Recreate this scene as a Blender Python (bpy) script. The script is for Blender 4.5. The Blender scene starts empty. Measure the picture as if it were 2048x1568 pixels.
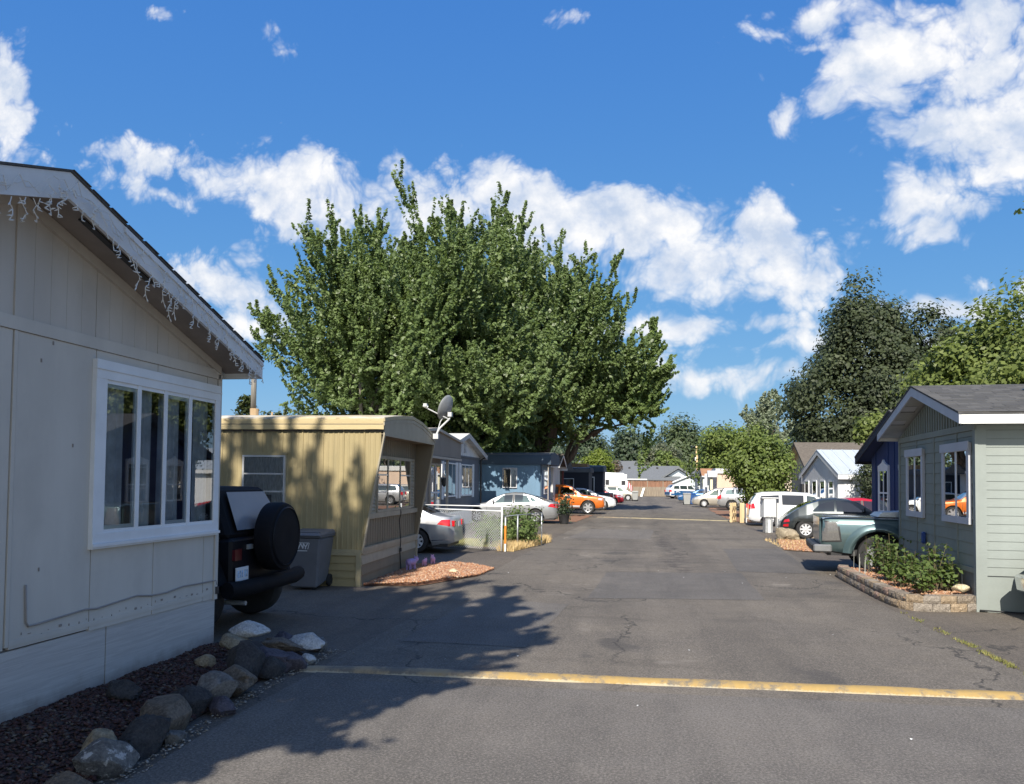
import bpy, bmesh, math, random
import numpy as np
from mathutils import Vector, Matrix, noise as mnoise
R = math.radians
PI = math.pi
scene = bpy.context.scene
C = scene.collection
random.seed(7)
RNG = np.random.default_rng(7)

# ------------------------------------------------------------------ camera
cam_d = bpy.data.cameras.new('camera')
cam = bpy.data.objects.new('camera', cam_d)
C.objects.link(cam)
scene.camera = cam
cam_d.sensor_fit = 'HORIZONTAL'
cam_d.sensor_width = 36.0
cam_d.lens = 27.07
cam_d.shift_y = 0.0613
cam_d.clip_start = 0.05
cam_d.clip_end = 5000
EYE = 1.95
_yaw, _pit, _rol = R(9.6134), R(2.0), R(0.6)
_m = Matrix.Rotation(_yaw, 3, 'Z') @ Matrix.Rotation(PI / 2 + _pit, 3, 'X') @ Matrix.Rotation(_rol, 3, 'Z')
cam.matrix_world = Matrix.Translation((0, 0, EYE)) @ _m.to_4x4()

# ------------------------------------------------------------------ view
scene.view_settings.view_transform = 'Standard'
scene.view_settings.look = 'None'
scene.view_settings.exposure = 0.5
scene.view_settings.gamma = 1.0
scene.view_settings.use_curve_mapping = False
scene.render.engine = 'CYCLES'
scene.cycles.use_denoising = True
scene.cycles.max_bounces = 8
scene.cycles.transparent_max_bounces = 12

# ------------------------------------------------------------------ sun
SUN_EL = 40.0
SUN_AZ = 1.2          # the light travels along +Y, turned this many degrees towards +X
_tr = Vector((math.sin(R(SUN_AZ)) * math.cos(R(SUN_EL)), math.cos(R(SUN_AZ)) * math.cos(R(SUN_EL)), -math.sin(R(SUN_EL))))
sun_d = bpy.data.lights.new('sun', 'SUN')
sun_d.energy = 5.0
sun_d.angle = R(0.53)
sun_d.color = (1.0, 0.93, 0.82)
sun = bpy.data.objects.new('sun', sun_d)
C.objects.link(sun)
sun.location = (-3, -40, 40)
sun.rotation_euler = _tr.to_track_quat('-Z', 'Y').to_euler()

# ------------------------------------------------------------------ world: sky texture with a layer of clouds
world = bpy.data.worlds.new('World')
scene.world = world
world.use_nodes = True
world.cycles.sampling_method = 'MANUAL'
world.cycles.sample_map_resolution = 512
wt = world.node_tree
for n in list(wt.nodes):
    wt.nodes.remove(n)


class NT:
    """small helper to write node trees"""
    def __init__(self, tree):
        self.t = tree

    def new(self, typ, **kw):
        n = self.t.nodes.new(typ)
        for k, v in kw.items():
            setattr(n, k, v)
        return n

    def link(self, a, b):
        self.t.links.new(a, b)

    def put(self, sock, v):
        if hasattr(v, 'is_linked') or isinstance(v, bpy.types.NodeSocket):
            self.t.links.new(v, sock)
        else:
            sock.default_value = v

    def math(self, op, a, b=None, c=None, clamp=False):
        n = self.t.nodes.new('ShaderNodeMath')
        n.operation = op
        n.use_clamp = clamp
        self.put(n.inputs[0], a)
        if b is not None:
            self.put(n.inputs[1], b)
        if c is not None:
            self.put(n.inputs[2], c)
        return n.outputs[0]

    def vmath(self, op, a, b=None):
        n = self.t.nodes.new('ShaderNodeVectorMath')
        n.operation = op
        self.put(n.inputs[0], a)
        if b is not None:
            self.put(n.inputs[1], b)
        return n.outputs['Value'] if op in ('LENGTH', 'DOT_PRODUCT', 'DISTANCE') else n.outputs['Vector']

    def noise(self, vec, scale, detail=4, rough=0.55, dist=0.0):
        n = self.t.nodes.new('ShaderNodeTexNoise')
        n.inputs['Scale'].default_value = scale
        n.inputs['Detail'].default_value = detail
        n.inputs['Roughness'].default_value = rough
        n.inputs['Distortion'].default_value = dist
        if vec is not None:
            self.t.links.new(vec, n.inputs['Vector'])
        return n

    def smooth(self, v, lo, hi, a=0.0, b=1.0):
        n = self.t.nodes.new('ShaderNodeMapRange')
        n.interpolation_type = 'SMOOTHSTEP'
        self.put(n.inputs['Value'], v)
        n.inputs['From Min'].default_value = lo
        n.inputs['From Max'].default_value = hi
        n.inputs['To Min'].default_value = a
        n.inputs['To Max'].default_value = b
        return n.outputs['Result']

    def lin(self, v, lo, hi, a=0.0, b=1.0):
        n = self.t.nodes.new('ShaderNodeMapRange')
        self.put(n.inputs['Value'], v)
        n.inputs['From Min'].default_value = lo
        n.inputs['From Max'].default_value = hi
        n.inputs['To Min'].default_value = a
        n.inputs['To Max'].default_value = b
        return n.outputs['Result']

    def mix(self, f, a, b, blend='MIX'):
        n = self.t.nodes.new('ShaderNodeMix')
        n.data_type = 'RGBA'
        n.blend_type = blend
        self.put(n.inputs[0], f)
        for s, v in ((n.inputs[6], a), (n.inputs[7], b)):
            if isinstance(v, (tuple, list)):
                s.default_value = (*v[:3], 1.0)
            else:
                self.t.links.new(v, s)
        return n.outputs[2]


# clouds: soft ellipses in a projection of directions onto a plane ahead, roughened by noise
# (u = x/y, v = z/y of the direction; half widths, slope in degrees, weight)
CLOUDS = [
    (-0.962, 0.596, 0.052, 0.048, 0, 1.10),
    (-0.949, 0.534, 0.039, 0.038, -10, 0.90),
    (-0.684, 0.468, 0.120, 0.028, -12, 0.80),
    (-0.551, 0.434, 0.115, 0.037, -14, 0.90),
    (-0.415, 0.398, 0.110, 0.049, -16, 0.85),
    (-0.293, 0.382, 0.134, 0.055, -10, 0.90),
    (-0.748, 0.453, 0.081, 0.016, -12, 0.65),
    (-0.682, 0.416, 0.056, 0.012, -20, 0.72),
    (-0.504, 0.393, 0.090, 0.036, -12, 0.80),
    (-0.190, 0.397, 0.065, 0.034, -5, 1.00),
    (-0.102, 0.352, 0.099, 0.053, -10, 1.15),
    (-0.017, 0.322, 0.096, 0.056, -12, 1.15),
    (0.071, 0.292, 0.106, 0.052, -8, 1.10),
    (0.160, 0.314, 0.048, 0.045, 0, 1.25),
    (0.175, 0.259, 0.066, 0.047, -15, 1.10),
    (0.217, 0.230, 0.035, 0.025, -20, 0.80),
    (-0.033, 0.375, 0.018, 0.017, -30, 0.70),
    (-0.612, 0.283, 0.085, 0.042, -12, 1.00),
    (-0.561, 0.252, 0.061, 0.021, -10, 0.80),
    (-0.553, 0.213, 0.046, 0.017, -5, 0.70),
    (0.034, 0.199, 0.082, 0.023, 0, 1.00),
    (-0.029, 0.190, 0.038, 0.016, 0, 0.70),
    (0.142, 0.200, 0.036, 0.014, 0, 0.80),
    (0.328, 0.350, 0.063, 0.036, -5, 1.15),
    (0.381, 0.326, 0.031, 0.021, 20, 0.90),
    (0.339, 0.315, 0.045, 0.022, -10, 0.80),
    (0.277, 0.519, 0.073, 0.047, 10, 1.00),
    (0.341, 0.552, 0.109, 0.053, 15, 1.00),
    (0.414, 0.517, 0.095, 0.080, 10, 1.00),
    (0.402, 0.438, 0.106, 0.062, -10, 1.00),
    (0.340, 0.430, 0.074, 0.032, -5, 0.75),
    (0.429, 0.375, 0.066, 0.046, 0, 0.85),
    (0.212, 0.595, 0.048, 0.021, 0, 0.70),
    (0.218, 0.559, 0.060, 0.017, -8, 0.65),
    (0.170, 0.576, 0.043, 0.013, 5, 0.50),
    (0.338, 0.208, 0.147, 0.022, 2, 0.72),
    (0.163, 0.168, 0.156, 0.015, 0, 0.62),
    (0.072, 0.128, 0.148, 0.020, 0, 0.59),
    (0.422, 0.230, 0.066, 0.012, 0, 0.67),
    (0.252, 0.222, 0.052, 0.011, 0, 0.67),
    (-0.698, 0.680, 0.027, 0.016, -20, 0.60),
    (0.191, 0.477, 0.020, 0.015, 40, 0.65),
    (-0.501, 0.609, 0.026, 0.016, -30, 0.40),
    (-0.091, 0.617, 0.027, 0.009, 0, 0.50),
    (0.188, 0.392, 0.014, 0.006, 0, 0.50),
    (0.241, 0.361, 0.009, 0.009, 0, 0.55),
    (0.366, 0.164, 0.167, 0.016, 0, 0.57),
    (-1.228, 0.509, 0.243, 0.072, -10, 1.00),
    (-1.632, 0.703, 0.315, 0.103, 8, 1.00),
    (0.688, 0.448, 0.151, 0.064, 0, 1.00),
    (0.876, 0.266, 0.139, 0.044, 0, 1.00),
    (0.633, 0.217, 0.132, 0.035, 0, 0.80),
    (-0.488, 1.044, 0.201, 0.067, -10, 0.80),
    (0.255, 0.878, 0.181, 0.065, 10, 0.90),
    (0.746, 0.855, 0.201, 0.095, 0, 0.90),
    (-1.606, 0.283, 0.267, 0.058, 0, 0.90),
    (-2.302, 0.576, 0.618, 0.148, 0, 1.00),
    (1.189, 0.464, 0.206, 0.095, 0, 1.00),
    (-0.274, 1.521, 0.447, 0.148, 0, 0.80),
]


def cloud_group():
    g = bpy.data.node_groups.new('cloud_density', 'ShaderNodeTree')
    g.interface.new_socket('Vector', in_out='INPUT', socket_type='NodeSocketVector')
    g.interface.new_socket('Density', in_out='OUTPUT', socket_type='NodeSocketFloat')
    k = NT(g)
    gi = k.new('NodeGroupInput')
    go = k.new('NodeGroupOutput')
    v = gi.outputs['Vector']
    w = k.noise(v, 7.0, 3, 0.5)
    wv = k.vmath('SUBTRACT', w.outputs['Color'], (0.5, 0.5, 0.5))
    s = k.new('ShaderNodeVectorMath', operation='SCALE')
    k.link(wv, s.inputs[0])
    s.inputs['Scale'].default_value = 0.10
    vv = k.vmath('ADD', v, s.outputs['Vector'])
    best = None
    for (u0, v0, a, b, rot, amp) in CLOUDS:
        mp = k.new('ShaderNodeMapping', vector_type='TEXTURE')
        mp.inputs['Location'].default_value = (u0, v0, 0)
        mp.inputs['Rotation'].default_value = (0, 0, R(rot))
        mp.inputs['Scale'].default_value = (a, b, 1)
        k.link(vv, mp.inputs['Vector'])
        ln = k.vmath('LENGTH', mp.outputs['Vector'])
        e = k.math('MULTIPLY_ADD', ln, -0.66 * amp, 1.04 * amp)
        if best is None:
            best = e
        else:
            best = k.math('SMOOTH_MAX', best, e, 0.18)
    base = k.math('MAXIMUM', best, -0.6)
    f1 = k.noise(vv, 9.0, 10, 0.6)
    st = k.new('ShaderNodeMapping')
    st.inputs['Scale'].default_value = (4.0, 11.0, 1)
    st.inputs['Rotation'].default_value = (0, 0, R(12))
    k.link(v, st.inputs['Vector'])
    f2 = k.noise(st.outputs['Vector'], 1.0, 6, 0.6)
    # cauliflower heads
    vo = k.new('ShaderNodeTexVoronoi')
    vo.feature = 'F1'
    vo.inputs['Scale'].default_value = 17.0
    vo.inputs['Detail'].default_value = 3.0
    vo.inputs['Roughness'].default_value = 0.55
    vo.inputs['Lacunarity'].default_value = 2.3
    k.link(vv, vo.inputs['Vector'])
    n1 = k.math('MULTIPLY_ADD', f1.outputs['Fac'], 1.25, -0.625)
    n2 = k.math('MULTIPLY_ADD', f2.outputs['Fac'], 0.7, -0.35)
    n3 = k.math('MULTIPLY_ADD', vo.outputs['Distance'], -0.75, 0.36)
    d = k.math('ADD', k.math('ADD', k.math('ADD', base, n1), n2), n3)
    k.link(d, go.inputs['Density'])
    return g


k = NT(wt)
tc = k.new('ShaderNodeTexCoord')
sep = k.new('ShaderNodeSeparateXYZ')
k.link(tc.outputs['Generated'], sep.inputs[0])
dx, dy, dz = sep.outputs
ay = k.math('MAXIMUM', k.math('ABSOLUTE', dy), 0.08)
cu = k.math('DIVIDE', dx, ay)
# behind the camera the same kind of clouds goes on, shifted so that it is not a mirror image
cu = k.math('ADD', cu, k.math('MULTIPLY', k.math('LESS_THAN', dy, 0.0), 0.35))
cv = k.math('DIVIDE', dz, ay)
cx = k.new('ShaderNodeCombineXYZ')
k.link(cu, cx.inputs[0])
k.link(cv, cx.inputs[1])
G = cloud_group()
g1 = k.new('ShaderNodeGroup')
g1.node_tree = G
k.link(cx.outputs[0], g1.inputs[0])
off = k.vmath('ADD', cx.outputs[0], (0.008, 0.030, 0))
na = k.noise(cx.outputs[0], 9.0, 8, 0.62)
nb = k.noise(off, 9.0, 5, 0.58)
dens = g1.outputs[0]
alpha = k.smooth(dens, -0.28, 0.36)
lit = k.lin(k.math('SUBTRACT', na.outputs['Fac'], nb.outputs['Fac']), -0.14, 0.13, 0.0, 1.0)
edge = k.smooth(dens, -0.1, 0.7)
sky = k.new('ShaderNodeTexSky')
sky.sky_type = 'NISHITA'
sky.sun_disc = False
sky.sun_elevation = R(SUN_EL)
sky.sun_rotation = R(180 + SUN_AZ)
sky.altitude = 200
sky.air_density = 1.0
sky.dust_density = 0.6
sky.ozone_density = 2.2
SKYS = 0.10
# cumulus: bright where the density falls off upwards, blue-grey beneath
ccol = k.mix(lit, (4.0, 4.7, 5.9), (7.6, 7.5, 7.4))
ccol = k.mix(k.smooth(dens, 0.45, -0.05, 0.0, 0.45), ccol, (7.4, 7.4, 7.4))
hz = k.smooth(dz, 0.0, 0.22)
ccol = k.mix(hz, k.mix(0.35, ccol, (3.9, 4.6, 5.6)), ccol)
al = k.math('MULTIPLY', alpha, k.lin(edge, 0, 1, 0.80, 0.98))
up = k.math('MULTIPLY', al, k.smooth(dz, -0.01, 0.03))
# the photograph's rendering of the sky: deeper blue, paler and less yellow low down
ss = k.new('ShaderNodeSeparateColor')
k.link(sky.outputs[0], ss.inputs[0])
sc3 = k.new('ShaderNodeCombineColor')
for i_, (a_, g_) in enumerate(((0.48, 0.864), (1.25, 0.556), (3.62, 0.205))):
    k.link(k.math('MULTIPLY', k.math('POWER', k.math('MAXIMUM', ss.outputs[i_], 0.0), g_), a_), sc3.inputs[i_])
sunside = k.vmath('DOT_PRODUCT', tc.outputs['Generated'], (-math.sin(R(SUN_AZ)), -math.cos(R(SUN_AZ)), 0))
skyc = k.mix(k.smooth(sunside, -0.15, 0.55), sc3.outputs[0], sky.outputs[0])
fin = k.mix(up, skyc, ccol)
bg = k.new('ShaderNodeBackground')
bg.inputs['Strength'].default_value = SKYS
k.link(fin, bg.inputs['Color'])
wo = k.new('ShaderNodeOutputWorld')
k.link(bg.outputs[0], wo.inputs['Surface'])

# ====================================================================== helpers: meshes
class MB:
    """collects shapes and links them as ONE mesh object"""
    def __init__(self):
        self.v, self.f, self.m = [], [], []
        self.cur = 0

    def add(self, vs, fs):
        o = len(self.v)
        self.v += [tuple(p) for p in vs]
        self.f += [tuple(i + o for i in f) for f in fs]
        self.m += [self.cur] * len(fs)
        return self

    def box(self, x0, x1, y0, y1, z0, z1):
        if x0 > x1: x0, x1 = x1, x0
        if y0 > y1: y0, y1 = y1, y0
        if z0 > z1: z0, z1 = z1, z0
        return self.add([(x0, y0, z0), (x1, y0, z0), (x1, y1, z0), (x0, y1, z0), (x0, y0, z1), (x1, y0, z1), (x1, y1, z1), (x0, y1, z1)],
                        [(0, 3, 2, 1), (4, 5, 6, 7), (0, 1, 5, 4), (1, 2, 6, 5), (2, 3, 7, 6), (3, 0, 4, 7)])

    def hexa(self, lo, hi):
        """two quads (same winding, counter-clockwise seen from the hi side)"""
        return self.add(list(lo) + list(hi), [(3, 2, 1, 0), (4, 5, 6, 7), (0, 1, 5, 4), (1, 2, 6, 5), (2, 3, 7, 6), (3, 0, 4, 7)])

    def prism(self, poly, axis, lo, hi):
        """polygon in the two other axes, extruded along axis (0, 1, 2)"""
        def P(a, b, t):
            return [(t, a, b), (a, t, b), (a, b, t)][axis]
        n = len(poly)
        vs = [P(a, b, lo) for a, b in poly] + [P(a, b, hi) for a, b in poly]
        fs = [tuple(range(n)), tuple(range(2 * n - 1, n - 1, -1))]
        fs += [(i, i + n, (i + 1) % n + n, (i + 1) % n) for i in range(n)]
        area = sum(poly[i][0] * poly[(i + 1) % n][1] - poly[(i + 1) % n][0] * poly[i][1] for i in range(n))
        flip = (area > 0) != (axis == 1)
        if flip:
            fs = [tuple(reversed(f)) for f in fs]
            fs = fs if True else fs
        return self.add(vs, fs)

    def tube(self, pts, rad, n=8, cap=True):
        pts = [Vector(p) for p in pts]
        if not isinstance(rad, (list, tuple)):
            rad = [rad] * len(pts)
        vs, fs = [], []
        up = None
        for i, p in enumerate(pts):
            d = (pts[min(i + 1, len(pts) - 1)] - pts[max(i - 1, 0)])
            if d.length < 1e-9:
                d = Vector((0, 0, 1))
            d.normalize()
            if up is None:
                up = Vector((0, 0, 1)) if abs(d.z) < 0.9 else Vector((1, 0, 0))
            a = d.cross(up)
            if a.length < 1e-6:
                a = d.cross(Vector((0, 1, 0)))
            a.normalize()
            b = d.cross(a).normalized()
            up = -b if False else a.cross(d)
            for j in range(n):
                t = 2 * PI * j / n
                vs.append(p + a * (math.cos(t) * rad[i]) + b * (math.sin(t) * rad[i]))
        for i in range(len(pts) - 1):
            for j in range(n):
                q = (j + 1) % n
                fs.append((i * n + j, i * n + q, (i + 1) * n + q, (i + 1) * n + j))
        if cap:
            fs.append(tuple(range(n - 1, -1, -1)))
            k0 = (len(pts) - 1) * n
            fs.append(tuple(range(k0, k0 + n)))
        return self.add(vs, fs)

    def lathe(self, prof, n=24, centre=(0, 0, 0), axis='Z', cap=True):
        """profile of (r, h) turned about an axis"""
        vs, fs = [], []
        for r, hh in prof:
            for j in range(n):
                t = 2 * PI * j / n
                a, b = r * math.cos(t), r * math.sin(t)
                q = {'Z': (a, b, hh), 'Y': (a, hh, b), 'X': (hh, a, b)}[axis]
                vs.append((q[0] + centre[0], q[1] + centre[1], q[2] + centre[2]))
        m = len(prof)
        for i in range(m - 1):
            for j in range(n):
                q = (j + 1) % n
                f = (i * n + j, i * n + q, (i + 1) * n + q, (i + 1) * n + j)
                fs.append(f if axis != 'Y' else tuple(reversed(f)))
        if cap:
            a0, a1 = tuple(range(n - 1, -1, -1)), tuple(range((m - 1) * n, m * n))
            if axis == 'Y':
                a0, a1 = tuple(reversed(a0)), tuple(reversed(a1))
            fs += [a0, a1]
        return self.add(vs, fs)

    def xf(self, M, start=0):
        for i in range(start, len(self.v)):
            self.v[i] = tuple(M @ Vector(self.v[i]))
        return self

    def build(self, name, mat, parent=None, smooth=False, bevel=0.0, kind=None, label=None, fix=True):
        me = bpy.data.meshes.new(name)
        me.from_pydata(self.v, [], self.f)
        mats = mat if isinstance(mat, (list, tuple)) else [mat]
        for mm in mats:
            me.materials.append(mm)
        if len(mats) > 1:
            me.polygons.foreach_set('material_index', self.m)
        if fix:
            bm = bmesh.new()
            bm.from_mesh(me)
            bmesh.ops.recalc_face_normals(bm, faces=bm.faces)
            bm.to_mesh(me)
            bm.free()
        if smooth:
            me.polygons.foreach_set('use_smooth', [True] * len(me.polygons))
            if smooth != 'all':
                me.set_sharp_from_angle(angle=R(38))
        me.update()
        o = bpy.data.objects.new(name, me)
        C.objects.link(o)
        if parent is not None:
            o.parent = parent
        if bevel:
            b = o.modifiers.new('bevel', 'BEVEL')
            b.width = bevel
            b.segments = 1
            b.limit_method = 'ANGLE'
            b.angle_limit = R(40)
        if kind:
            o['kind'] = kind
        if label:
            o['label'] = label
        return o


def bx(name, dims, mat, parent, **kw):
    return MB().box(*dims).build(name, mat, parent, fix=False, **kw)


def thing(name, label, cat, loc=(0, 0, 0), rz=0.0, group=None):
    o = bpy.data.objects.new(name, None)
    o.empty_display_size = 0.3
    C.objects.link(o)
    o.location = loc
    o.rotation_euler = (0, 0, R(rz))
    o['label'] = label
    o['category'] = cat
    if group:
        o['group'] = group
    return o


def tag(o, label, cat, group=None, kind=None):
    o['label'] = label
    o['category'] = cat
    if group:
        o['group'] = group
    if kind:
        o['kind'] = kind
    return o


def struct(o):
    o['kind'] = 'structure'
    return o


def share(src, parent, loc=(0, 0, 0), rot=(0, 0, 0), scale=(1, 1, 1), name=None):
    """another object on the same mesh"""
    c = src.copy()
    C.objects.link(c)
    c.parent = parent
    c.location = loc
    c.rotation_euler = rot
    c.scale = scale
    return c


def copy_tree(root, loc, rz, label, group=None):
    r = root.copy()
    C.objects.link(r)
    r.location = loc
    r.rotation_euler = (0, 0, R(rz))
    r['label'] = label
    if group:
        r['group'] = group
    for ch in list(root.children):
        c = ch.copy()
        C.objects.link(c)
        c.parent = r
        for g in list(ch.children):
            d = g.copy()
            C.objects.link(d)
            d.parent = c
    return r


def fast_mesh(name, co, quads, mat, parent=None, smooth=False, tri=False):
    """mesh from numpy arrays (co: n x 3, quads: m x 4 or 3)"""
    me = bpy.data.meshes.new(name)
    k_ = 3 if tri else 4
    me.vertices.add(len(co))
    me.vertices.foreach_set('co', np.ascontiguousarray(co, dtype=np.float32).ravel())
    me.loops.add(len(quads) * k_)
    me.loops.foreach_set('vertex_index', np.ascontiguousarray(quads, dtype=np.int32).ravel())
    me.polygons.add(len(quads))
    me.polygons.foreach_set('loop_start', np.arange(0, len(quads) * k_, k_, dtype=np.int32))
    if smooth:
        me.polygons.foreach_set('use_smooth', np.ones(len(quads), dtype=bool))
    me.update(calc_edges=True)
    me.validate()
    me.materials.append(mat)
    o = bpy.data.objects.new(name, me)
    C.objects.link(o)
    if parent is not None:
        o.parent = parent
    return o


# ====================================================================== helpers: materials
def new_mat(name):
    m = bpy.data.materials.new(name)
    m.use_nodes = True
    t = m.node_tree
    for n in list(t.nodes):
        t.nodes.remove(n)
    k = NT(t)
    out = k.new('ShaderNodeOutputMaterial')
    b = k.new('ShaderNodeBsdfPrincipled')
    k.link(b.outputs[0], out.inputs['Surface'])
    return m, k, b, out


def coords(k, world_space=False):
    if world_space:
        return k.new('ShaderNodeNewGeometry').outputs['Position']
    return k.new('ShaderNodeTexCoord').outputs['Object']


def paint(name, col, var=0.08, scale=3.0, rough=0.55, bump=0.0, bscale=60.0, metal=0.0, coat=0.0, spec=0.5, dirt=None, dirt_amt=0.0, stretch=None, dscale=1.2):
    """a plain coloured surface with mottling, fine relief and optional grime patches"""
    m, k, b, out = new_mat(name)
    v = coords(k)
    if stretch:
        mp = k.new('ShaderNodeMapping')
        mp.inputs['Scale'].default_value = stretch
        k.link(v, mp.inputs['Vector'])
        v2 = mp.outputs['Vector']
    else:
        v2 = v
    n1 = k.noise(v2, scale, 5, 0.6)
    lo = tuple(c * (1 - var) for c in col)
    hi = tuple(min(1, c * (1 + var)) for c in col)
    c = k.mix(k.smooth(n1.outputs['Fac'], 0.3, 0.7), lo, hi)
    if dirt is not None:
        n2 = k.noise(v, dscale, 7, 0.68)
        c = k.mix(k.math('MULTIPLY', k.smooth(n2.outputs['Fac'], 0.48, 0.72), dirt_amt), c, dirt)
    k.link(c, b.inputs['Base Color'])
    b.inputs['Roughness'].default_value = rough
    b.inputs['Metallic'].default_value = metal
    b.inputs['Specular IOR Level'].default_value = spec
    if coat:
        b.inputs['Coat Weight'].default_value = coat
        b.inputs['Coat Roughness'].default_value = 0.04
    if bump:
        n3 = k.noise(v2, bscale, 4, 0.6)
        bp = k.new('ShaderNodeBump')
        bp.inputs['Strength'].default_value = bump
        bp.inputs['Distance'].default_value = 0.01
        k.link(n3.outputs['Fac'], bp.inputs['Height'])
        k.link(bp.outputs[0], b.inputs['Normal'])
    return m


def wood(name, col, var=0.25, axis=2, scale=6.0, rough=0.75, dirt=None, dirt_amt=0.0, bump=0.25):
    st = [scale * 4, scale * 4, scale * 4]
    st[axis] = scale * 0.25
    return paint(name, col, var, 1.0, rough, bump, 3.0, stretch=tuple(st), dirt=dirt, dirt_amt=dirt_amt)


def glass_mat(name, tint=(0.9, 0.95, 0.95), refl=1.0, rough=0.0):
    """thin window glass: see-through with a mirror that strengthens at grazing angles"""
    m = bpy.data.materials.new(name)
    m.use_nodes = True
    t = m.node_tree
    for n in list(t.nodes):
        t.nodes.remove(n)
    k = NT(t)
    out = k.new('ShaderNodeOutputMaterial')
    tr = k.new('ShaderNodeBsdfTransparent')
    tr.inputs['Color'].default_value = (*tint, 1)
    gl = k.new('ShaderNodeBsdfGlossy')
    gl.inputs['Roughness'].default_value = rough
    fr = k.new('ShaderNodeFresnel')
    fr.inputs['IOR'].default_value = 1.6
    f = k.math('MULTIPLY', fr.outputs[0], 2.7 * refl, clamp=True)
    mx = k.new('ShaderNodeMixShader')
    k.link(f, mx.inputs[0])
    k.link(tr.outputs[0], mx.inputs[1])
    k.link(gl.outputs[0], mx.inputs[2])
    k.link(mx.outputs[0], out.inputs['Surface'])
    return m


def car_paint(name, col, metal=0.35, rough=0.32):
    m, k, b, out = new_mat(name)
    v = coords(k)
    n1 = k.noise(v, 2.0, 4, 0.6)
    n2 = k.noise(v, 400.0, 1, 0.5)
    c = k.mix(k.smooth(n1.outputs['Fac'], 0.35, 0.7), tuple(x * 0.93 for x in col), col)
    c = k.mix(k.math('MULTIPLY', n2.outputs['Fac'], 0.10), c, tuple(min(1, x * 1.3 + 0.02) for x in col))
    k.link(c, b.inputs['Base Color'])
    b.inputs['Metallic'].default_value = metal
    b.inputs['Roughness'].default_value = rough
    b.inputs['Coat Weight'].default_value = 0.8
    b.inputs['Coat Roughness'].default_value = 0.05
    return m


def leaf_mat(name, col, col2, trans=0.35, rough=0.5):
    """foliage: each leaf its own tint, some light passing through"""
    m = bpy.data.materials.new(name)
    m.use_nodes = True
    t = m.node_tree
    for n in list(t.nodes):
        t.nodes.remove(n)
    k = NT(t)
    out = k.new('ShaderNodeOutputMaterial')
    g = k.new('ShaderNodeNewGeometry')
    v = coords(k)
    n1 = k.noise(v, 0.35, 3, 0.5)
    f = k.math('MULTIPLY_ADD', g.outputs['Random Per Island'], 0.75, k.math('MULTIPLY_ADD', n1.outputs['Fac'], 0.9, -0.33), clamp=True)
    c = k.mix(f, col, col2)
    b = k.new('ShaderNodeBsdfPrincipled')
    b.inputs['Roughness'].default_value = rough
    b.inputs['Specular IOR Level'].default_value = 0.35
    k.link(c, b.inputs['Base Color'])
    tl = k.new('ShaderNodeBsdfTranslucent')
    k.link(k.mix(0.6, c, k.mix(0.5, c, (0.35, 0.5, 0.05)), 'MIX'), tl.inputs['Color'])
    mx = k.new('ShaderNodeMixShader')
    mx.inputs[0].default_value = trans
    k.link(b.outputs[0], mx.inputs[1])
    k.link(tl.outputs[0], mx.inputs[2])
    k.link(mx.outputs[0], out.inputs['Surface'])
    return m


M = {}
M['glass'] = glass_mat('window_glass')
M['car_glass'] = glass_mat('car_glass', (0.22, 0.27, 0.27), 1.0)
M['dark_glass'] = glass_mat('privacy_glass', (0.05, 0.06, 0.06), 1.0)
M['interior'] = paint('dark_interior', (0.03, 0.032, 0.035), 0.3, 2.0, 0.8)
M['white'] = paint('white_trim', (0.74, 0.76, 0.78), 0.04, 3, 0.5, 0.08, 40, dirt=(0.5, 0.5, 0.48), dirt_amt=0.25)
M['black_rubber'] = paint('black_rubber', (0.022, 0.022, 0.023), 0.2, 5, 0.75, 0.15, 80)
M['black_plastic'] = paint('black_plastic', (0.03, 0.03, 0.032), 0.2, 5, 0.5)
M['chrome'] = paint('chrome', (0.72, 0.73, 0.75), 0.05, 5, 0.12, metal=1.0)
M['alloy'] = paint('alloy', (0.66, 0.67, 0.69), 0.05, 5, 0.3, metal=0.75)
M['hubcap'] = paint('silver_hubcap', (0.75, 0.76, 0.78), 0.05, 5, 0.35, metal=0.3)
M['red_lens'] = paint('red_lens', (0.55, 0.012, 0.02), 0.15, 8, 0.12, coat=1.0)
M['clear_lens'] = paint('clear_lens', (0.75, 0.77, 0.8), 0.1, 20, 0.08, metal=0.4, coat=1.0)
M['galv'] = paint('galvanised_steel', (0.55, 0.57, 0.58), 0.12, 8, 0.4, metal=0.6)

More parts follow.
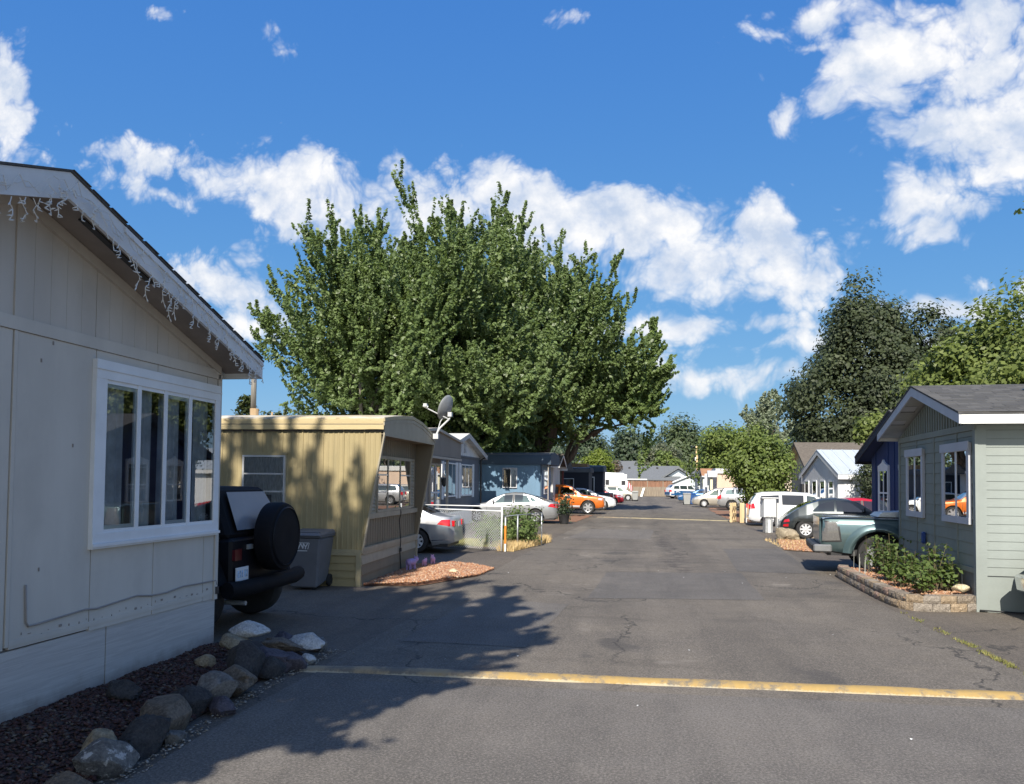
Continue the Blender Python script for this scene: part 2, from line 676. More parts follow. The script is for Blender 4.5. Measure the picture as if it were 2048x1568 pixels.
# ====================================================================== setting: ground, road, beds
def asphalt(name, base, warm, speck=0.5, cracks=True, stains=True):
    m, k, b, out = new_mat(name)
    v = coords(k, True)
    big = k.noise(v, 0.22, 6, 0.62)
    mid = k.noise(v, 1.7, 6, 0.65)
    fine = k.noise(v, 48.0, 6, 0.85)
    grit = k.noise(v, 320.0, 2, 0.6)
    st = k.new('ShaderNodeMapping')
    st.inputs['Scale'].default_value = (2.2, 0.16, 1)
    k.link(v, st.inputs['Vector'])
    streak = k.noise(st.outputs['Vector'], 1.0, 5, 0.6)
    c = k.mix(k.smooth(big.outputs['Fac'], 0.36, 0.66), tuple(x * 0.82 for x in base), warm)
    c = k.mix(k.math('MULTIPLY', k.smooth(mid.outputs['Fac'], 0.40, 0.72), 0.5), c, tuple(x * 1.28 for x in base))
    c = k.mix(k.math('MULTIPLY', k.smooth(streak.outputs['Fac'], 0.45, 0.66), 0.5), c, tuple(x * 0.70 for x in base))
    blot = k.noise(v, 0.55, 7, 0.72)
    c = k.mix(k.math('MULTIPLY', k.smooth(blot.outputs['Fac'], 0.52, 0.66), 0.40), c, tuple(x * 0.62 for x in base))
    c = k.mix(k.math('MULTIPLY', k.smooth(blot.outputs['Fac'], 0.46, 0.34), 0.35), c, tuple(min(1, x * 1.28) for x in warm))
    # pale stones and dark pits of the worn aggregate
    c = k.mix(k.math('MULTIPLY', k.smooth(fine.outputs['Fac'], 0.51, 0.60), speck), c, tuple(min(1, x * 2.0) for x in warm))
    c = k.mix(k.math('MULTIPLY', k.smooth(fine.outputs['Fac'], 0.49, 0.40), 0.62), c, tuple(x * 0.40 for x in base))
    c = k.mix(k.math('MULTIPLY', k.smooth(grit.outputs['Fac'], 0.6, 0.75), 0.35), c, (0.30, 0.28, 0.25))
    if stains:
        bl = k.noise(v, 0.9, 3, 0.5)
        c = k.mix(k.math('MULTIPLY', k.smooth(bl.outputs['Fac'], 0.63, 0.74), 0.6), c, (0.27, 0.24, 0.20))
        c = k.mix(k.math('MULTIPLY', k.smooth(bl.outputs['Fac'], 0.38, 0.30), 0.55), c, (0.06, 0.056, 0.053))
        # oil dripped along the middle of the lane
        sx = k.new('ShaderNodeSeparateXYZ')
        k.link(v, sx.inputs[0])
        wv = k.noise(v, 0.25, 3, 0.5)
        ox = k.math('ADD', sx.outputs[0], k.math('MULTIPLY_ADD', wv.outputs['Fac'], 1.4, -1.5))
        lane = k.math('ABSOLUTE', ox)
        drip = k.noise(v, 2.4, 5, 0.7)
        oil = k.math('MULTIPLY', k.smooth(lane, 0.55, 0.05), k.smooth(drip.outputs['Fac'], 0.38, 0.62))
        oil = k.math('MULTIPLY', oil, k.smooth(sx.outputs[1], 10, 17))
        c = k.mix(k.math('MULTIPLY', oil, 0.62), c, (0.05, 0.043, 0.04))
    # wheel lanes rubbed darker, and crosswise bands where the paving joins
        for x0_ in (-0.9, 0.9):
            ln_ = k.math('ABSOLUTE', k.math('ADD', k.math('SUBTRACT', sx.outputs[0], 0.5 + x0_), k.math('MULTIPLY_ADD', wv.outputs['Fac'], 0.8, -0.4)))
            c = k.mix(k.math('MULTIPLY', k.math('MULTIPLY', k.smooth(ln_, 0.42, 0.05), k.smooth(mid.outputs['Fac'], 0.3, 0.6)), 0.30), c, tuple(x * 0.5 for x in base))
        bd = k.new('ShaderNodeMapping')
        bd.inputs['Scale'].default_value = (0.12, 0.55, 1)
        k.link(v, bd.inputs['Vector'])
        bn = k.noise(bd.outputs['Vector'], 1.0, 4, 0.6)
        c = k.mix(k.math('MULTIPLY', k.smooth(bn.outputs['Fac'], 0.54, 0.66), 0.38), c, tuple(x * 0.52 for x in base))
    h = k.math('MULTIPLY_ADD', fine.outputs['Fac'], 1.0, k.math('MULTIPLY', grit.outputs['Fac'], 0.4))
    if cracks:
        wr = k.noise(v, 1.3, 4, 0.6)
        wv2 = k.vmath('SUBTRACT', wr.outputs['Color'], (0.5, 0.5, 0.5))
        sc = k.new('ShaderNodeVectorMath', operation='SCALE')
        k.link(wv2, sc.inputs[0])
        sc.inputs['Scale'].default_value = 1.1
        cv_ = k.vmath('ADD', v, sc.outputs[0])
        vo = k.new('ShaderNodeTexVoronoi')
        vo.feature = 'DISTANCE_TO_EDGE'
        vo.inputs['Scale'].default_value = 0.24
        k.link(cv_, vo.inputs['Vector'])
        gate = k.noise(v, 0.35, 2, 0.5)
        cr = k.math('MULTIPLY', k.smooth(vo.outputs['Distance'], 0.006, 0.0015), k.smooth(gate.outputs['Fac'], 0.42, 0.52))
        c = k.mix(k.math('MULTIPLY', cr, 0.75), c, (0.04, 0.037, 0.034))
        h = k.math('SUBTRACT', h, k.math('MULTIPLY', cr, 2.0))
    k.link(c, b.inputs['Base Color'])
    b.inputs['Roughness'].default_value = 0.82
    b.inputs['Specular IOR Level'].default_value = 0.35
    bp = k.new('ShaderNodeBump')
    bp.inputs['Strength'].default_value = 0.55
    bp.inputs['Distance'].default_value = 0.006
    k.link(h, bp.inputs['Height'])
    k.link(bp.outputs[0], b.inputs['Normal'])
    return m


M['asphalt'] = asphalt('road_asphalt', (0.137, 0.121, 0.102), (0.172, 0.149, 0.119))
M['asphalt_drive'] = asphalt('driveway_asphalt', (0.116, 0.100, 0.084), (0.142, 0.119, 0.093), 0.45, True, False)
M['asphalt_patch'] = asphalt('patch_asphalt', (0.113, 0.105, 0.096), (0.138, 0.125, 0.110), 0.5, False, False)
M['asphalt_patch_pale'] = asphalt('pale_patch_asphalt', (0.136, 0.125, 0.112), (0.165, 0.148, 0.128), 0.5, False, False)


def dirt_mat(name, a, b_, sc=2.5):
    m, k, b, out = new_mat(name)
    v = coords(k, True)
    n1 = k.noise(v, sc, 8, 0.7)
    n2 = k.noise(v, 60, 3, 0.7)
    c = k.mix(k.smooth(n1.outputs['Fac'], 0.35, 0.68), a, b_)
    c = k.mix(k.math('MULTIPLY', n2.outputs['Fac'], 0.5), c, tuple(x * 0.5 for x in a))
    k.link(c, b.inputs['Base Color'])
    b.inputs['Roughness'].default_value = 0.95
    bp = k.new('ShaderNodeBump')
    bp.inputs['Strength'].default_value = 0.6
    bp.inputs['Distance'].default_value = 0.02
    k.link(n2.outputs['Fac'], bp.inputs['Height'])
    k.link(bp.outputs[0], b.inputs['Normal'])
    return m


M['dirt'] = dirt_mat('dry_soil', (0.16, 0.115, 0.075), (0.24, 0.18, 0.115))
M['bark_soil'] = dirt_mat('bark_soil', (0.045, 0.026, 0.022), (0.075, 0.04, 0.034), 6)
M['red_soil'] = dirt_mat('red_soil', (0.24, 0.125, 0.075), (0.34, 0.18, 0.11), 5)
M['field'] = dirt_mat('field_soil', (0.12, 0.10, 0.06), (0.17, 0.15, 0.08), 0.4)


def sheet(name, pts, z, mat, n_edge=0, jit=0.0):
    """a flat sheet; its outline may be roughened"""
    P_ = []
    for i, p in enumerate(pts):
        q = pts[(i + 1) % len(pts)]
        P_.append((p[0], p[1], z))
        L = math.hypot(q[0] - p[0], q[1] - p[1])
        n = int(L / n_edge) if n_edge else 0
        for j in range(1, n):
            t = j / n
            a = mnoise.noise(Vector((p[0] + (q[0] - p[0]) * t, p[1] + (q[1] - p[1]) * t, 3.3)) * 1.7) * jit
            nx, ny = (q[1] - p[1]) / L, -(q[0] - p[0]) / L
            P_.append((p[0] + (q[0] - p[0]) * t + nx * a, p[1] + (q[1] - p[1]) * t + ny * a, z))
    mb = MB()
    mb.add(P_, [tuple(range(len(P_)))])
    o = mb.build(name, mat)
    if o.data.polygons[0].normal.z < 0:
        o.data.flip_normals()
    return struct(o)


sheet('ground', [(-1500, -1500), (1500, -1500), (1500, 2500), (-1500, 2500)], -0.03, M['field'])
sheet('driveway_surface', [(-16, -20), (16, -20), (16, 113.6), (-16, 113.6)], -0.012, M['asphalt_drive'])
road_pts = [(-3.35, -20), (4.02, -20), (3.98, 8), (3.88, 13), (4.05, 20), (4.6, 32), (4.9, 60), (5.0, 113.3), (-1.2, 113.3), (-2.0, 60), (-2.6, 40), (-3.0, 28), (-3.2, 17), (-3.3, 8)]
sheet('road', road_pts, -0.006, M['asphalt'], 0.5, 0.07)
# repairs in the road: thin layers a few millimetres proud
sheet('road_patch', [(-0.9, 13.1), (2.05, 13.6), (2.15, 17.6), (-0.75, 17.0)], -0.002, M['asphalt_patch'], 0.3, 0.03)
sheet('road_patch', [(-2.9, 9.1), (-1.35, 9.05), (-1.15, 12.4), (-2.75, 12.6)], -0.002, M['asphalt_patch_pale'], 0.3, 0.03)
sheet('road_patch', [(2.1, 17.9), (3.8, 17.8), (4.1, 24.5), (2.4, 24.0)], -0.002, M['asphalt_patch'], 0.3, 0.04)
sheet('road_patch', [(-3.3, 3.0), (4.0, 3.0), (3.95, 7.55), (-3.28, 7.2)], -0.002, M['asphalt_patch_pale'], 0.3, 0.03)
sheet('road_patch', [(-2.6, 27), (0.3, 27.4), (0.5, 33), (-2.2, 32.5)], -0.002, M['asphalt_patch_pale'], 0.3, 0.04)
sheet('verge', [(-60, 113.0), (60, 113.0), (60, 118), (-60, 118)], 0.0, M['dirt'], 0.6, 0.25)


# speed bumps: low rounded ridges, their yellow paint worn through
def bump_mat(name, yel, wear_lo, wear_hi, seed):
    m, k, b, out = new_mat(name)
    v = coords(k)
    sp = k.new('ShaderNodeSeparateXYZ')
    k.link(v, sp.inputs[0])
    n1 = k.noise(k.vmath('ADD', v, (seed, 0, 0)), 3.5, 8, 0.72)
    n2 = k.noise(v, 22, 6, 0.7)
    end = k.smooth(sp.outputs[0], -2.9, -1.2, 0.36, 0.0)
    w = k.math('ADD', k.math('MULTIPLY_ADD', n2.outputs['Fac'], 0.35, n1.outputs['Fac']), end)
    f = k.smooth(w, wear_lo, wear_hi)
    yl = k.mix(n2.outputs['Fac'], yel, tuple(x * 0.72 for x in yel))
    gr = k.mix(k.smooth(n1.outputs['Fac'], 0.4, 0.62), (0.34, 0.26, 0.155), (0.15, 0.135, 0.11))
    c = k.mix(f, yl, gr)
    # a ragged pale line of old paint along the near foot
    foot = k.math('ADD', sp.outputs[1], k.math('MULTIPLY_ADD', n2.outputs['Fac'], 0.05, -0.025))
    c = k.mix(k.math('MULTIPLY', k.smooth(foot, -0.086, -0.098), 0.6), c, (0.50, 0.45, 0.33))
    k.link(c, b.inputs['Base Color'])
    b.inputs['Roughness'].default_value = 0.8
    bp = k.new('ShaderNodeBump')
    bp.inputs['Strength'].default_value = 0.5
    bp.inputs['Distance'].default_value = 0.012
    k.link(k.math('MULTIPLY_ADD', f, -0.6, n2.outputs['Fac']), bp.inputs['Height'])
    k.link(bp.outputs[0], b.inputs['Normal'])
    return m


def speed_bump(label, p0, p1, width, height, mat):
    d = Vector((p1[0] - p0[0], p1[1] - p0[1], 0))
    L = d.length
    mb = MB()
    nx, nw = int(L / 0.12), 8
    vs, fs = [], []
    for i in range(nx + 1):
        t = i / nx
        e = min(1.0, t * L / 0.5, (1 - t) * L / 0.5) ** 0.5 if 0 < t < 1 else 0
        for j in range(nw + 1):
            s = j / nw * 2 - 1
            wob = mnoise.noise(Vector((t * L * 1.3, s * 2, 9))) * 0.018
            ed = mnoise.noise(Vector((t * L * 2.1, 5 * (s > 0), 4))) * 0.02 * abs(s)
            z = -0.004 + height * (1 - s * s) ** 0.75 * (0.35 + 0.65 * e) + (wob * 0.35 if abs(s) < 0.99 else 0)
            vs.append((t * L - L / 2, s * width / 2 + ed + wob * 0.3, z if abs(s) < 0.99 else -0.012))
    for i in range(nx):
        for j in range(nw):
            a = i * (nw + 1) + j
            fs.append((a, a + nw + 1, a + nw + 2, a + 1))
    mb.add(vs, fs)
    o = mb.build('speed_bump', mat, smooth='all')
    o.location = ((p0[0] + p1[0]) / 2, (p0[1] + p1[1]) / 2, 0)
    o.rotation_euler = (0, 0, math.atan2(d.y, d.x))
    tag(o, label, 'speed bump', 'speed bumps across the road')
    return o


speed_bump('wide yellow painted speed bump worn bare at its end by the rocks', (-3.45, 7.56), (3.95, 7.94), 0.205, 0.048, bump_mat('bump_yellow', (0.43, 0.29, 0.10), 0.62, 0.84, 0))
speed_bump('faded cream yellow speed bump farther down the road beside the pallet', (-2.5, 43.9), (4.7, 41.9), 0.2, 0.035, bump_mat('bump_cream', (0.40, 0.34, 0.20), 0.66, 0.85, 5))


# loose beds: many small chips, nobody could count them
def in_poly(x, y, poly):
    c = False
    j = len(poly) - 1
    for i in range(len(poly)):
        xi, yi = poly[i]
        xj, yj = poly[j]
        if (yi > y) != (yj > y) and x < (xj - xi) * (y - yi) / (yj - yi) + xi:
            c = not c
        j = i
    return c


def chips(name, poly, n, size, flat, mat, zf, label, cat, seed=1):
    rg = np.random.default_rng(seed)
    xs = [p[0] for p in poly]
    ys = [p[1] for p in poly]
    P_ = []
    while len(P_) < n:
        x, y = rg.uniform(min(xs), max(xs)), rg.uniform(min(ys), max(ys))
        if in_poly(x, y, poly):
            P_.append((x, y, zf(x, y)))
    P_ = np.array(P_)
    base = np.array([(1, 0, 0), (0, 1, 0), (-1, 0, 0), (0, -1, 0), (0, 0, 1), (0, 0, -1)], float)
    S = rg.uniform(0.5, 1.3, n)[:, None, None] * size
    sh = rg.uniform(0.55, 1.2, (n, 6, 1))
    V = base[None] * S * sh
    V[:, :, 1] *= rg.uniform(0.4, 0.9, (n, 1))
    V[:, :, 2] *= flat
    yaw = rg.uniform(0, 2 * PI, n)
    tl = rg.normal(0, 0.45, n)
    cx_, sx_ = np.cos(tl)[:, None], np.sin(tl)[:, None]
    y2 = V[:, :, 1] * cx_ - V[:, :, 2] * sx_
    z2 = V[:, :, 1] * sx_ + V[:, :, 2] * cx_
    c_, s_ = np.cos(yaw)[:, None], np.sin(yaw)[:, None]
    x3 = V[:, :, 0] * c_ - y2 * s_
    y3 = V[:, :, 0] * s_ + y2 * c_
    co = np.stack([x3, y3, z2], -1) + P_[:, None, :]
    tri = np.array([(0, 1, 4), (1, 2, 4), (2, 3, 4), (3, 0, 4), (1, 0, 5), (2, 1, 5), (3, 2, 5), (0, 3, 5)])
    F = (np.arange(n)[:, None, None] * 6 + tri[None]).reshape(-1, 3)
    o = fast_mesh(name, co.reshape(-1, 3), F, mat, tri=True)
    tag(o, label, cat, kind='stuff')
    return o


def chip_mat(name, cols, rough=0.9):
    m, k, b, out = new_mat(name)
    g = k.new('ShaderNodeNewGeometry')
    cr = k.new('ShaderNodeValToRGB')
    el = cr.color_ramp.elements
    while len(el) < len(cols):
        el.new(0.5)
    for i, c in enumerate(cols):
        el[i].position = i / (len(cols) - 1)
        el[i].color = (*c, 1)
    k.link(g.outputs['Random Per Island'], cr.inputs[0])
    k.link(cr.outputs[0], b.inputs['Base Color'])
    b.inputs['Roughness'].default_value = rough
    return m


M['bark'] = chip_mat('bark_chips', [(0.035, 0.016, 0.015), (0.07, 0.028, 0.024), (0.05, 0.022, 0.02), (0.10, 0.045, 0.036), (0.045, 0.035, 0.03), (0.16, 0.12, 0.09)])
M['lava'] = chip_mat('red_gravel', [(0.33, 0.155, 0.080), (0.44, 0.225, 0.115), (0.27, 0.115, 0.065), (0.50, 0.29, 0.165), (0.36, 0.17, 0.09), (0.55, 0.42, 0.30), (0.22, 0.10, 0.07)])
M['lava_dark'] = chip_mat('brown_gravel', [(0.20, 0.09, 0.065), (0.30, 0.13, 0.09), (0.15, 0.07, 0.055), (0.36, 0.20, 0.14)])

# bark bed under the beige house: from the wall to the row of rocks
BED = [(-4.72, 3.2), (-4.72, 7.95), (-4.45, 8.25), (-3.75, 8.2), (-3.72, 7.6), (-3.62, 6.6), (-3.5, 5.2), (-3.4, 3.2)]
zb = lambda x, y: 0.02 + 0.10 * max(0, min(1, (-3.5 - x) / 0.9)) + 0.03 * mnoise.noise(Vector((x * 2, y * 2, 0)))
mb = MB()
nx_, ny_ = 10, 40
vs_ = []
for j in range(ny_ + 1):
    y = 3.2 + (8.2 - 3.2) * j / ny_
    xr = -3.42 - 0.3 * (y - 3.2) / 5.0
    for i in range(nx_ + 1):
        x = -4.78 + (xr + 4.78) * i / nx_
        vs_.append((x, y, zb(x, y) - 0.02 if i < nx_ else -0.01))
mb.add(vs_, [(j * (nx_ + 1) + i, j * (nx_ + 1) + i + 1, (j + 1) * (nx_ + 1) + i + 1, (j + 1) * (nx_ + 1) + i) for j in range(ny_) for i in range(nx_)])
struct(mb.build('garden_bed', M['bark_soil'], smooth='all'))
chips('bark_mulch', BED, 9000, 0.030, 0.35, M['bark'], lambda x, y: zb(x, y) - 0.008, 'dark red bark mulch spread between beige house wall and rocks', 'mulch', 3)
BED2 = [(-5.15, 13.65), (-5.25, 17.3), (-4.4, 17.6), (-3.25, 17.0), (-3.35, 15.6), (-4.1, 13.9)]
sheet('garden_bed', BED2, 0.004, M['red_soil'], 0.2, 0.06)
z2 = lambda x, y: 0.02 + 0.05 * max(0.0, min(1.0, (x + 5.2) / 1.0, (-3.3 - x) / 0.5)) + 0.015 * mnoise.noise(Vector((x * 3, y * 3, 1)))
chips('red_gravel', BED2, 7000, 0.036, 0.6, M['lava'], z2, 'orange red lava gravel in front of the tan mobile home', 'gravel', 4)
BED3 = [(4.1, 13.15), (5.25, 13.4), (5.42, 17.5), (4.3, 17.55)]
sheet('garden_bed', BED3, 0.16, M['red_soil'])
chips('pink_gravel', BED3, 3200, 0.034, 0.7, M['lava'], lambda x, y: 0.175 + 0.05 * max(0, (x - 4.6)), 'pinkish red gravel filling the block planter', 'gravel', 5)
BED4 = [(4.15, 24.0), (5.6, 23.2), (6.6, 24.0), (6.2, 28.2), (4.75, 28.6), (4.45, 26.5)]
sheet('garden_bed', BED4, 0.002, M['dirt'], 0.3, 0.12)
chips('orange_gravel', BED4, 3600, 0.04, 0.6, M['lava'], lambda x, y: 0.02, 'patch of orange gravel around the tan boulder', 'gravel', 6)
for pts in ([(-6.5, 38.0), (-3.2, 38.2), (-2.9, 46.2), (-6.6, 46.0)], [(4.7, 41.5), (6.6, 41.0), (6.8, 57.5), (4.9, 58.5)], [(5.0, 60.5), (6.8, 60), (7, 64), (5.4, 64.2)]):
    sheet('garden_bed', pts, 0.0, M['red_soil'], 0.4, 0.15)

# ====================================================================== houses
class PL:
    """a wall plane of a house: u along the wall, z up, d out of the wall"""
    def __init__(self, kind, c):
        self.kind, self.c = kind, c

    def p(self, u, z, d):
        return {'x+': (self.c + d, u, z), 'x-': (self.c - d, u, z), 'y-': (u, self.c - d, z), 'y+': (u, self.c + d, z)}[self.kind]

    def box(self, mb, u0, u1, z0, z1, d0, d1):
        a, b = self.p(u0, z0, d0), self.p(u1, z1, d1)
        return mb.box(a[0], b[0], a[1], b[1], a[2], b[2])

    def bx(self, name, u0, u1, z0, z1, d0, d1, mat, parent, **kw):
        mb = MB()
        self.box(mb, u0, u1, z0, z1, d0, d1)
        return mb.build(name, mat, parent, fix=False, **kw)

    def poly(self, mb, pts, d0, d1):
        n = len(pts)
        vs = [self.p(u, z, d0) for u, z in pts] + [self.p(u, z, d1) for u, z in pts]
        fs = [tuple(range(n)), tuple(range(2 * n - 1, n - 1, -1))] + [(i, i + n, (i + 1) % n + n, (i + 1) % n) for i in range(n)]
        return mb.add(vs, fs)


def curtain(pl, u0, u1, z0, z1, d, mat, parent, amp=0.012, pitch=0.07, name='curtain'):
    mb = MB()
    n = max(6, int((u1 - u0) / pitch * 6))
    vs = []
    for i in range(n + 1):
        u = u0 + (u1 - u0) * i / n
        dd = d + amp * math.sin(u / pitch * 2 * PI + 1.5 * math.sin(u * 9)) * (0.6 + 0.4 * math.sin(u * 23))
        vs += [pl.p(u, z0, dd), pl.p(u, z1, d + (dd - d) * 0.6)]
    mb.add(vs, [(2 * i, 2 * i + 2, 2 * i + 3, 2 * i + 1) for i in range(n)])
    return mb.build(name, mat, parent, smooth='all', fix=False)


def win(pl, parent, u0, u1, z0, z1, cas=(0.08, 0.08, 0.08, 0.08), mulls=(), rails=(), mat=None, frame=None, d=0.0, thick=0.05, glass=None, curt=None, back=None, name='window', mw=0.03):
    """a framed window proud of its wall: casing boards, sash bars, a pane in every opening, dark room behind"""
    mat = mat or M['white']
    frame = frame or mat
    glass = glass or M['glass']
    l, r, b, t = cas
    mb = MB()
    pl.box(mb, u0, u1, z1 - t, z1, d, d + thick)
    pl.box(mb, u0 - 0.0, u1, z0, z0 + b, d, d + thick)
    pl.box(mb, u0, u0 + l, z0 + b, z1 - t, d, d + thick * 0.92)
    pl.box(mb, u1 - r, u1, z0 + b, z1 - t, d, d + thick * 0.92)
    w = mb.build(name, mat, parent, fix=False)
    a0, a1, b0, b1 = u0 + l, u1 - r, z0 + b, z1 - t
    if back is not False:
        pl.bx('room', a0, a1, b0, b1, d - 0.0, d + thick * 0.12, back or M['interior'], w)
    us = [a0] + [x for x in mulls] + [a1]
    zs = [b0] + [x for x in rails] + [b1]
    if mulls or rails:
        mb = MB()
        for x in mulls:
            pl.box(mb, x - mw / 2, x + mw / 2, b0, b1, d + thick * 0.35, d + thick * 0.8)
        for x in rails:
            for i in range(len(us) - 1):
                q0 = us[i] + (mw / 2 if i else 0)
                q1 = us[i + 1] - (mw / 2 if i < len(us) - 2 else 0)
                pl.box(mb, q0, q1, x - mw / 2, x + mw / 2, d + thick * 0.37, d + thick * 0.78)
        mb.build('sash', frame, w, fix=False)
    for i in range(len(us) - 1):
        for j in range(len(zs) - 1):
            q0 = us[i] + (mw / 2 if i else 0)
            q1 = us[i + 1] - (mw / 2 if i < len(us) - 2 else 0)
            y0 = zs[j] + (mw / 2 if j else 0)
            y1 = zs[j + 1] - (mw / 2 if j < len(zs) - 2 else 0)
            mb = MB()
            dd = d + thick * (0.62 + 0.02 * ((i + j) % 2))
            vs = [pl.p(q0, y0, dd), pl.p(q1, y0, dd), pl.p(q1, y1, dd), pl.p(q0, y1, dd)]
            mb.add(vs, [(0, 1, 2, 3)])
            mb.build('pane', glass, w, fix=False)
    if curt:
        for c in curt:
            curtain(pl, c[0], c[1], c[2], c[3], d + thick * 0.34, c[4], w, amp=thick * 0.16)
    return w


def siding(name, col, **kw):
    return paint(name, col, **{**dict(var=0.06, scale=2.0, rough=0.7, bump=0.15, bscale=25, stretch=(1, 1, 0.25), dirt=tuple(c * 0.72 for c in col), dirt_amt=0.35), **kw})


def shingles(name, col):
    m, k, b, out = new_mat(name)
    v = coords(k)
    n1 = k.noise(v, 1.2, 5, 0.6)
    st = k.new('ShaderNodeMapping')
    st.inputs['Scale'].default_value = (5, 18, 18)
    k.link(v, st.inputs['Vector'])
    n2 = k.noise(st.outputs[0], 1.0, 3, 0.7)
    n3 = k.noise(v, 90, 2, 0.6)
    c = k.mix(k.smooth(n2.outputs['Fac'], 0.35, 0.68), tuple(x * 0.72 for x in col), tuple(x * 1.3 for x in col))
    c = k.mix(k.math('MULTIPLY', n1.outputs['Fac'], 0.5), c, tuple(x * 0.85 for x in col))
    c = k.mix(k.math('MULTIPLY', n3.outputs['Fac'], 0.5), c, tuple(x * 0.55 for x in col))
    k.link(c, b.inputs['Base Color'])
    b.inputs['Roughness'].default_value = 0.9
    bp = k.new('ShaderNodeBump')
    bp.inputs['Strength'].default_value = 0.5
    bp.inputs['Distance'].default_value = 0.01
    k.link(n2.outputs['Fac'], bp.inputs['Height'])
    k.link(bp.outputs[0], b.inputs['Normal'])
    return m


M['lace'] = paint('lace_curtain', (0.62, 0.63, 0.66), 0.25, 9, 0.8, stretch=(6, 6, 1))
M['drape'] = paint('grey_drape', (0.55, 0.56, 0.58), 0.2, 5, 0.8)
M['shingle'] = shingles('charcoal_shingles', (0.085, 0.083, 0.082))
M['shingle_brown'] = shingles('brown_shingles', (0.14, 0.12, 0.10))
M['shingle_grey'] = shingles('grey_shingles', (0.17, 0.18, 0.19))


def gable_roof(parent, axis_x0, axis_x1, y_lo, y_mid, y_hi, z_eave, z_peak, th, mat, fascia_mat, fh=0.15, soffit_mat=None, ends=('lo', 'hi'), eaves=('lo', 'hi')):
    """pitched roof, ridge along local x; shingle layer, rake boards, eave boards and soffit as parts of the roof"""
    mb = MB()
    t = th
    for (ya, yb) in ((y_lo, y_mid), (y_hi, y_mid)):
        mb.add([(axis_x0, ya, z_eave), (axis_x1, ya, z_eave), (axis_x1, yb, z_peak), (axis_x0, yb, z_peak),
                (axis_x0, ya, z_eave - t), (axis_x1, ya, z_eave - t), (axis_x1, yb, z_peak - t), (axis_x0, yb, z_peak - t)],
               [(0, 1, 2, 3), (7, 6, 5, 4), (0, 4, 5, 1), (1, 5, 6, 2), (3, 7, 4, 0)] )
    roof = mb.build('roof', mat, parent)
    zt = t + 0.003
    xi0, xi1 = axis_x0 + 0.02, axis_x1 - 0.02
    for e in ends:
        x0, x1 = (axis_x0 + 0.012, axis_x0 + 0.042) if e == 'lo' else (axis_x1 - 0.042, axis_x1 - 0.012)
        for ya, yb in ((y_lo, y_mid), (y_hi, y_mid)):
            s = 0.012 if ya < yb else -0.012
            m2 = MB()
            m2.prism([(ya + s, z_eave - zt), (yb, z_peak - zt), (yb, z_peak - zt - fh * 1.08), (ya + s, z_eave - zt - fh)], 0, x0, x1)
            m2.build('rake_board', fascia_mat, roof)
    for e in eaves:
        y0 = y_lo if e == 'lo' else y_hi
        s = 1 if e == 'lo' else -1
        m2 = MB()
        m2.box(xi0 + 0.025, xi1 - 0.025, y0 + s * 0.015, y0 + s * 0.045, z_eave - zt - fh, z_eave - zt)
        m2.build('eave_board', fascia_mat, roof, fix=False)
    if soffit_mat:
        for ya, yb in ((y_lo, y_mid), (y_hi, y_mid)):
            s = 0.05 if ya < yb else -0.05
            m2 = MB()
            q = fh * 0.55
            m2.add([(axis_x0 + 0.045, ya + s, z_eave - zt - q), (axis_x1 - 0.045, ya + s, z_eave - zt - q), (axis_x1 - 0.045, yb, z_peak - zt - q), (axis_x0 + 0.045, yb, z_peak - zt - q)], [(0, 1, 2, 3)])
            m2.build('soffit', soffit_mat, roof, fix=False)
    return roof


# ---------------------------------------------------------------------- beige house at the left edge
M['beige'] = siding('beige_siding', (0.56, 0.525, 0.47), dirt_amt=0.3)
M['beige_gable'] = siding('beige_gable_siding', (0.52, 0.48, 0.43), dirt_amt=0.35)
M['beige_skirt'] = siding('pale_skirting', (0.50, 0.485, 0.47), stretch=(1, 0.25, 1.0), bump=0.3, bscale=14)
_m, _k, _b, _o = new_mat('splashed_skirting')
_v = coords(_k)
_sp = _k.new('ShaderNodeSeparateXYZ')
_k.link(_v, _sp.inputs[0])
_n1 = _k.noise(_v, 5.0, 7, 0.7)
_mp = _k.new('ShaderNodeMapping')
_mp.inputs['Scale'].default_value = (1, 1.2, 26)
_k.link(_v, _mp.inputs['Vector'])
_n2 = _k.noise(_mp.outputs[0], 1.6, 5, 0.6, 0.8)
_c = _k.mix(_k.smooth(_n2.outputs['Fac'], 0.35, 0.65), (0.44, 0.425, 0.41), (0.52, 0.505, 0.485))
_f = _k.math('MULTIPLY', _k.smooth(_k.math('ADD', _sp.outputs[2], _k.math('MULTIPLY', _n1.outputs['Fac'], -0.30)), 0.12, -0.10), 0.7)
_c = _k.mix(_f, _c, (0.20, 0.155, 0.12))
_k.link(_c, _b.inputs['Base Color'])
_b.inputs['Roughness'].default_value = 0.75
_bp = _k.new('ShaderNodeBump')
_bp.inputs['Strength'].default_value = 0.35
_bp.inputs['Distance'].default_value = 0.008
_k.link(_n2.outputs['Fac'], _bp.inputs['Height'])
_k.link(_bp.outputs[0], _b.inputs['Normal'])
M['beige_skirt'] = _m
M['joint'] = paint('shadow_joint', (0.16, 0.14, 0.125), 0.2, 4, 0.9)
M['fascia_white'] = paint('fascia_white', (0.66, 0.67, 0.68), 0.05, 3, 0.55, 0.1, 40, dirt=(0.42, 0.40, 0.38), dirt_amt=0.3)
M['soffit_tan'] = paint('soffit_tan', (0.27, 0.235, 0.21), 0.1, 3, 0.8)

bh = thing('beige_house', 'beige grey panelled house end with low gable and wide white window', 'house', (-4.72, 8.03, 0))
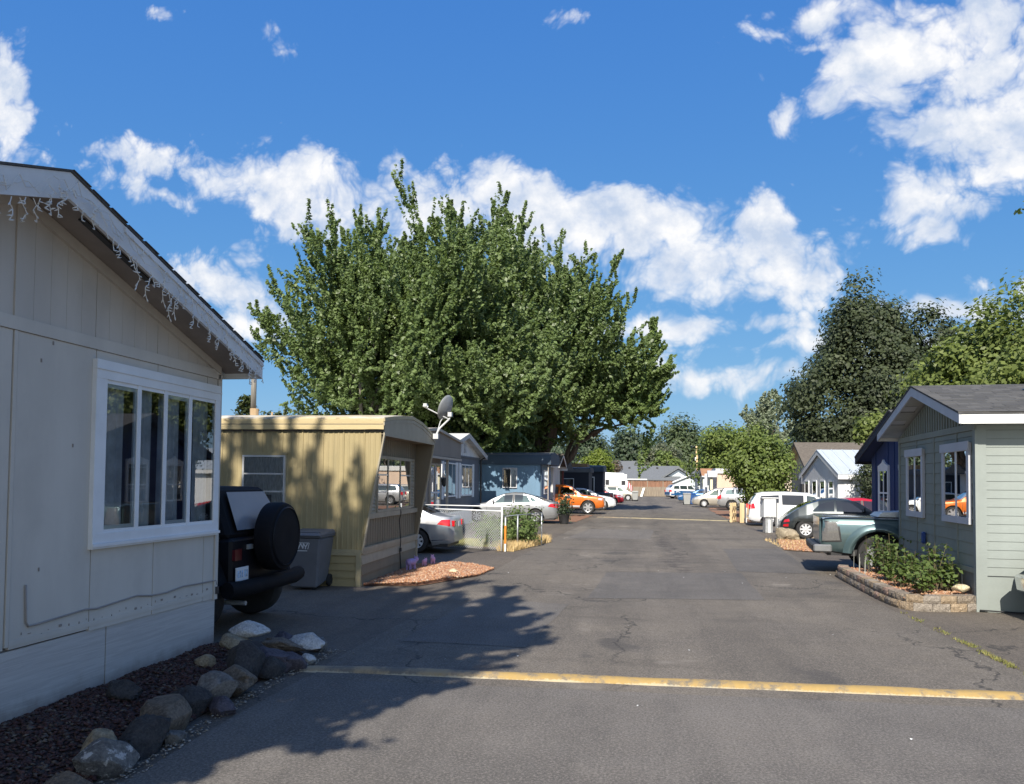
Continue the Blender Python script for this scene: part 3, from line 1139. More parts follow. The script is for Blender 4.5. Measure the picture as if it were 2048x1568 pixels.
# local: x out to the road, y along it (0 = far corner)
Y = lambda y: y - 8.03
XB = -11.0
zr = lambda y: 4.13 - 0.318 * abs(y - 5.13)        # underside of the roof at the wall
mb = MB()
mb.prism([(Y(2.25), -0.02), (Y(8.01), -0.02), (Y(8.01), zr(8.01)), (Y(5.13), zr(5.13)), (Y(2.25), zr(2.25))], 0, XB, -0.62)
mb.prism([(Y(2.25), 2.9), (Y(8.01), 2.9), (Y(8.01), zr(8.01)), (Y(5.13), zr(5.13)), (Y(2.25), zr(2.25))], 0, -0.62, -0.03)
mb.box(-0.62, -0.03, Y(2.25), Y(6.02), -0.02, 2.9)
mb.box(-0.62, -0.03, Y(6.02), Y(8.01), -0.02, 1.4)
mb.box(-0.62, -0.03, Y(7.92), Y(8.01), 1.4, 2.9)
wall = mb.build('wall', M['joint'], bh)
pl = PL('x+', -0.03)
MB().box(XB, -0.03, Y(8.012), Y(8.02), 0.0, 3.13).build('side_wall', M['beige'], bh, fix=False)
edges = [2.25, 3.40, 4.27, 5.105, 6.01, 6.88, 7.76, 7.965]
for i in range(len(edges) - 1):
    a, b_ = edges[i] + 0.005, edges[i + 1] - 0.005
    if i == 3:
        a += 0.045
    if a > 5.98 and b_ < 8:
        pl.bx('wall_panel', Y(a), Y(b_), 0.635 - 0.004 * i, 1.40, 0, 0.03, M['beige'], wall)
        pl.bx('wall_panel', Y(a), Y(b_), 2.94, 3.066, 0, 0.03, M['beige'], wall)
    else:
        pl.bx('wall_panel', Y(a), Y(b_), 0.65 - 0.004 * i, 3.066, 0, 0.03, M['beige'], wall)
pl.bx('batten', Y(5.11), Y(5.145), 0.66, 3.066, 0, 0.038, M['beige'], wall)
pl.bx('corner_board', Y(7.97), Y(8.035), 0.60, 3.12, -0.02, 0.045, M['beige'], wall)
pl.bx('band', Y(2.25), Y(8.0), 3.07, 3.172, 0, 0.045, M['beige'], wall)
pl.bx('base_strip', Y(5.15), Y(7.96), 0.66, 0.70, 0.031, 0.036, M['beige'], wall)
_st = MB()
_r = random.Random(2)
for _i in range(26):
    _y, _z = 5.25 + _i * 0.104 + _r.uniform(-.02, .02), 0.70 + _r.uniform(-.012, .03)
    pl.box(_st, Y(_y), Y(_y + _r.choice([.006, .006, .03])), _z, _z + _r.choice([.02, .02, .006]), 0.031, 0.035)
for _y, _z in ((5.38, 2.86), (5.42, 1.2), (5.75, 2.2), (5.5, 3.02)):
    pl.box(_st, Y(_y), Y(_y + .012), _z, _z + .03, 0.031, 0.036)
_st.build('nail_heads', M['soffit_tan'], wall, fix=False, kind='stuff')
gb = [4.25 + 0.1745 * i for i in range(22)]
for i in range(len(gb) - 1):
    a, b_ = gb[i], gb[i + 1]
    g = 0.0018 if (i % 5) else 0.006
    b_ = min(b_, 7.94)
    if b_ - a < 0.04:
        continue
    m2 = MB()
    pts = [(Y(a + g), 3.174), (Y(b_ - 0.0012), 3.174), (Y(b_ - 0.0012), max(3.18, zr(b_) - 0.01))]
    if a < 5.13 < b_:
        pts.append((Y(5.13), zr(5.13) - 0.01))
    pts.append((Y(a + g), max(3.18, zr(a) - 0.01)))
    pl.poly(m2, pts, 0, 0.026)
    m2.build('siding_board', M['beige_gable'], wall)
m2 = MB()
pl.poly(m2, [(Y(2.25), 3.174), (Y(4.245), 3.174), (Y(4.245), zr(4.245) - 0.01), (Y(2.25), zr(2.25) - 0.01)], 0, 0.026)
m2.build('wall_panel', M['beige_gable'], wall)
pl.bx('batten', Y(5.10), Y(5.135), 3.174, zr(5.11) - 0.05, 0.027, 0.04, M['beige_gable'], wall)
for (a, b_) in ((5.13, 7.99), (5.13, 2.27)):
    m2 = MB()
    pl.poly(m2, [(Y(a), zr(a) - 0.004), (Y(b_), zr(b_) - 0.004), (Y(b_), zr(b_) - 0.09), (Y(a), zr(a) - 0.095)], 0.027, 0.06)
    m2.build('rake_trim', M['beige_gable'], wall)
pls = PL('x+', -0.035)
for a, b_ in ((2.25, 6.243), (6.257, 8.03)):
    pls.bx('skirt_panel', Y(a), Y(b_), -0.02, 0.622, 0, 0.022, M['beige_skirt'], bh)
# the window: casing, four panes, a shallow room behind with drapes
wp = PL('x+', 0.0)
w = win(wp, bh, Y(5.97), Y(7.965), 1.325, 2.985, (0.14, 0.095, 0.135, 0.165), [Y(6.565), Y(6.975), Y(7.40)], (), M['white'], M['white'], d=0.0, thick=0.045, back=False, mw=0.055)
m2 = MB()
wp.box(m2, Y(6.105), Y(7.875), 2.785, 2.822, 0.002, 0.03)
wp.box(m2, Y(6.105), Y(7.875), 1.458, 1.49, 0.002, 0.032)
wp.box(m2, Y(5.955), Y(7.975), 1.345, 1.372, 0.046, 0.066)
wp.box(m2, Y(5.955), Y(7.975), 2.90, 2.915, 0.046, 0.056)
for a, b_ in ((6.11, 6.54), (7.0, 7.375)):
    wp.box(m2, Y(a), Y(a + 0.03), 1.49, 2.785, 0.004, 0.02)
    wp.box(m2, Y(b_ - 0.03), Y(b_), 1.49, 2.785, 0.004, 0.02)
    wp.box(m2, Y(a + 0.03), Y(b_ - 0.03), 2.75, 2.785, 0.004, 0.02)
    wp.box(m2, Y(a + 0.03), Y(b_ - 0.03), 1.49, 1.525, 0.004, 0.02)
m2.build('sliding_sash', M['white'], w, fix=False)
for a, b_ in ((6.08, 6.50), (6.70, 6.90), (7.02, 7.34), (7.62, 7.88)):
    curtain(wp, Y(a), Y(b_), 1.42, 2.88, -0.07, M['drape'], w, 0.022, 0.09)
# roof
yl, yh = 2.05, 8.19
gr_ = gable_roof(bh, XB, 0.44, Y(yl), Y(5.13), Y(yh), 3.305, 4.285, 0.018, M['shingle'], M['fascia_white'], 0.19, None, ('hi',), ('hi', 'lo'))
for ya in (yl, yh):
    m2 = MB()
    s = 0.05 if ya < 5 else -0.05
    q = 0.15
    m2.add([(-0.01, Y(ya + s), 3.305 - q), (0.395, Y(ya + s), 3.305 - q), (0.395, Y(5.13), 4.285 - q), (-0.01, Y(5.13), 4.285 - q),
            (-0.01, Y(ya + s), 3.305 - q + 0.02), (0.395, Y(ya + s), 3.305 - q + 0.02), (0.395, Y(5.13), 4.285 - q + 0.02), (-0.01, Y(5.13), 4.285 - q + 0.02)],
           [(0, 1, 2, 3), (4, 5, 6, 7), (0, 1, 5, 4), (1, 2, 6, 5), (2, 3, 7, 6), (3, 0, 4, 7)])
    m2.build('soffit', M['soffit_tan'], gr_)
m2 = MB()
m2.prism([(Y(5.45), 4.285 - 0.158 - 0.32 * 0.319), (Y(6.35), 4.285 - 0.158 - 1.22 * 0.319), (Y(6.35), 4.285 - 0.168 - 1.22 * 0.319), (Y(5.45), 4.285 - 0.168 - 0.32 * 0.319)], 0, 0.24, 0.30)
m2.build('soffit_vent', M['black_plastic'], gr_)
m2 = MB()
m2.prism([(Y(5.75), 4.285 - 0.62 * 0.319 - 0.035), (Y(8.17), 4.285 - 3.04 * 0.319 - 0.035), (Y(8.17), 4.285 - 3.04 * 0.319 - 0.085), (Y(5.75), 4.285 - 0.62 * 0.319 - 0.085)], 0, 0.425, 0.443)
m2.build('drip_board', M['fascia_white'], gr_)
# ragged edge of shingles along the rake
for i in range(14):
    y0 = 5.14 + i * 0.217
    za = 4.285 - (y0 - 5.13) * 0.319
    m2 = MB()
    dy = 0.19
    m2.prism([(Y(y0), za + 0.002), (Y(y0 + dy), za - dy * 0.319 + 0.002), (Y(y0 + dy), za - dy * 0.319 + 0.010), (Y(y0), za + 0.007)], 0, -0.3, 0.447 + 0.010 * random.random())
    m2.build('shingle', M['shingle'], gr_)
# cable stapled along the foot of the wall
cpts = [(5.29, 1.11), (5.305, 0.82), (5.33, 0.785), (5.42, 0.785), (5.95, 0.815), (6.1, 0.80), (6.64, 0.835), (6.85, 0.805), (7.1, 0.80), (7.39, 0.825), (7.7, 0.815), (8.0, 0.81), (8.02, 0.76)]
MB().tube([(0.012, Y(a), b_) for a, b_ in cpts], 0.008, 6).build('cable', paint('beige_cable', (0.30, 0.27, 0.25), 0.1, 3, 0.6), bh, smooth='all')
MB().box(0.0, 0.03, Y(7.99), Y(8.04), 0.66, 0.74).build('cable_clip', M['black_plastic'], bh, fix=False)

# icicle lights hung along the rake
M['bulb_wire'] = paint('white_light_wire', (0.62, 0.62, 0.60), 0.1, 5, 0.5)
sl = thing('string_lights', 'tangled white icicle string lights hung along the white gable edge', 'string lights', (-4.72 + 0.40, 8.03, 0))
rk = lambda y: 4.285 - 0.319 * abs(y - 5.13) - 0.035


def lwire(y0, y1, lo, hi, seed, x=0.066):
    rr = random.Random(seed)
    pts = []
    y = y0
    while y < y1:
        pts.append((x + rr.uniform(0, 0.006), Y(y), rk(y) - rr.uniform(lo, hi)))
        y += rr.uniform(0.03, 0.09)
    return pts


for s, (a, b_, lo, hi) in enumerate([(4.1, 5.7, 0.03, 0.14), (4.1, 6.4, 0.06, 0.17), (5.2, 8.15, 0.05, 0.18), (6.1, 8.15, 0.02, 0.12)]):
    MB().tube(lwire(a, b_, lo, hi, s), 0.0035, 4).build('wire', M['bulb_wire'], sl)


def strand_mesh(L, seed):
    rr = random.Random(seed)
    mb = MB()
    pts = [Vector((0, 0, 0))]
    z, y = 0.0, 0.0
    while z > -L:
        z -= rr.uniform(0.02, 0.045)
        y += rr.uniform(-0.028, 0.028)
        pts.append(Vector((rr.uniform(-0.01, 0.012), y, z)))
    mb.tube(pts, 0.0042, 4)
    for p in pts[1:]:
        d = Vector((rr.uniform(-0.5, 1), rr.uniform(-1, 1), rr.uniform(-1.0, 0.2))).normalized()
        mb.tube([p, p + d * 0.016, p + d * 0.036], [0.005, 0.0065, 0.002], 5)
    return mb


kinds = [strand_mesh(L, 50 + i).build('light_strand', M['bulb_wire'], sl, fix=False) for i, L in enumerate((0.05, 0.09, 0.14, 0.19, 0.25))]
used = [False] * 5
rr = random.Random(4)
y = 4.2
while y < 8.12:
    q = rr.choice([0, 0, 1, 1, 2, 2, 3, 4])
    top = rk(y) - (0.205 if rr.random() < 0.6 else rr.uniform(0.05, 0.16))
    pos = (0.07, Y(y), top)
    sc = (1, rr.choice([-1, 1]) * rr.uniform(0.8, 1.3), rr.uniform(0.8, 1.1))
    if used[q]:
        share(kinds[q], sl, pos, (rr.uniform(-0.25, 0.25), 0, 0), sc)
    else:
        kinds[q].location, kinds[q].scale = pos, sc
        used[q] = True
    y += rr.uniform(0.035, 0.10)

# ---------------------------------------------------------------------- tan mobile home
M['tan'] = siding('tan_metal_siding', (0.37, 0.30, 0.155), var=0.05, rough=0.5, dirt=(0.33, 0.275, 0.145), dirt_amt=0.5)
_m, _k, _b, _o = new_mat('tan_metal_siding')
_v = coords(_k)
_mp = _k.new('ShaderNodeMapping')
_mp.inputs['Scale'].default_value = (5.0, 5.0, 0.35)
_k.link(_v, _mp.inputs['Vector'])
_n1 = _k.noise(_mp.outputs[0], 1.0, 6, 0.65)
_n2 = _k.noise(_v, 0.8, 5, 0.6)
_c = _k.mix(_k.smooth(_n2.outputs['Fac'], 0.35, 0.65), (0.345, 0.285, 0.15), (0.385, 0.31, 0.165))
_c = _k.mix(_k.math('MULTIPLY', _k.smooth(_n1.outputs['Fac'], 0.50, 0.70), 0.55), _c, (0.27, 0.225, 0.125))
_c = _k.mix(_k.math('MULTIPLY', _k.smooth(_n1.outputs['Fac'], 0.42, 0.30), 0.4), _c, (0.43, 0.355, 0.20))
_k.link(_c, _b.inputs['Base Color'])
_b.inputs['Roughness'].default_value = 0.5
M['tan'] = _m
M['tan_trim'] = paint('tan_trim', (0.40, 0.345, 0.215), 0.08, 3, 0.55, dirt=(0.36, 0.31, 0.2), dirt_amt=0.4)
_m, _k, _b, _o = new_mat('tan_roof_coating')
_v = coords(_k)
_mp = _k.new('ShaderNodeMapping')
_mp.inputs['Scale'].default_value = (0.7, 2.2, 2.2)
_k.link(_v, _mp.inputs['Vector'])
_n1 = _k.noise(_mp.outputs[0], 1.3, 8, 0.68)
_n2 = _k.noise(_mp.outputs[0], 5.0, 8, 0.75)
_sp = _k.new('ShaderNodeSeparateXYZ')
_k.link(_v, _sp.inputs[0])
_c = _k.mix(_n1.outputs['Fac'], (0.50, 0.40, 0.21), (0.58, 0.465, 0.26))
_up = _k.smooth(_sp.outputs[2], 3.06, 3.14)
_c = _k.mix(_k.math('MULTIPLY', _k.math('MULTIPLY', _k.smooth(_n1.outputs['Fac'], 0.48, 0.56), _up), 0.85), _c, (0.60, 0.585, 0.55))
_c = _k.mix(_k.math('MULTIPLY', _k.math('MULTIPLY', _k.smooth(_n2.outputs['Fac'], 0.585, 0.62), _k.smooth(_sp.outputs[2], 2.97, 3.08)), 0.8), _c, (0.11, 0.085, 0.06))
_c = _k.mix(_k.math('MULTIPLY', _k.smooth(_n2.outputs['Fac'], 0.40, 0.33), 0.45), _c, (0.34, 0.26, 0.14))
_k.link(_c, _b.inputs['Base Color'])
_b.inputs['Roughness'].default_value = 0.6
_bp = _k.new('ShaderNodeBump')
_bp.inputs['Strength'].default_value = 0.5
_bp.inputs['Distance'].default_value = 0.015
_k.link(_n2.outputs['Fac'], _bp.inputs['Height'])
_k.link(_bp.outputs[0], _b.inputs['Normal'])
M['tan_roof'] = _m
M['olive_panel'] = siding('olive_panelling', (0.185, 0.155, 0.105), var=0.1, rough=0.6)
M['olive_trim'] = paint('olive_trim', (0.36, 0.32, 0.235), 0.08, 3, 0.6, dirt=(0.25, 0.22, 0.16), dirt_amt=0.4)
M['alu'] = paint('aluminium_frame', (0.72, 0.72, 0.70), 0.06, 4, 0.35, metal=0.5)

th = thing('tan_mobile_home', 'tan ribbed metal mobile home with curved roof and recessed olive end', 'mobile home', (-5.10, 13.60, 0), 1.9)
XL, WY = -11.0, 3.92
# ribbed long wall, its edge slanting out over the recessed end
zb_ = lambda x: 0.61 if x <= 0 else 0.61 + x / 0.39 * 2.15
mb = MB()
prof = []
x = XL
while x < 0.375:
    seam = abs((x / 0.40) - round(x / 0.40)) < 0.06
    for dx_, dy_ in ((0.0, 0.0), (0.012, -0.009), (0.030, -0.009), (0.042, 0.0)):
        prof.append((min(x + dx_, 0.385), dy_ * (1.0 if not seam else 1.9)))
    x += 0.10
vs, fs = [], []
for a, d in prof:
    vs += [(a, d - 0.004, zb_(a)), (a, d - 0.004, 2.90), (a, 0.03, zb_(a)), (a, 0.03, 2.90)]
for i in range(len(prof) - 1):
    q = i * 4
    fs += [(q, q + 4, q + 5, q + 1), (q + 3, q + 7, q + 6, q + 2), (q, q + 2, q + 6, q + 4)]
mb.add(vs, fs)
n_ = len(prof) * 4
mb.f.append((n_ - 4, n_ - 2, n_ - 1, n_ - 3)); mb.m.append(0)
lw = mb.build('long_wall', M['tan'], th)
mb = MB()
mb.box(XL, -0.06, 0.031, WY - 0.03, 0.0, 2.86)
mb.build('core', M['joint'], th, fix=False)
mb = MB()
mb.hexa([(0, WY - 0.03, 0.61), (0, WY, 0.61), (-0.3, WY, 0.61), (-0.3, WY - 0.03, 0.61)], [(0.385, WY - 0.03, 2.84), (0.385, WY, 2.84), (-0.3, WY, 2.84), (-0.3, WY - 0.03, 2.84)])
mb.build('side_wing', M['olive_panel'], th)
for y0, y1 in ((-0.03, 0.035), (WY - 0.035, WY + 0.02)):
    mb = MB()
    mb.hexa([(0.0, y0, 0.60), (0.028, y0, 0.60), (0.028, y1, 0.60), (0.0, y1, 0.60)], [(0.388, y0, 2.80), (0.416, y0, 2.80), (0.416, y1, 2.80), (0.388, y1, 2.80)])
    mb.build('edge_trim', M['olive_trim'], th)
# skirting of the long wall: lapped boards between trim
pn = PL('y-', 0.0)
for i, (a, b_) in enumerate(((0.415, 0.555), (0.28, 0.42), (0.145, 0.285), (-0.02, 0.15))):
    mb = MB()
    mb.hexa([(XL, -0.022, a), (-0.10, -0.022, a), (-0.10, 0.025, a), (XL, 0.025, a)], [(XL, -0.002, b_), (-0.10, -0.002, b_), (-0.10, 0.025, b_), (XL, 0.025, b_)])
    mb.build('skirt_board', M['tan'], th)
pn.bx('skirt_trim', XL, -0.10, 0.557, 0.608, 0.0, 0.035, M['tan_trim'], th)
pn.bx('skirt_trim', XL, -0.10, 0.610, 0.665, 0.012, 0.028, M['tan_trim'], th)
pn.bx('corner_post', -0.095, 0.0, -0.02, 0.66, -0.02, 0.036, M['tan_trim'], th)
# window in the long wall
win(pn, th, -2.34, -1.49, 1.36, 2.40, (0.035, 0.035, 0.035, 0.035), (), (1.72, 2.05), M['alu'], M['alu'], d=0.014, thick=0.055, mw=0.028,
    curt=[(-2.30, -1.53, 1.66, 2.36, M['lace']), (-1.76, -1.55, 1.40, 1.70, M['lace'])])
pn.bx('window_hood', -2.37, -1.46, 2.405, 2.45, 0.012, 0.05, M['tan'], th)
# recessed end wall: grooved panelling
pe = PL('x+', -0.05)
y = 0.04
first = None
i = 0
while y < WY - 0.06:
    wdt = (0.052, 0.085, 0.066, 0.11)[i % 4]
    y1 = min(y + wdt, WY - 0.04)
    pe.bx('wall_strip', y + 0.003, y1 - 0.003, 0.70, 2.80, 0, 0.028 + 0.004 * (i % 2), M['olive_panel'], th)
    y = y1
    i += 1
pe.bx('sill_band', 0.05, WY - 0.05, 1.215, 1.315, 0.034, 0.085, M['olive_trim'], th)
for a, b_ in ((0.575, 0.63), (0.632, 0.70)):
    pe.bx('belt_trim', 0.03, WY - 0.01, a, b_, 0.0, 0.09 if a > 0.6 else 0.075, M['olive_trim'], th)
for i, (a, b_) in enumerate(((0.39, 0.573), (0.20, 0.395), (-0.02, 0.205))):
    mb = MB()
    mb.hexa([(-0.05, 0.002, a), (0.022, 0.002, a), (0.022, WY - 0.02, a), (-0.05, WY - 0.02, a)], [(-0.05, 0.002, b_), (-0.004, 0.002, b_), (-0.004, WY - 0.02, b_), (-0.05, WY - 0.02, b_)])
    mb.build('skirt_board', M['olive_panel'] if i != 0 else M['olive_trim'], th)
pe.bx('corner_post', WY - 0.07, WY - 0.01, -0.02, 0.574, 0.02, 0.09, M['olive_trim'], th)
w = win(pe, th, 0.80, 3.27, 1.32, 2.44, (0.05, 0.05, 0.05, 0.06), [1.52, 2.42], (), M['olive_trim'], M['olive_trim'], d=0.034, thick=0.055, mw=0.07, back=paint('pale_blind', (0.16, 0.17, 0.165), 0.15, 3, 0.8))
mb = MB()
for a, b_ in ((0.85, 1.485), (2.455, 3.22)):
    for z in (1.72, 2.06):
        pe.box(mb, a, b_, z - 0.016, z + 0.016, 0.056, 0.078)
mb.build('sash', M['alu'], w, fix=False)


def shutter(pl_, parent, u0, u1, z0, z1, d, mat, n=14):
    mb = MB()
    for a, b_ in ((u0, u0 + 0.035), (u1 - 0.035, u1)):
        pl_.box(mb, a, b_, z0, z1, d, d + 0.03)
    for z in (z0, (z0 + z1) / 2 - 0.025, z1 - 0.05):
        pl_.box(mb, u0 + 0.035, u1 - 0.035, z, z + 0.05, d, d + 0.029)
    s = mb.build('shutter', mat, parent, fix=False)
    mb = MB()
    for i in range(n):
        z = z0 + 0.06 + (z1 - z0 - 0.12) * (i + 0.5) / n
        hgt = (z1 - z0 - 0.12) / n
        vs = []
        for uu in (u0 + 0.035, u1 - 0.035):
            vs += [pl_.p(uu, z - hgt * 0.45, d + 0.024), pl_.p(uu, z + hgt * 0.35, d + 0.006), pl_.p(uu, z + hgt * 0.45, d + 0.008), pl_.p(uu, z - hgt * 0.35, d + 0.027)]
        mb.add(vs, [(0, 1, 2, 3), (7, 6, 5, 4), (0, 4, 5, 1), (1, 5, 6, 2), (2, 6, 7, 3), (3, 7, 4, 0)])
    mb.build('slats', mat, s, kind='stuff')
    return s


shutter(pe, th, 0.48, 0.78, 1.30, 2.40, 0.036, M['olive_trim'])
shutter(pe, th, 3.30, 3.62, 1.33, 2.44, 0.036, M['olive_trim'])
MB().tube([(0.0, 2.44, 2.3), (0.012, 2.44, 1.5), (0.045, 2.44, 1.25), (0.012, 2.44, 1.1), (0.05, 2.44, 0.64), (0.035, 2.44, 0.45), (0.03, 2.5, 0.2), (0.04, 2.52, 0.02)], 0.011, 6).build('drop_cable', M['black_rubber'], th, smooth='all')
MB().box(0.03, 0.07, 2.41, 2.47, 0.42, 0.50).build('cable_box', M['black_plastic'], th, fix=False)
# roof: bowed, with a rolled rail along the eave and a header over the recessed end
arc = [(-0.055, 2.93), (-0.075, 2.985), (-0.072, 3.085), (0.0, 3.125), (0.6, 3.195), (1.3, 3.262), (1.9, 3.30), (2.02, 3.298), (2.7, 3.24), (3.3, 3.14), (3.85, 3.03), (3.97, 2.98), (3.96, 2.92)]
mb = MB()
nseg = 60
vs, fs = [], []
for i in range(nseg + 1):
    xx = XL + (0.40 - XL) * i / nseg
    for j, (a, z) in enumerate(arc):
        dz_ = 0.012 * mnoise.noise(Vector((xx * 1.6, a, 2))) + 0.02 * mnoise.noise(Vector((xx * 0.5, a * 2, 7))) if 3 <= j <= 9 else 0.006 * mnoise.noise(Vector((xx * 3, 0, 2)))
        vs.append((xx, a, z + dz_))
na = len(arc)
for i in range(nseg):
    for j in range(na - 1):
        fs.append((i * na + j, (i + 1) * na + j, (i + 1) * na + j + 1, i * na + j + 1))
    fs.append((i * na + na - 1, (i + 1) * na + na - 1, (i + 1) * na, i * na))
fs += [tuple(range(na)), tuple(range(nseg * na + na - 1, nseg * na - 1, -1))]
mb.add(vs, fs)
rf = mb.build('roof', M['tan_roof'], th, smooth=True)
pn.bx('rail_groove', XL, 0.395, 2.978, 2.990, 0.06, 0.089, M['joint'], rf)
vs, fs = [], []
mb = MB()
for i in range(81):
    xx = XL + (0.41 - XL) * i / 80
    wv_ = 0.012 * mnoise.noise(Vector((xx * 2.2, 1, 0)))
    for (a, z) in ((-0.085, 2.885 + wv_), (-0.088, 2.975), (-0.05, 2.975), (-0.04, 2.885 + wv_)):
        vs.append((xx, a, z))
for i in range(80):
    for j in range(4):
        fs.append((i * 4 + j, (i + 1) * 4 + j, (i + 1) * 4 + (j + 1) % 4, i * 4 + (j + 1) % 4))
mb.add(vs, fs + [(0, 1, 2, 3), (323, 322, 321, 320)])
mb.build('eave_rail', M['tan_roof'], rf)
pn.bx('eave_shade_strip', XL, 0.40, 2.85, 2.93, -0.03, 0.018, M['joint'], th)  # dark strip painted as the shadow gap below the eave
mb = MB()
hp = [(-0.02, 2.775), (WY, 2.79), (WY, 3.0), (3.3, 3.08), (2.0, 3.24), (1.3, 3.205), (0.5, 3.12), (-0.02, 3.05)]
mb.prism([(a, z) for a, z in hp], 0, 0.385, 0.413)
mb.build('header', M['olive_trim'], th)
for dz_, xo in ((0.0, 0.43), (-0.075, 0.422)):
    top = [(-0.07, 3.10), (0.5, 3.175), (1.3, 3.25), (1.95, 3.288), (2.7, 3.23), (3.3, 3.13), (3.97, 2.985)]
    for i in range(len(top) - 1):
        (a, z), (b_, z1) = top[i], top[i + 1]
        mb = MB()
        mb.prism([(a, z + dz_), (b_, z1 + dz_), (b_, z1 + dz_ - 0.065), (a, z + dz_ - 0.065)], 0, 0.40, xo)
        mb.build('header_trim', M['olive_trim'] if dz_ else M['tan_trim'], rf)
MB().box(-0.03, 0.39, 0.0, WY, 2.80, 2.82).build('end_soffit', M['olive_panel'], th, fix=False)

# satellite dish clamped to the far corner of that roof
M['dish_grey'] = paint('dish_grey', (0.20, 0.21, 0.22), 0.08, 4, 0.45)
M['dish_arm'] = paint('dish_arm_grey', (0.55, 0.56, 0.56), 0.06, 4, 0.45)
sd = thing('satellite_dish', 'grey satellite dish on a bent white arm at the tan roof corner', 'satellite dish', (-4.72, 17.25, 3.02))
MB().tube([(0, 0, -0.06), (0.04, 0, 0.05), (0.10, 0.02, 0.16), (0.30, 0.06, 0.36), (0.34, 0.06, 0.46)], 0.024, 8).build('mast', M['dish_arm'], sd, smooth='all')
MB().box(-0.05, 0.07, -0.05, 0.05, -0.10, 0.02).build('foot', M['dish_arm'], sd, fix=False)
mb = MB()
pr = []
for i in range(9):
    r = 0.30 * i / 8
    pr.append((max(r, 0.004), 0.10 * (r / 0.30) ** 2))
pr += [(0.305, 0.105), (0.30, 0.098)] + [(max(0.30 * i / 8, 0.004), 0.10 * (i / 8) ** 2 - 0.012) for i in range(8, -1, -1)]
mb.lathe(pr, 28)
Mx = Matrix.Translation((0.29, 0.06, 0.60)) @ Matrix.Rotation(R(-14), 4, 'Z') @ Matrix.Rotation(R(-70), 4, 'Y')
mb.xf(Mx).build('dish', M['dish_grey'], sd, smooth='all')
MB().box(0.28, 0.37, 0.0, 0.12, 0.42, 0.52).build('bracket', M['dish_arm'], sd, fix=False)
MB().tube([(0.30, 0.05, 0.36), (0.10, -0.02, 0.46), (-0.22, -0.10, 0.62)], 0.014, 6).build('feed_arm', M['dish_arm'], sd)
MB().tube([(0.02, 0.02, 0.02), (0.10, 0.03, 0.30), (0.17, 0.04, 0.42)], 0.012, 6).build('strut', M['dish_arm'], sd)
mb = MB()
mb.tube([(-0.17, -0.09, 0.62), (-0.27, -0.11, 0.68)], [0.035, 0.045], 10)
mb.box(-0.26, -0.18, -0.16, -0.04, 0.64, 0.71)
mb.build('receiver', M['dish_arm'], sd)

# ---------------------------------------------------------------------- sage green house, right
M['sage_shade'] = siding('shaded_sage_siding', (0.255, 0.27, 0.225), stretch=(1, 1, 1))  # end wall sage, its colour set for shade
M['sage_light'] = siding('sunlit_sage_siding', (0.255, 0.285, 0.265), dirt_amt=0.12, stretch=(1, 1, 1))  # the same sage, its colour set for sunlight
M['sage_dark'] = siding('slate_skirting', (0.13, 0.14, 0.14))
M['grey_white'] = paint('grey_white_trim', (0.50, 0.51, 0.54), 0.05, 3, 0.55)
M['eave_white'] = paint('eave_white', (0.80, 0.80, 0.78), 0.03, 3, 0.5)
M['soffit_pale'] = paint('soffit_pale', (0.42, 0.43, 0.42), 0.15, 2.5, 0.75)

gh = thing('green_house', 'sage green lap sided house with grey shingle roof behind the planter', 'house', (5.19, 13.20, 0), -3)
GW = 4.42
zg = lambda y: 3.60 - 0.29 * abs(y - 2.17)
mb = MB()
mb.prism([(0.01, -0.02), (GW - 0.01, -0.02), (GW - 0.01, 2.94), (2.17, zg(2.17) - 0.03), (0.01, 2.94)], 0, 0.012, 9.0)
gwall = mb.build('wall', M['sage_dark'], gh)
ge = PL('x-', 0.012)
# lap boards of the end wall, four bays of boards between battens
bays = [(0.085, 0.825), (0.875, 2.045), (2.095, 3.125), (3.175, 4.335)]
wins = [(0.17, 1.50, 1.34, 2.66), (2.62, 3.74, 1.34, 2.65)]
row_h = (2.85 - 0.665) / 11.5
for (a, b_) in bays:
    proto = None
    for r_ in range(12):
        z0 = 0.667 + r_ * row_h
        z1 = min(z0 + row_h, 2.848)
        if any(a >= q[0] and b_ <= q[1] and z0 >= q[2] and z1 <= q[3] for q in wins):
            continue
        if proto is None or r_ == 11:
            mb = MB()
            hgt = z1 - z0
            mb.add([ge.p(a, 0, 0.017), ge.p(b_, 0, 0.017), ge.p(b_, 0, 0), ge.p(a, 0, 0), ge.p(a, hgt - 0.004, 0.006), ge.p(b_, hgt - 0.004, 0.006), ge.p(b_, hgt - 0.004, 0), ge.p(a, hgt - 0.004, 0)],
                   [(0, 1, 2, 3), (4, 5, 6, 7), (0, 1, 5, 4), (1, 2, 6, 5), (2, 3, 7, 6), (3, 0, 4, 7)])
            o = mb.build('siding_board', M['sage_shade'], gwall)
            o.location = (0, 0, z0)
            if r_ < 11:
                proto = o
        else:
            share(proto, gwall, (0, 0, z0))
for y in (0.85, 2.07, 3.15):
    segs = [(0.667, 2.848)]
    for q in wins:
        if q[0] < y < q[1]:
            segs = [(0.667, q[2] - 0.002), (q[3] + 0.002, 2.848)]
    for a, b_ in segs:
        ge.bx('batten', y - 0.024, y + 0.024, a, b_, 0, 0.026, M['sage_shade'], gwall)
ge.bx('band', -0.02, GW, 2.85, 2.955, 0, 0.034, M['sage_shade'], gwall)
ge.bx('base_band', 0.08, GW, 0.58, 0.664, 0, 0.034, M['sage_shade'], gwall)
ge.bx('corner_board', GW - 0.085, GW + 0.01, 0.0, 2.848, -0.02, 0.03, M['sage_shade'], gwall)
ge.bx('corner_board', -0.03, 0.08, -0.02, 2.848, -0.01, 0.032, M['sage_light'], gwall)
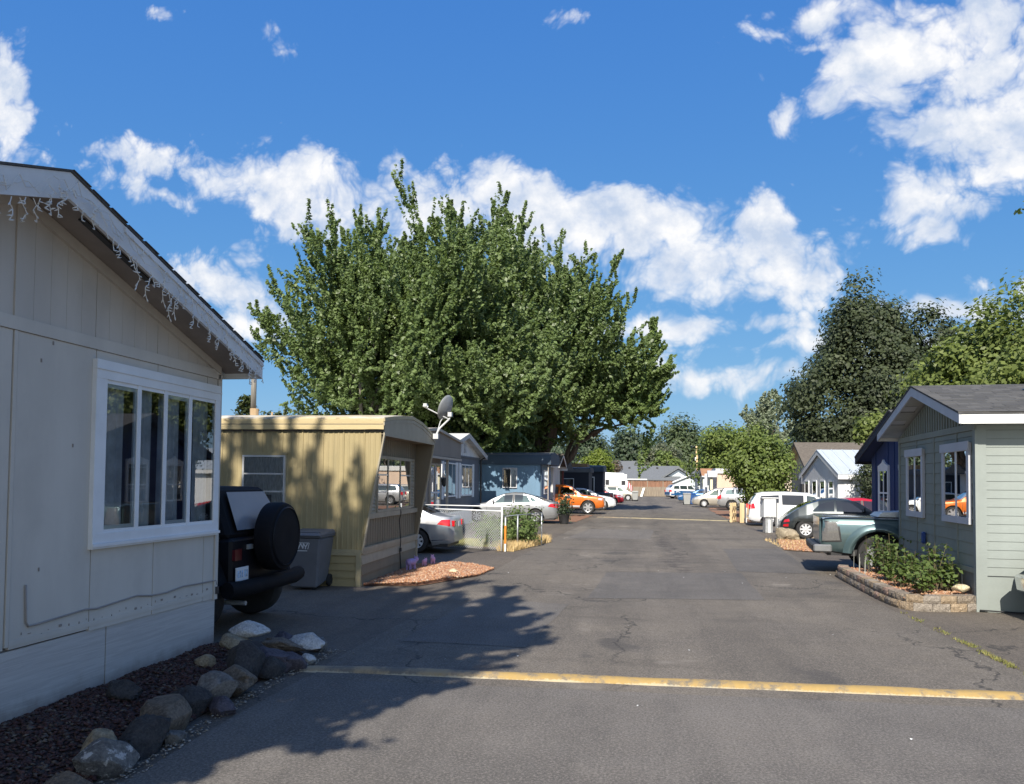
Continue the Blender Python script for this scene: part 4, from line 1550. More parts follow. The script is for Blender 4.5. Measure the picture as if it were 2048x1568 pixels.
for y in (0.67, 1.45, 2.25, 3.05, 3.85):
    ge.bx('skirt_batten', y - 0.014, y + 0.014, 0.0, 0.578, 0, 0.018, M['grey_white'], gwall)
yy = [0.083] + [0.67 + 0.0, 1.45, 2.25, 3.05, 3.85] + [GW - 0.09]
for i in range(len(yy) - 1):
    ge.bx('skirt_panel', yy[i] + 0.016, yy[i + 1] - 0.016, -0.02, 0.578, 0, 0.010, M['sage_dark'], gwall)
for a, b_, mull in ((0.17, 1.50, 0.80), (2.62, 3.74, 3.17)):
    z0, z1 = 1.34, 2.66
    w = win(ge, gh, a, b_, z0, z1, (0.11, 0.11, 0.11, 0.13), [mull], (), M['grey_white'], M['white'], d=0.018, thick=0.05, mw=0.05)
    ge.bx('head_board', a - 0.035, b_ + 0.035, z1 - 0.125, z1 + 0.02, 0.069, 0.082, M['grey_white'], w)
M['orange_reflect'] = paint('orange_reflection', (0.75, 0.16, 0.07), 0.25, 14, 0.6)
M['cream'] = paint('cream_ornament', (0.8, 0.78, 0.72), 0.05, 5, 0.6)
# orange shapes behind the glass, standing in for a reflection
for y, s in ((0.40, 1.0), (0.60, 0.7)):
    mb = MB()
    pr = [(0.01, 0), (0.07, 0.01), (0.085, 0.07), (0.06, 0.16), (0.03, 0.24), (0.008, 0.28)]
    mb.lathe([(r * s, hh * s) for r, hh in pr], 14)
    mb.xf(Matrix.Translation((-0.028, y, 1.46)) @ Matrix.Diagonal((0.12, 1, 1, 1)))
    mb.build('ornament', M['orange_reflect'], gh, smooth='all')
for y0 in (3.42, 3.52):
    MB().tube([ge.p(y0, 2.05, 0.036), ge.p(3.47, 1.68, 0.036)], 0.008, 5).build('hanging_cord', M['cream'], gh)
# gable: battens on a plain board
mb = MB()
ge.poly(mb, [(0.0, 2.957), (GW, 2.957), (GW, 2.975), (2.17, zg(2.17)), (0.0, 2.975)], 0, 0.012)
mb.build('gable_board', M['sage_shade'], gwall)
y = 0.16
while y < GW - 0.1:
    zt_ = zg(y) - 0.02
    if zt_ > 2.99:
        ge.bx('gable_batten', y - 0.02, y + 0.02, 2.957, zt_, 0.013, 0.034, M['sage_shade'], gwall)
    y += 0.142
# near wall: narrow lap boards in the sun
gn = PL('y-', 0.01)
proto = None
hb = 0.1345
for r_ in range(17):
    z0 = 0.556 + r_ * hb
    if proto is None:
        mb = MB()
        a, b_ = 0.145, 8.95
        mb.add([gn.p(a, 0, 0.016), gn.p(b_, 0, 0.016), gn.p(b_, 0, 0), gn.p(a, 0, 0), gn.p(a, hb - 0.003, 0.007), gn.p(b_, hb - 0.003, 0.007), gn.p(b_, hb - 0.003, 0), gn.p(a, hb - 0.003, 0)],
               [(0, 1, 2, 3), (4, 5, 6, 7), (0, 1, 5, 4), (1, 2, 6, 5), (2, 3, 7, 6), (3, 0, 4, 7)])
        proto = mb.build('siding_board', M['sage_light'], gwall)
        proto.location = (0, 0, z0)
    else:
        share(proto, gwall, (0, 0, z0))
gn.bx('corner_board', -0.018, 0.142, 0.0, 2.93, 0, 0.030, M['sage_light'], gwall)
gn.bx('frieze_board', 0.145, 8.95, 2.845, 2.94, 0, 0.020, M['sage_light'], gwall)
gx = [0.145, 0.75, 1.36, 1.97, 2.6, 3.2, 4.0, 5.2, 7.0, 8.9]
for i in range(len(gx) - 1):
    gn.bx('skirt_panel', gx[i] + 0.003, gx[i + 1] - 0.003, -0.02, 0.535, 0, 0.012, M['sage_light'], gwall)
groof = gable_roof(gh, -0.37, 9.3, -0.40, 2.17, 4.80, 3.10, 3.82, 0.03, M['shingle'], M['grey_white'], 0.15, M['soffit_pale'], ('lo',), ('lo', 'hi'))
for o in groof.children:
    if o.name.startswith('eave_board'):
        o.data.materials[0] = M['eave_white']
for t0, t1 in ((0.34, 0.42), (0.62, 0.72)):
    mb = MB()
    f = lambda t: (4.75 - 2.58 * t, 3.10 - 0.033 - 0.0825 + (3.82 - 3.10) * t - 0.012)
    (ya, za), (yb_, zb2) = f(t0), f(t1)
    mb.prism([(ya, za), (yb_, zb2), (yb_, zb2 + 0.008), (ya, za + 0.008)], 0, -0.30, -0.05)
    mb.build('soffit_vent', M['grey_white'], groof)
    mb = MB()
    (ya, za), (yb_, zb2) = f(t0 - 0.012), f(t0)
    mb.prism([(ya, za - 0.002), (yb_, zb2 - 0.002), (yb_, zb2 + 0.006), (ya, za + 0.006)], 0, -0.32, -0.03)
    mb.build('soffit_slot', M['black_plastic'], groof)
# shingle courses: thin lapped tabs of uneven width, too many and too small to pick apart
mb = MB()
rr = random.Random(17)
sl2 = (3.82 - 3.10) / 2.57
for i in range(17):
    y0 = -0.405 + i * 0.149
    x = -0.375
    while x < 9.28:
        wd_ = min(rr.uniform(.14, .34), 9.30 - x)
        th_ = rr.uniform(.004, .009)
        y1 = min(y0 + .158, 2.165)
        ya = y0 + rr.uniform(-.008, .004)
        za, zb3 = 3.10 + (ya + .40) * sl2, 3.10 + (y1 + .40) * sl2
        mb.add([(x, ya, za + .001), (x + wd_ - .004, ya, za + .001), (x + wd_ - .004, y1, zb3 + .001), (x, y1, zb3 + .001), (x, ya, za + .002 + th_), (x + wd_ - .004, ya, za + .002 + th_), (x + wd_ - .004, y1, zb3 + .003), (x, y1, zb3 + .003)],
               [(4, 5, 6, 7), (0, 1, 5, 4), (1, 2, 6, 5), (3, 0, 4, 7)])
        x += wd_
_m, _k, _b, _o = new_mat('shingle_tabs')
_g = _k.new('ShaderNodeNewGeometry')
_n = _k.noise(coords(_k), 70, 3, .7)
_c = _k.mix(_g.outputs['Random Per Island'], (.062, .061, .060), (.115, .112, .108))
_c = _k.mix(_k.math('MULTIPLY', _n.outputs['Fac'], .6), _c, (.05, .05, .05))
_k.link(_c, _b.inputs['Base Color'])
_b.inputs['Roughness'].default_value = .92
mb.build('shingles', _m, groof, fix=False, kind='stuff')
mb = MB()
mb.box(1.28, 1.75, 1.1, 1.55, 3.50, 3.62)
mb.box(1.24, 1.79, 1.06, 1.59, 3.62, 3.66)
mb.build('roof_vent', paint('dark_vent', (0.05, 0.06, 0.06), 0.1, 4, 0.3, metal=0.4), groof, bevel=0.02)
mb = MB()
ge.box(mb, 2.52, 2.62, 0.86, 1.08, 0.03, 0.10)
mb.build('blue_box', paint('blue_plastic', (0.02, 0.06, 0.22), 0.1, 4, 0.4), gh, bevel=0.02)
MB().tube([(0.02, -0.05, 0.02), (0.5, -0.10, 0.012), (1.1, -0.12, 0.012), (2.6, -0.25, 0.012)], 0.012, 6).build('hose', M['black_rubber'], gh, smooth='all')

# ---------------------------------------------------------------------- homes farther along
def home(name, label, cat, x, y, w, side, depth, zw, mat, ribs=0.0, rz=0.0, core_gable=None):
    """a box of a home whose end faces the road at x; side -1 stands left of the road, +1 right; ribs > 0 puts grooves in its near wall"""
    t = thing(name, label, cat, (x, y, 0), rz)
    x0, x1 = (-depth, 0.0) if side < 0 else (0.0, depth)
    mb = MB()
    if core_gable:
        ym, zp = core_gable
        mb.prism([(0, -0.02), (w, -0.02), (w, zw), (ym, zp), (0, zw)], 0, x0, x1)
    else:
        mb.box(x0, x1, 0, w, -0.02, zw)
    mb.build('wall', mat, t)
    if ribs:
        mb = MB()
        xx = x0 + 0.05
        while xx < x1 - 0.05:
            mb.box(xx, xx + ribs * 0.25, -0.012, 0.001, 0.5, zw - 0.02)
            xx += ribs
        mb.build('ribs', mat, t, fix=False, kind='stuff')
    end = PL('x+', 0.0) if side < 0 else PL('x-', 0.0)
    return t, end, PL('y-', 0.0), x0, x1


def flat_roof(t, x0, x1, y0, y1, z0, z1, mat, fascia, crown=0.12, over=0.12):
    mb = MB()
    n = 8
    pts = [(y0 - over, z0)] + [(y0 - over + (y1 - y0 + 2 * over) * i / n, z1 + crown * math.sin(PI * i / n)) for i in range(n + 1)] + [(y1 + over, z0)]
    mb.prism(pts, 0, x0 - over, x1 + over)
    r = mb.build('roof', mat, t)
    mb = MB()
    mb.box(x0 - over - 0.004, x1 + over + 0.004, y0 - over - 0.02, y0 - over - 0.001, z0 - 0.01, z1 - 0.03)
    mb.build('eave_rail', fascia, r, fix=False)
    return r


# taupe home with a deep awning, behind the fence
M['taupe'] = siding('taupe_siding', (0.235, 0.205, 0.175))
M['taupe_trim'] = paint('taupe_trim', (0.42, 0.38, 0.33), 0.06, 3, 0.6)
t, pe_, pn_, x0, x1 = home('taupe_mobile_home', 'brown taupe mobile home under a wide gabled awning behind the fence', 'mobile home', -7.1, 22.6, 4.05, -1, 9, 2.75, M['taupe'])
mb = MB()
mb.prism([(-0.2, 2.78), (5.75, 2.80), (5.75, 3.36), (2.2, 3.62), (-0.2, 3.40)], 0, -9, 0.34)
ar = mb.build('awning', M['taupe'], t)
mb = MB()
mb.prism([(-0.25, 3.41), (2.2, 3.63), (5.80, 3.365), (5.80, 3.44), (2.2, 3.72), (-0.25, 3.49)], 0, -9, 0.42)
mb.build('roof', M['taupe_trim'], t)
MB().box(0.30, 0.38, -0.2, 5.75, 2.70, 2.775).build('header', M['taupe_trim'], t, fix=False)
MB().box(0.22, 0.30, 4.0, 4.08, 0, 2.70).build('post', M['taupe_trim'], t, fix=False)
win(pe_, t, 2.6, 3.95, 0.35, 2.55, (0.07, 0.07, 0.07, 0.07), [3.28], (1.55,), M['taupe_trim'], M['white'], d=0.002, thick=0.06, mw=0.06, back=M['drape'])
win(pe_, t, 0.5, 2.1, 1.2, 2.5, (0.07, 0.07, 0.07, 0.07), [1.3], (), M['taupe_trim'], M['white'], d=0.002, thick=0.06)

# slate grey house with white gable
M['slate'] = siding('slate_siding', (0.13, 0.145, 0.17))
M['gable_white'] = siding('white_gable_siding', (0.66, 0.67, 0.68), dirt_amt=0.15)
t, pe_, pn_, x0, x1 = home('grey_house', 'slate grey house with white gable, louvre vents and white shutters', 'house', -8.0, 30.0, 7.5, -1, 11, 3.1, M['slate'], core_gable=(3.75, 4.0))
mb = MB()
pe_.poly(mb, [(0.02, 3.10), (7.48, 3.10), (7.48, 3.12), (3.75, 4.02), (0.02, 3.12)], 0.001, 0.03)
gw = mb.build('gable', M['gable_white'], t)
for u in (1.2, 2.05, 2.9, 3.75, 4.6, 5.45, 6.3):
    pe_.bx('batten', u - 0.03, u + 0.03, 3.10, 4.0 - abs(u - 3.75) * 0.245 - 0.03, 0.031, 0.05, M['gable_white'], gw)
for u in (3.05, 3.95):
    vmb = MB()
    for zz in range(7):
        pe_.box(vmb, u, u + 0.5, 3.24 + zz * 0.06, 3.275 + zz * 0.06, 0.03, 0.075)
    vmb.build('louvre_vent', M['drape'], gw, fix=False)
pe_.bx('band', 0, 7.5, 3.02, 3.10, 0.001, 0.05, M['slate'], t)
for (a, b_) in ((0.45, 2.5), (3.45, 5.8)):
    win(pe_, t, a, b_, 1.28, 2.72, (0.06, 0.06, 0.06, 0.06), [a + (b_ - a) * 0.34, a + (b_ - a) * 0.67], (), M['white'], M['white'], d=0.002, thick=0.07, curt=[(a + 0.1, a + 0.45, 1.33, 2.68, M['lace']), (b_ - 0.5, b_ - 0.1, 1.33, 2.68, M['lace'])])
for a in (0.13, 2.55, 3.1, 5.85):
    pe_.bx('shutter', a, a + 0.3, 1.2, 2.76, 0.002, 0.05, M['white'], t)
for z in (0.7, 1.0, 1.25):
    pe_.bx('siding_board', 0.02, 7.48, z, z + 0.012, 0.001, 0.02, M['slate'], t)
pe_.bx('skirting', -0.01, 7.51, -0.02, 0.62, 0.001, 0.03, M['gable_white'], t)
MB().tube([(0.12, 7.35, 0.05), (0.12, 7.35, 3.0), (0.3, 7.5, 3.12)], 0.05, 8).build('downpipe', M['black_plastic'], t)
gable_roof(t, -11, 0.35, -0.35, 3.75, 7.9, 3.22, 4.10, 0.06, paint('pale_roof', (0.62, 0.62, 0.60), 0.06, 2, 0.6), M['grey_white'], 0.13, M['soffit_pale'], ('hi',), ('lo', 'hi'))
lam = MB()
lam.box(0.02, 0.06, 0.02, 0.10, 1.9, 2.1)
lam.lathe([(0.03, 1.72), (0.09, 1.80), (0.10, 2.02), (0.06, 2.10), (0.015, 2.22)], 8, (0.16, 0.06, 0))
lam.tube([(0.05, 0.06, 2.05), (0.12, 0.06, 2.25), (0.16, 0.06, 2.2)], 0.015, 6)
lam.build('wall_lantern', M['black_plastic'], t)

# blue mobile home
M['blue_home'] = siding('blue_siding', (0.145, 0.25, 0.36), dirt_amt=0.15)
M['blue_dark'] = siding('dark_blue_siding', (0.045, 0.075, 0.115), dirt_amt=0.1)
t, pe_, pn_, x0, x1 = home('blue_mobile_home', 'steel blue ribbed mobile home with dark blue barrel roof edge, dappled in shade', 'mobile home', -5.2, 40.0, 4.1, -1, 10, 2.9, M['blue_home'], ribs=0.2)
mb = MB()
pr = [(-0.14, 2.86), (-0.16, 3.2), (-0.05, 3.36), (0.4, 3.46), (2.05, 3.55), (3.7, 3.46), (4.15, 3.36), (4.26, 3.2), (4.24, 2.86)]
mb.prism(pr, 0, x0 - 0.1, x1 + 0.5)
r = mb.build('roof', M['blue_dark'], t, smooth=True)
mb = MB()
mb.prism([(-0.06, 3.375), (0.4, 3.475), (2.05, 3.565), (3.7, 3.475), (4.16, 3.375), (4.16, 3.36), (2.05, 3.55), (-0.06, 3.36)], 0, x0 - 0.12, x1 + 0.46)
mb.build('roof_coating', M['shingle_grey'], r)
win(pn_, t, -2.06, -1.28, 1.62, 2.68, (0.05, 0.05, 0.05, 0.05), [-1.62], (), M['grey_white'], M['white'], d=0.014, thick=0.06, curt=[(-1.6, -1.34, 1.68, 2.62, M['lace'])])
pn_.bx('corner_trim', -0.05, 0.02, 0, 2.86, -0.01, 0.04, M['blue_dark'], t)
pn_.bx('skirting', -10, 0.0, -0.02, 0.6, 0.0, 0.03, M['blue_dark'], t)
win(pe_, t, 0.8, 2.6, 1.3, 2.6, (0.06, 0.06, 0.06, 0.06), [1.7], (), M['white'], M['white'], d=0.002, thick=0.06)
MB().tube([(0.35, 0.05, 0), (0.35, 0.05, 2.86)], 0.03, 6).build('post', M['taupe_trim'], t)

# white home, off-white home with black porch roof, two navy homes
M['off_white'] = siding('off_white_siding', (0.62, 0.62, 0.60), dirt_amt=0.2)
t, pe_, pn_, x0, x1 = home('white_home', 'white sided home with brown shingle roof just beyond the blue one', 'mobile home', -5.35, 46.6, 4.0, -1, 9, 2.95, M['off_white'])
gable_roof(t, -9.2, 0.45, -0.3, 2.0, 4.3, 3.02, 3.75, 0.05, M['shingle_brown'], M['white'], 0.14, None, ('hi',), ('lo', 'hi'))
pn_.bx('skirting', -9, 0.0, -0.02, 0.9, 0.0, 0.03, M['slate'], t)
t, pe_, pn_, x0, x1 = home('porch_home', 'off white home with a black shingle porch roof and dark red post', 'mobile home', -5.9, 52.4, 4.0, -1, 9, 2.75, M['off_white'])
mb = MB()
mb.prism([(-0.6, 2.86), (1.6, 3.42), (4.2, 2.9), (4.2, 2.8), (-0.6, 2.76)], 0, -9, 0.9)
r = mb.build('roof', M['shingle'], t)
MB().box(-9, 0.93, -0.63, -0.602, 2.72, 2.88).build('eave_board', M['white'], r, fix=False)
MB().box(0.55, 0.67, -0.5, -0.38, 0, 2.75).build('post', paint('dark_red', (0.16, 0.03, 0.03), 0.1, 3, 0.6), t, fix=False)
win(pn_, t, -1.6, -0.5, 1.2, 2.4, (0.06, 0.06, 0.06, 0.06), [-1.05], (), M['white'], M['white'], d=0.002, thick=0.06)
M['navy'] = siding('navy_siding', (0.020, 0.026, 0.045), dirt_amt=0.1)
t, pe_, pn_, x0, x1 = home('navy_mobile_home', 'near black navy mobile home with white framed window beyond the orange truck', 'mobile home', -4.0, 58.6, 4.0, -1, 10, 2.75, M['navy'], ribs=0.25)
flat_roof(t, x0, x1, 0, 4.0, 2.72, 3.02, M['navy'], M['slate'], 0.12)
win(pn_, t, -1.95, -1.12, 1.45, 2.25, (0.05, 0.05, 0.05, 0.05), (), (), M['white'], M['white'], d=0.014, thick=0.06)
MB().box(-1.75, -0.45, 4.6, 7.5, 2.9, 3.5).build('rear_addition', paint('brown_panel', (0.30, 0.19, 0.10), 0.15, 2, 0.8), t, fix=False)
t, pe_, pn_, x0, x1 = home('navy_cabin', 'second navy home, taller, with flat dark roof beside the white camper', 'mobile home', -3.35, 67.0, 4.0, -1, 10, 2.95, M['navy'], ribs=0.25)
flat_roof(t, x0, x1, 0, 4.0, 2.9, 3.35, M['blue_dark'], M['blue_dark'], 0.12)
win(pn_, t, -1.25, -0.72, 0.4, 2.45, (0.07, 0.07, 0.05, 0.07), (), (), M['white'], M['white'], d=0.014, thick=0.06)

# homes on the right
M['navy_wall'] = siding('blue_navy_siding', (0.016, 0.040, 0.135), dirt_amt=0.08)
t, pe_, pn_, x0, x1 = home('navy_house', 'deep blue house with pointed white window trim behind the teal pickup', 'house', 7.4, 20.6, 6.4, 1, 10, 2.85, M['navy_wall'], core_gable=(3.2, 3.95), rz=-0.5)
for u in (0.8, 1.6, 2.4, 3.2, 4.0, 4.6, 5.9):
    pe_.bx('batten', u - 0.02, u + 0.02, 0.1, 2.95 + 0.34 * (3.2 - abs(u - 3.2)) - 0.1, 0.001, 0.022, M['navy_wall'], t)
for a, b_ in ((4.45, 5.5), (2.3, 3.45)):
    w = win(pe_, t, a, b_, 1.12, 2.45, (0.10, 0.10, 0.05, 0.05), [(a + b_) / 2], (1.72,), M['white'], M['white'], d=0.002, thick=0.06, mw=0.05, curt=[(a + 0.15, b_ - 0.15, 1.2, 1.68, M['lace'])])
    mb = MB()
    pe_.poly(mb, [(a, 2.452), (b_, 2.452), (b_, 2.56), ((a + b_) / 2 + 0.12, 2.66), ((a + b_) / 2, 2.76), ((a + b_) / 2 - 0.12, 2.66), (a, 2.56)], 0.002, 0.065)
    mb.build('pediment', M['white'], w)
gable_roof(t, -0.40, 10.3, -0.5, 3.2, 6.95, 2.92, 4.15, 0.06, M['shingle'], M['navy'], 0.2, M['navy_wall'], ('lo',), ('lo', 'hi'))
# white house with a metal roof
M['pale_metal'] = paint('pale_metal_roof', (0.50, 0.55, 0.60), 0.06, 1.5, 0.45, 0.1, 8, metal=0.1, stretch=(6, 0.5, 1))
M['bright_wall'] = siding('bright_white_siding', (0.74, 0.75, 0.76), dirt_amt=0.1)
t, pe_, pn_, x0, x1 = home('white_house', 'white house with pale metal roof and white garage door', 'house', 10.43, 44.0, 6.2, 1, 11, 2.5, M['bright_wall'], core_gable=(3.1, 3.85), rz=6)
r = gable_roof(t, -0.12, 11.2, -0.35, 3.1, 6.5, 2.56, 4.0, 0.05, M['pale_metal'], M['bright_wall'], 0.24, None, ('lo',), ('lo',))
for i in range(19):
    mb = MB()
    xx = 0.1 + i * 0.6
    mb.prism([(-0.33, 2.566), (3.1, 4.003), (3.1, 4.028), (-0.33, 2.591)], 0, xx, xx + 0.03)
    mb.build('standing_seam', M['pale_metal'], r)
gd = MB()
for i in range(4):
    pn_.box(gd, 0.35, 3.4, 0.05 + i * 0.53, 0.56 + i * 0.53, 0.0, 0.03)
gd.build('garage_door', M['bright_wall'], t, fix=False)
for u in (0.6, 2.0, 3.4, 4.8):
    win(pe_, t, u, u + 0.8, 1.1, 2.2, (0.07, 0.07, 0.07, 0.07), (), (), M['white'], M['white'], d=0.002, thick=0.05)
MB().box(-0.25, -0.1, 5.4, 5.9, 0.0, 2.0).build('door', M['black_plastic'], t, fix=False)
# tan house with brown roof
M['cream_wall'] = siding('cream_siding', (0.62, 0.54, 0.36), dirt_amt=0.1)
M['cream_wall_shaded'] = siding('shaded_cream_siding', (0.36, 0.33, 0.25), dirt_amt=0.1)
t, pe_, pn_, x0, x1 = home('cream_house', 'cream house with brown shingle gable just past the white garage', 'house', 10.62, 51.7, 4.6, 1, 9, 3.1, M['cream_wall'], core_gable=(2.2, 4.6), rz=4)
pe_.bx('shaded_end_panel', 0.02, 4.58, 0, 3.1, 0.001, 0.03, M['cream_wall_shaded'], t)  # darker cream panel holds the shade of the end wall
gable_roof(t, -0.5, 9.2, -0.45, 2.2, 4.95, 3.05, 4.78, 0.06, M['shingle_brown'], M['shingle_brown'], 0.12, M['cream_wall'], ('lo',), ())
MB().box(-0.45, 9, -0.47, -0.43, 2.80, 3.03).build('eave_board', paint('pale_orange_trim', (0.66, 0.48, 0.30), 0.05, 3, 0.6), t, fix=False)
win(pe_, t, 1.2, 2.0, 0.9, 2.6, (0.08, 0.08, 0.08, 0.08), (), (), M['white'], M['white'], d=0.03, thick=0.05)
t, pe_, pn_, x0, x1 = home('beige_mobile_home', 'plain beige mobile home half hidden behind the small green tree', 'mobile home', 10.3, 60.5, 4.2, 1, 9, 3.15, siding('pale_beige_siding', (0.58, 0.50, 0.40), dirt_amt=0.1), ribs=0.3)
flat_roof(t, x0, x1, 0, 4.2, 3.1, 3.35, M['off_white'], M['off_white'], 0.1)
t, pe_, pn_, x0, x1 = home('peach_mobile_home', 'peach mobile home with white roof rail and arched dark awning', 'mobile home', 6.68, 72.0, 4.2, 1, 9, 2.95, siding('peach_siding', (0.66, 0.50, 0.38), dirt_amt=0.1))
flat_roof(t, x0, x1, 0, 4.2, 2.9, 3.3, M['off_white'], M['off_white'], 0.08)
mb = MB()
mb.lathe([(0.32, 0), (0.32, 1.2), (0.30, 1.2)], 20, (0.1, 0.35, 0), 'Z')
mb = MB()
mb.prism([(-0.5, 2.55), (-0.5, 2.75), (-0.3, 3.02), (0.0, 3.14), (0.3, 3.02), (0.5, 2.75), (0.5, 2.55)], 0, -0.85, 0.0)
mb.build('awning', M['drape'], t)
for y in (0.4, 2.0, 3.6):
    MB().box(-0.8, -0.7, y, y + 0.1, 0, 2.9).build('porch_post', M['white'], t, fix=False)
t, pe_, pn_, x0, x1 = home('yellow_mobile_home', 'pale yellow mobile home with orange brown roof and white porch posts', 'mobile home', 7.1, 84.0, 4.0, 1, 9, 2.8, siding('pale_yellow_siding', (0.70, 0.66, 0.48), dirt_amt=0.1))
gable_roof(t, -0.9, 9, -0.3, 2.0, 4.3, 2.85, 3.6, 0.06, paint('orange_roof', (0.36, 0.19, 0.10), 0.1, 2, 0.8), M['white'], 0.14, None, ('lo',), ('lo',))
for y in (0.0, 3.8):
    MB().box(-0.75, -0.55, y, y + 0.2, 0, 2.85).build('porch_post', M['white'], t, fix=False)
t, pe_, pn_, x0, x1 = home('small_white_home', 'small white gabled home with porch posts, last before the wooden pole', 'mobile home', 7.45, 97.0, 4.0, 1, 9, 2.7, M['off_white'])
gable_roof(t, -0.9, 9, -0.3, 2.0, 4.3, 2.85, 3.55, 0.06, M['shingle_grey'], M['white'], 0.14, None, ('lo',), ('lo',))
for y in (0.0, 3.8):
    MB().box(-0.8, -0.55, y, y + 0.25, 0, 2.85).build('porch_post', M['white'], t, fix=False)

# beyond the end of the road
M['brick'] = paint('red_brick', (0.25, 0.09, 0.06), 0.25, 3, 0.85, 0.3, 20)
t = thing('brick_house', 'long low brick house with wide grey shingle roof behind the end fence', 'house', (-14, 132, 0))
MB().box(0, 20, 0, 12, 0, 2.6).build('wall', M['brick'], t, fix=False)
mb = MB()
mb.prism([(-0.6, 2.55), (6, 5.0), (12.6, 2.55), (12.6, 2.4), (-0.6, 2.4)], 0, -0.6, 20.4)
r = mb.build('roof', M['shingle_grey'], t)
for i in range(7):
    MB().box(2.0 + i * 2.4, 2.35 + i * 2.4, 4.4, 4.7, 4.35, 4.75).build('roof_vent', M['black_plastic'], r, fix=False)
MB().box(7.4, 14.8, -1.2, -0.4, 2.45, 2.65).build('patio_cover', M['eave_white'], t, fix=False)
t = thing('gable_house', 'pale blue house with deep grey gable at the end of the road', 'house', (5.9, 133, 0))
mb = MB()
mb.prism([(-2.6, 0), (2.8, 0), (2.8, 2.6), (0.1, 4.3), (-2.6, 2.6)], 1, 0, 12)
M['ice'] = siding('ice_blue_siding', (0.52, 0.57, 0.60), dirt_amt=0.1)
mb.build('wall', M['ice'], t)
for sx in (-1, 1):
    mb = MB()
    mb.prism([(0.1, 4.45), (0.1, 4.80), (0.1 + sx * 3.2, 2.72), (0.1 + sx * 3.2, 2.42)], 1, -0.7, 12.4)
    mb.build('roof', M['shingle_grey'], t)
for x_ in (-0.5, 0.5):
    win(PL('y-', 0), t, x_ - 0.35, x_ + 0.35, 1.6, 2.5, (0.06,) * 4, (), (), M['grey_white'], M['white'], d=0.002, thick=0.06)
t = thing('small_gable_house', 'smaller pale blue gable with round vent in front of the larger one', 'house', (7.5, 128, 0))
mb = MB()
mb.prism([(-2.6, 0), (2.6, 0), (2.6, 2.0), (0, 3.15), (-2.6, 2.0)], 1, 0, 12)
mb.build('wall', M['ice'], t)
for sx in (-1, 1):
    mb = MB()
    mb.prism([(0, 3.16), (0, 3.34), (sx * 2.95, 2.08), (sx * 2.95, 1.88)], 1, -0.4, 12.4)
    mb.build('roof', M['white'] if sx < 0 else M['shingle_grey'], t)
MB().lathe([(0.28, -0.03), (0.28, 0.0)], 14, (0, 0, 2.45), 'Y').build('round_vent', M['drape'], t)
t = thing('far_house', 'grey roofed house ridge rising behind the brick one, with yellow tarp', 'house', (-12, 150, 0))
MB().box(0, 13, 0, 9, 0, 4.2).build('wall', M['drape'], t, fix=False)
mb = MB()
mb.prism([(-0.6, 4.2), (4.5, 6.3), (9.6, 4.2)], 0, -0.6, 13.4)
r = mb.build('roof', M['shingle_grey'], t)
mb = MB()
mb.prism([(-0.4, 4.32), (0.9, 4.86), (0.9, 4.92), (-0.4, 4.38)], 0, 7.4, 12)
mb.build('tarp', paint('yellow_tarp', (0.75, 0.62, 0.08), 0.1, 3, 0.6), r)
t = thing('hipped_house', 'grey shingle roof showing to the right of the pale blue gables', 'house', (8.6, 140, 0))
MB().box(0, 12, 0, 10, 0, 2.8).build('wall', M['ice'], t, fix=False)
mb = MB()
mb.add([(-0.5, -0.5, 2.7), (12.5, -0.5, 2.7), (12.5, 10.5, 2.7), (-0.5, 10.5, 2.7), (1.2, 5, 4.9), (8, 5, 4.9)], [(0, 1, 5, 4), (1, 2, 5), (2, 3, 4, 5), (3, 0, 4), (3, 2, 1, 0)])
mb.build('roof', M['shingle_grey'], t)

# ====================================================================== vehicles
def interp(tab, x):
    if x <= tab[0][0]:
        return tab[0][1]
    for (a, va), (b_, vb) in zip(tab, tab[1:]):
        if x <= b_:
            t = (x - a) / (b_ - a) if b_ > a else 0
            return va + (vb - va) * t
    return tab[-1][1]


_mesh_cache = {}


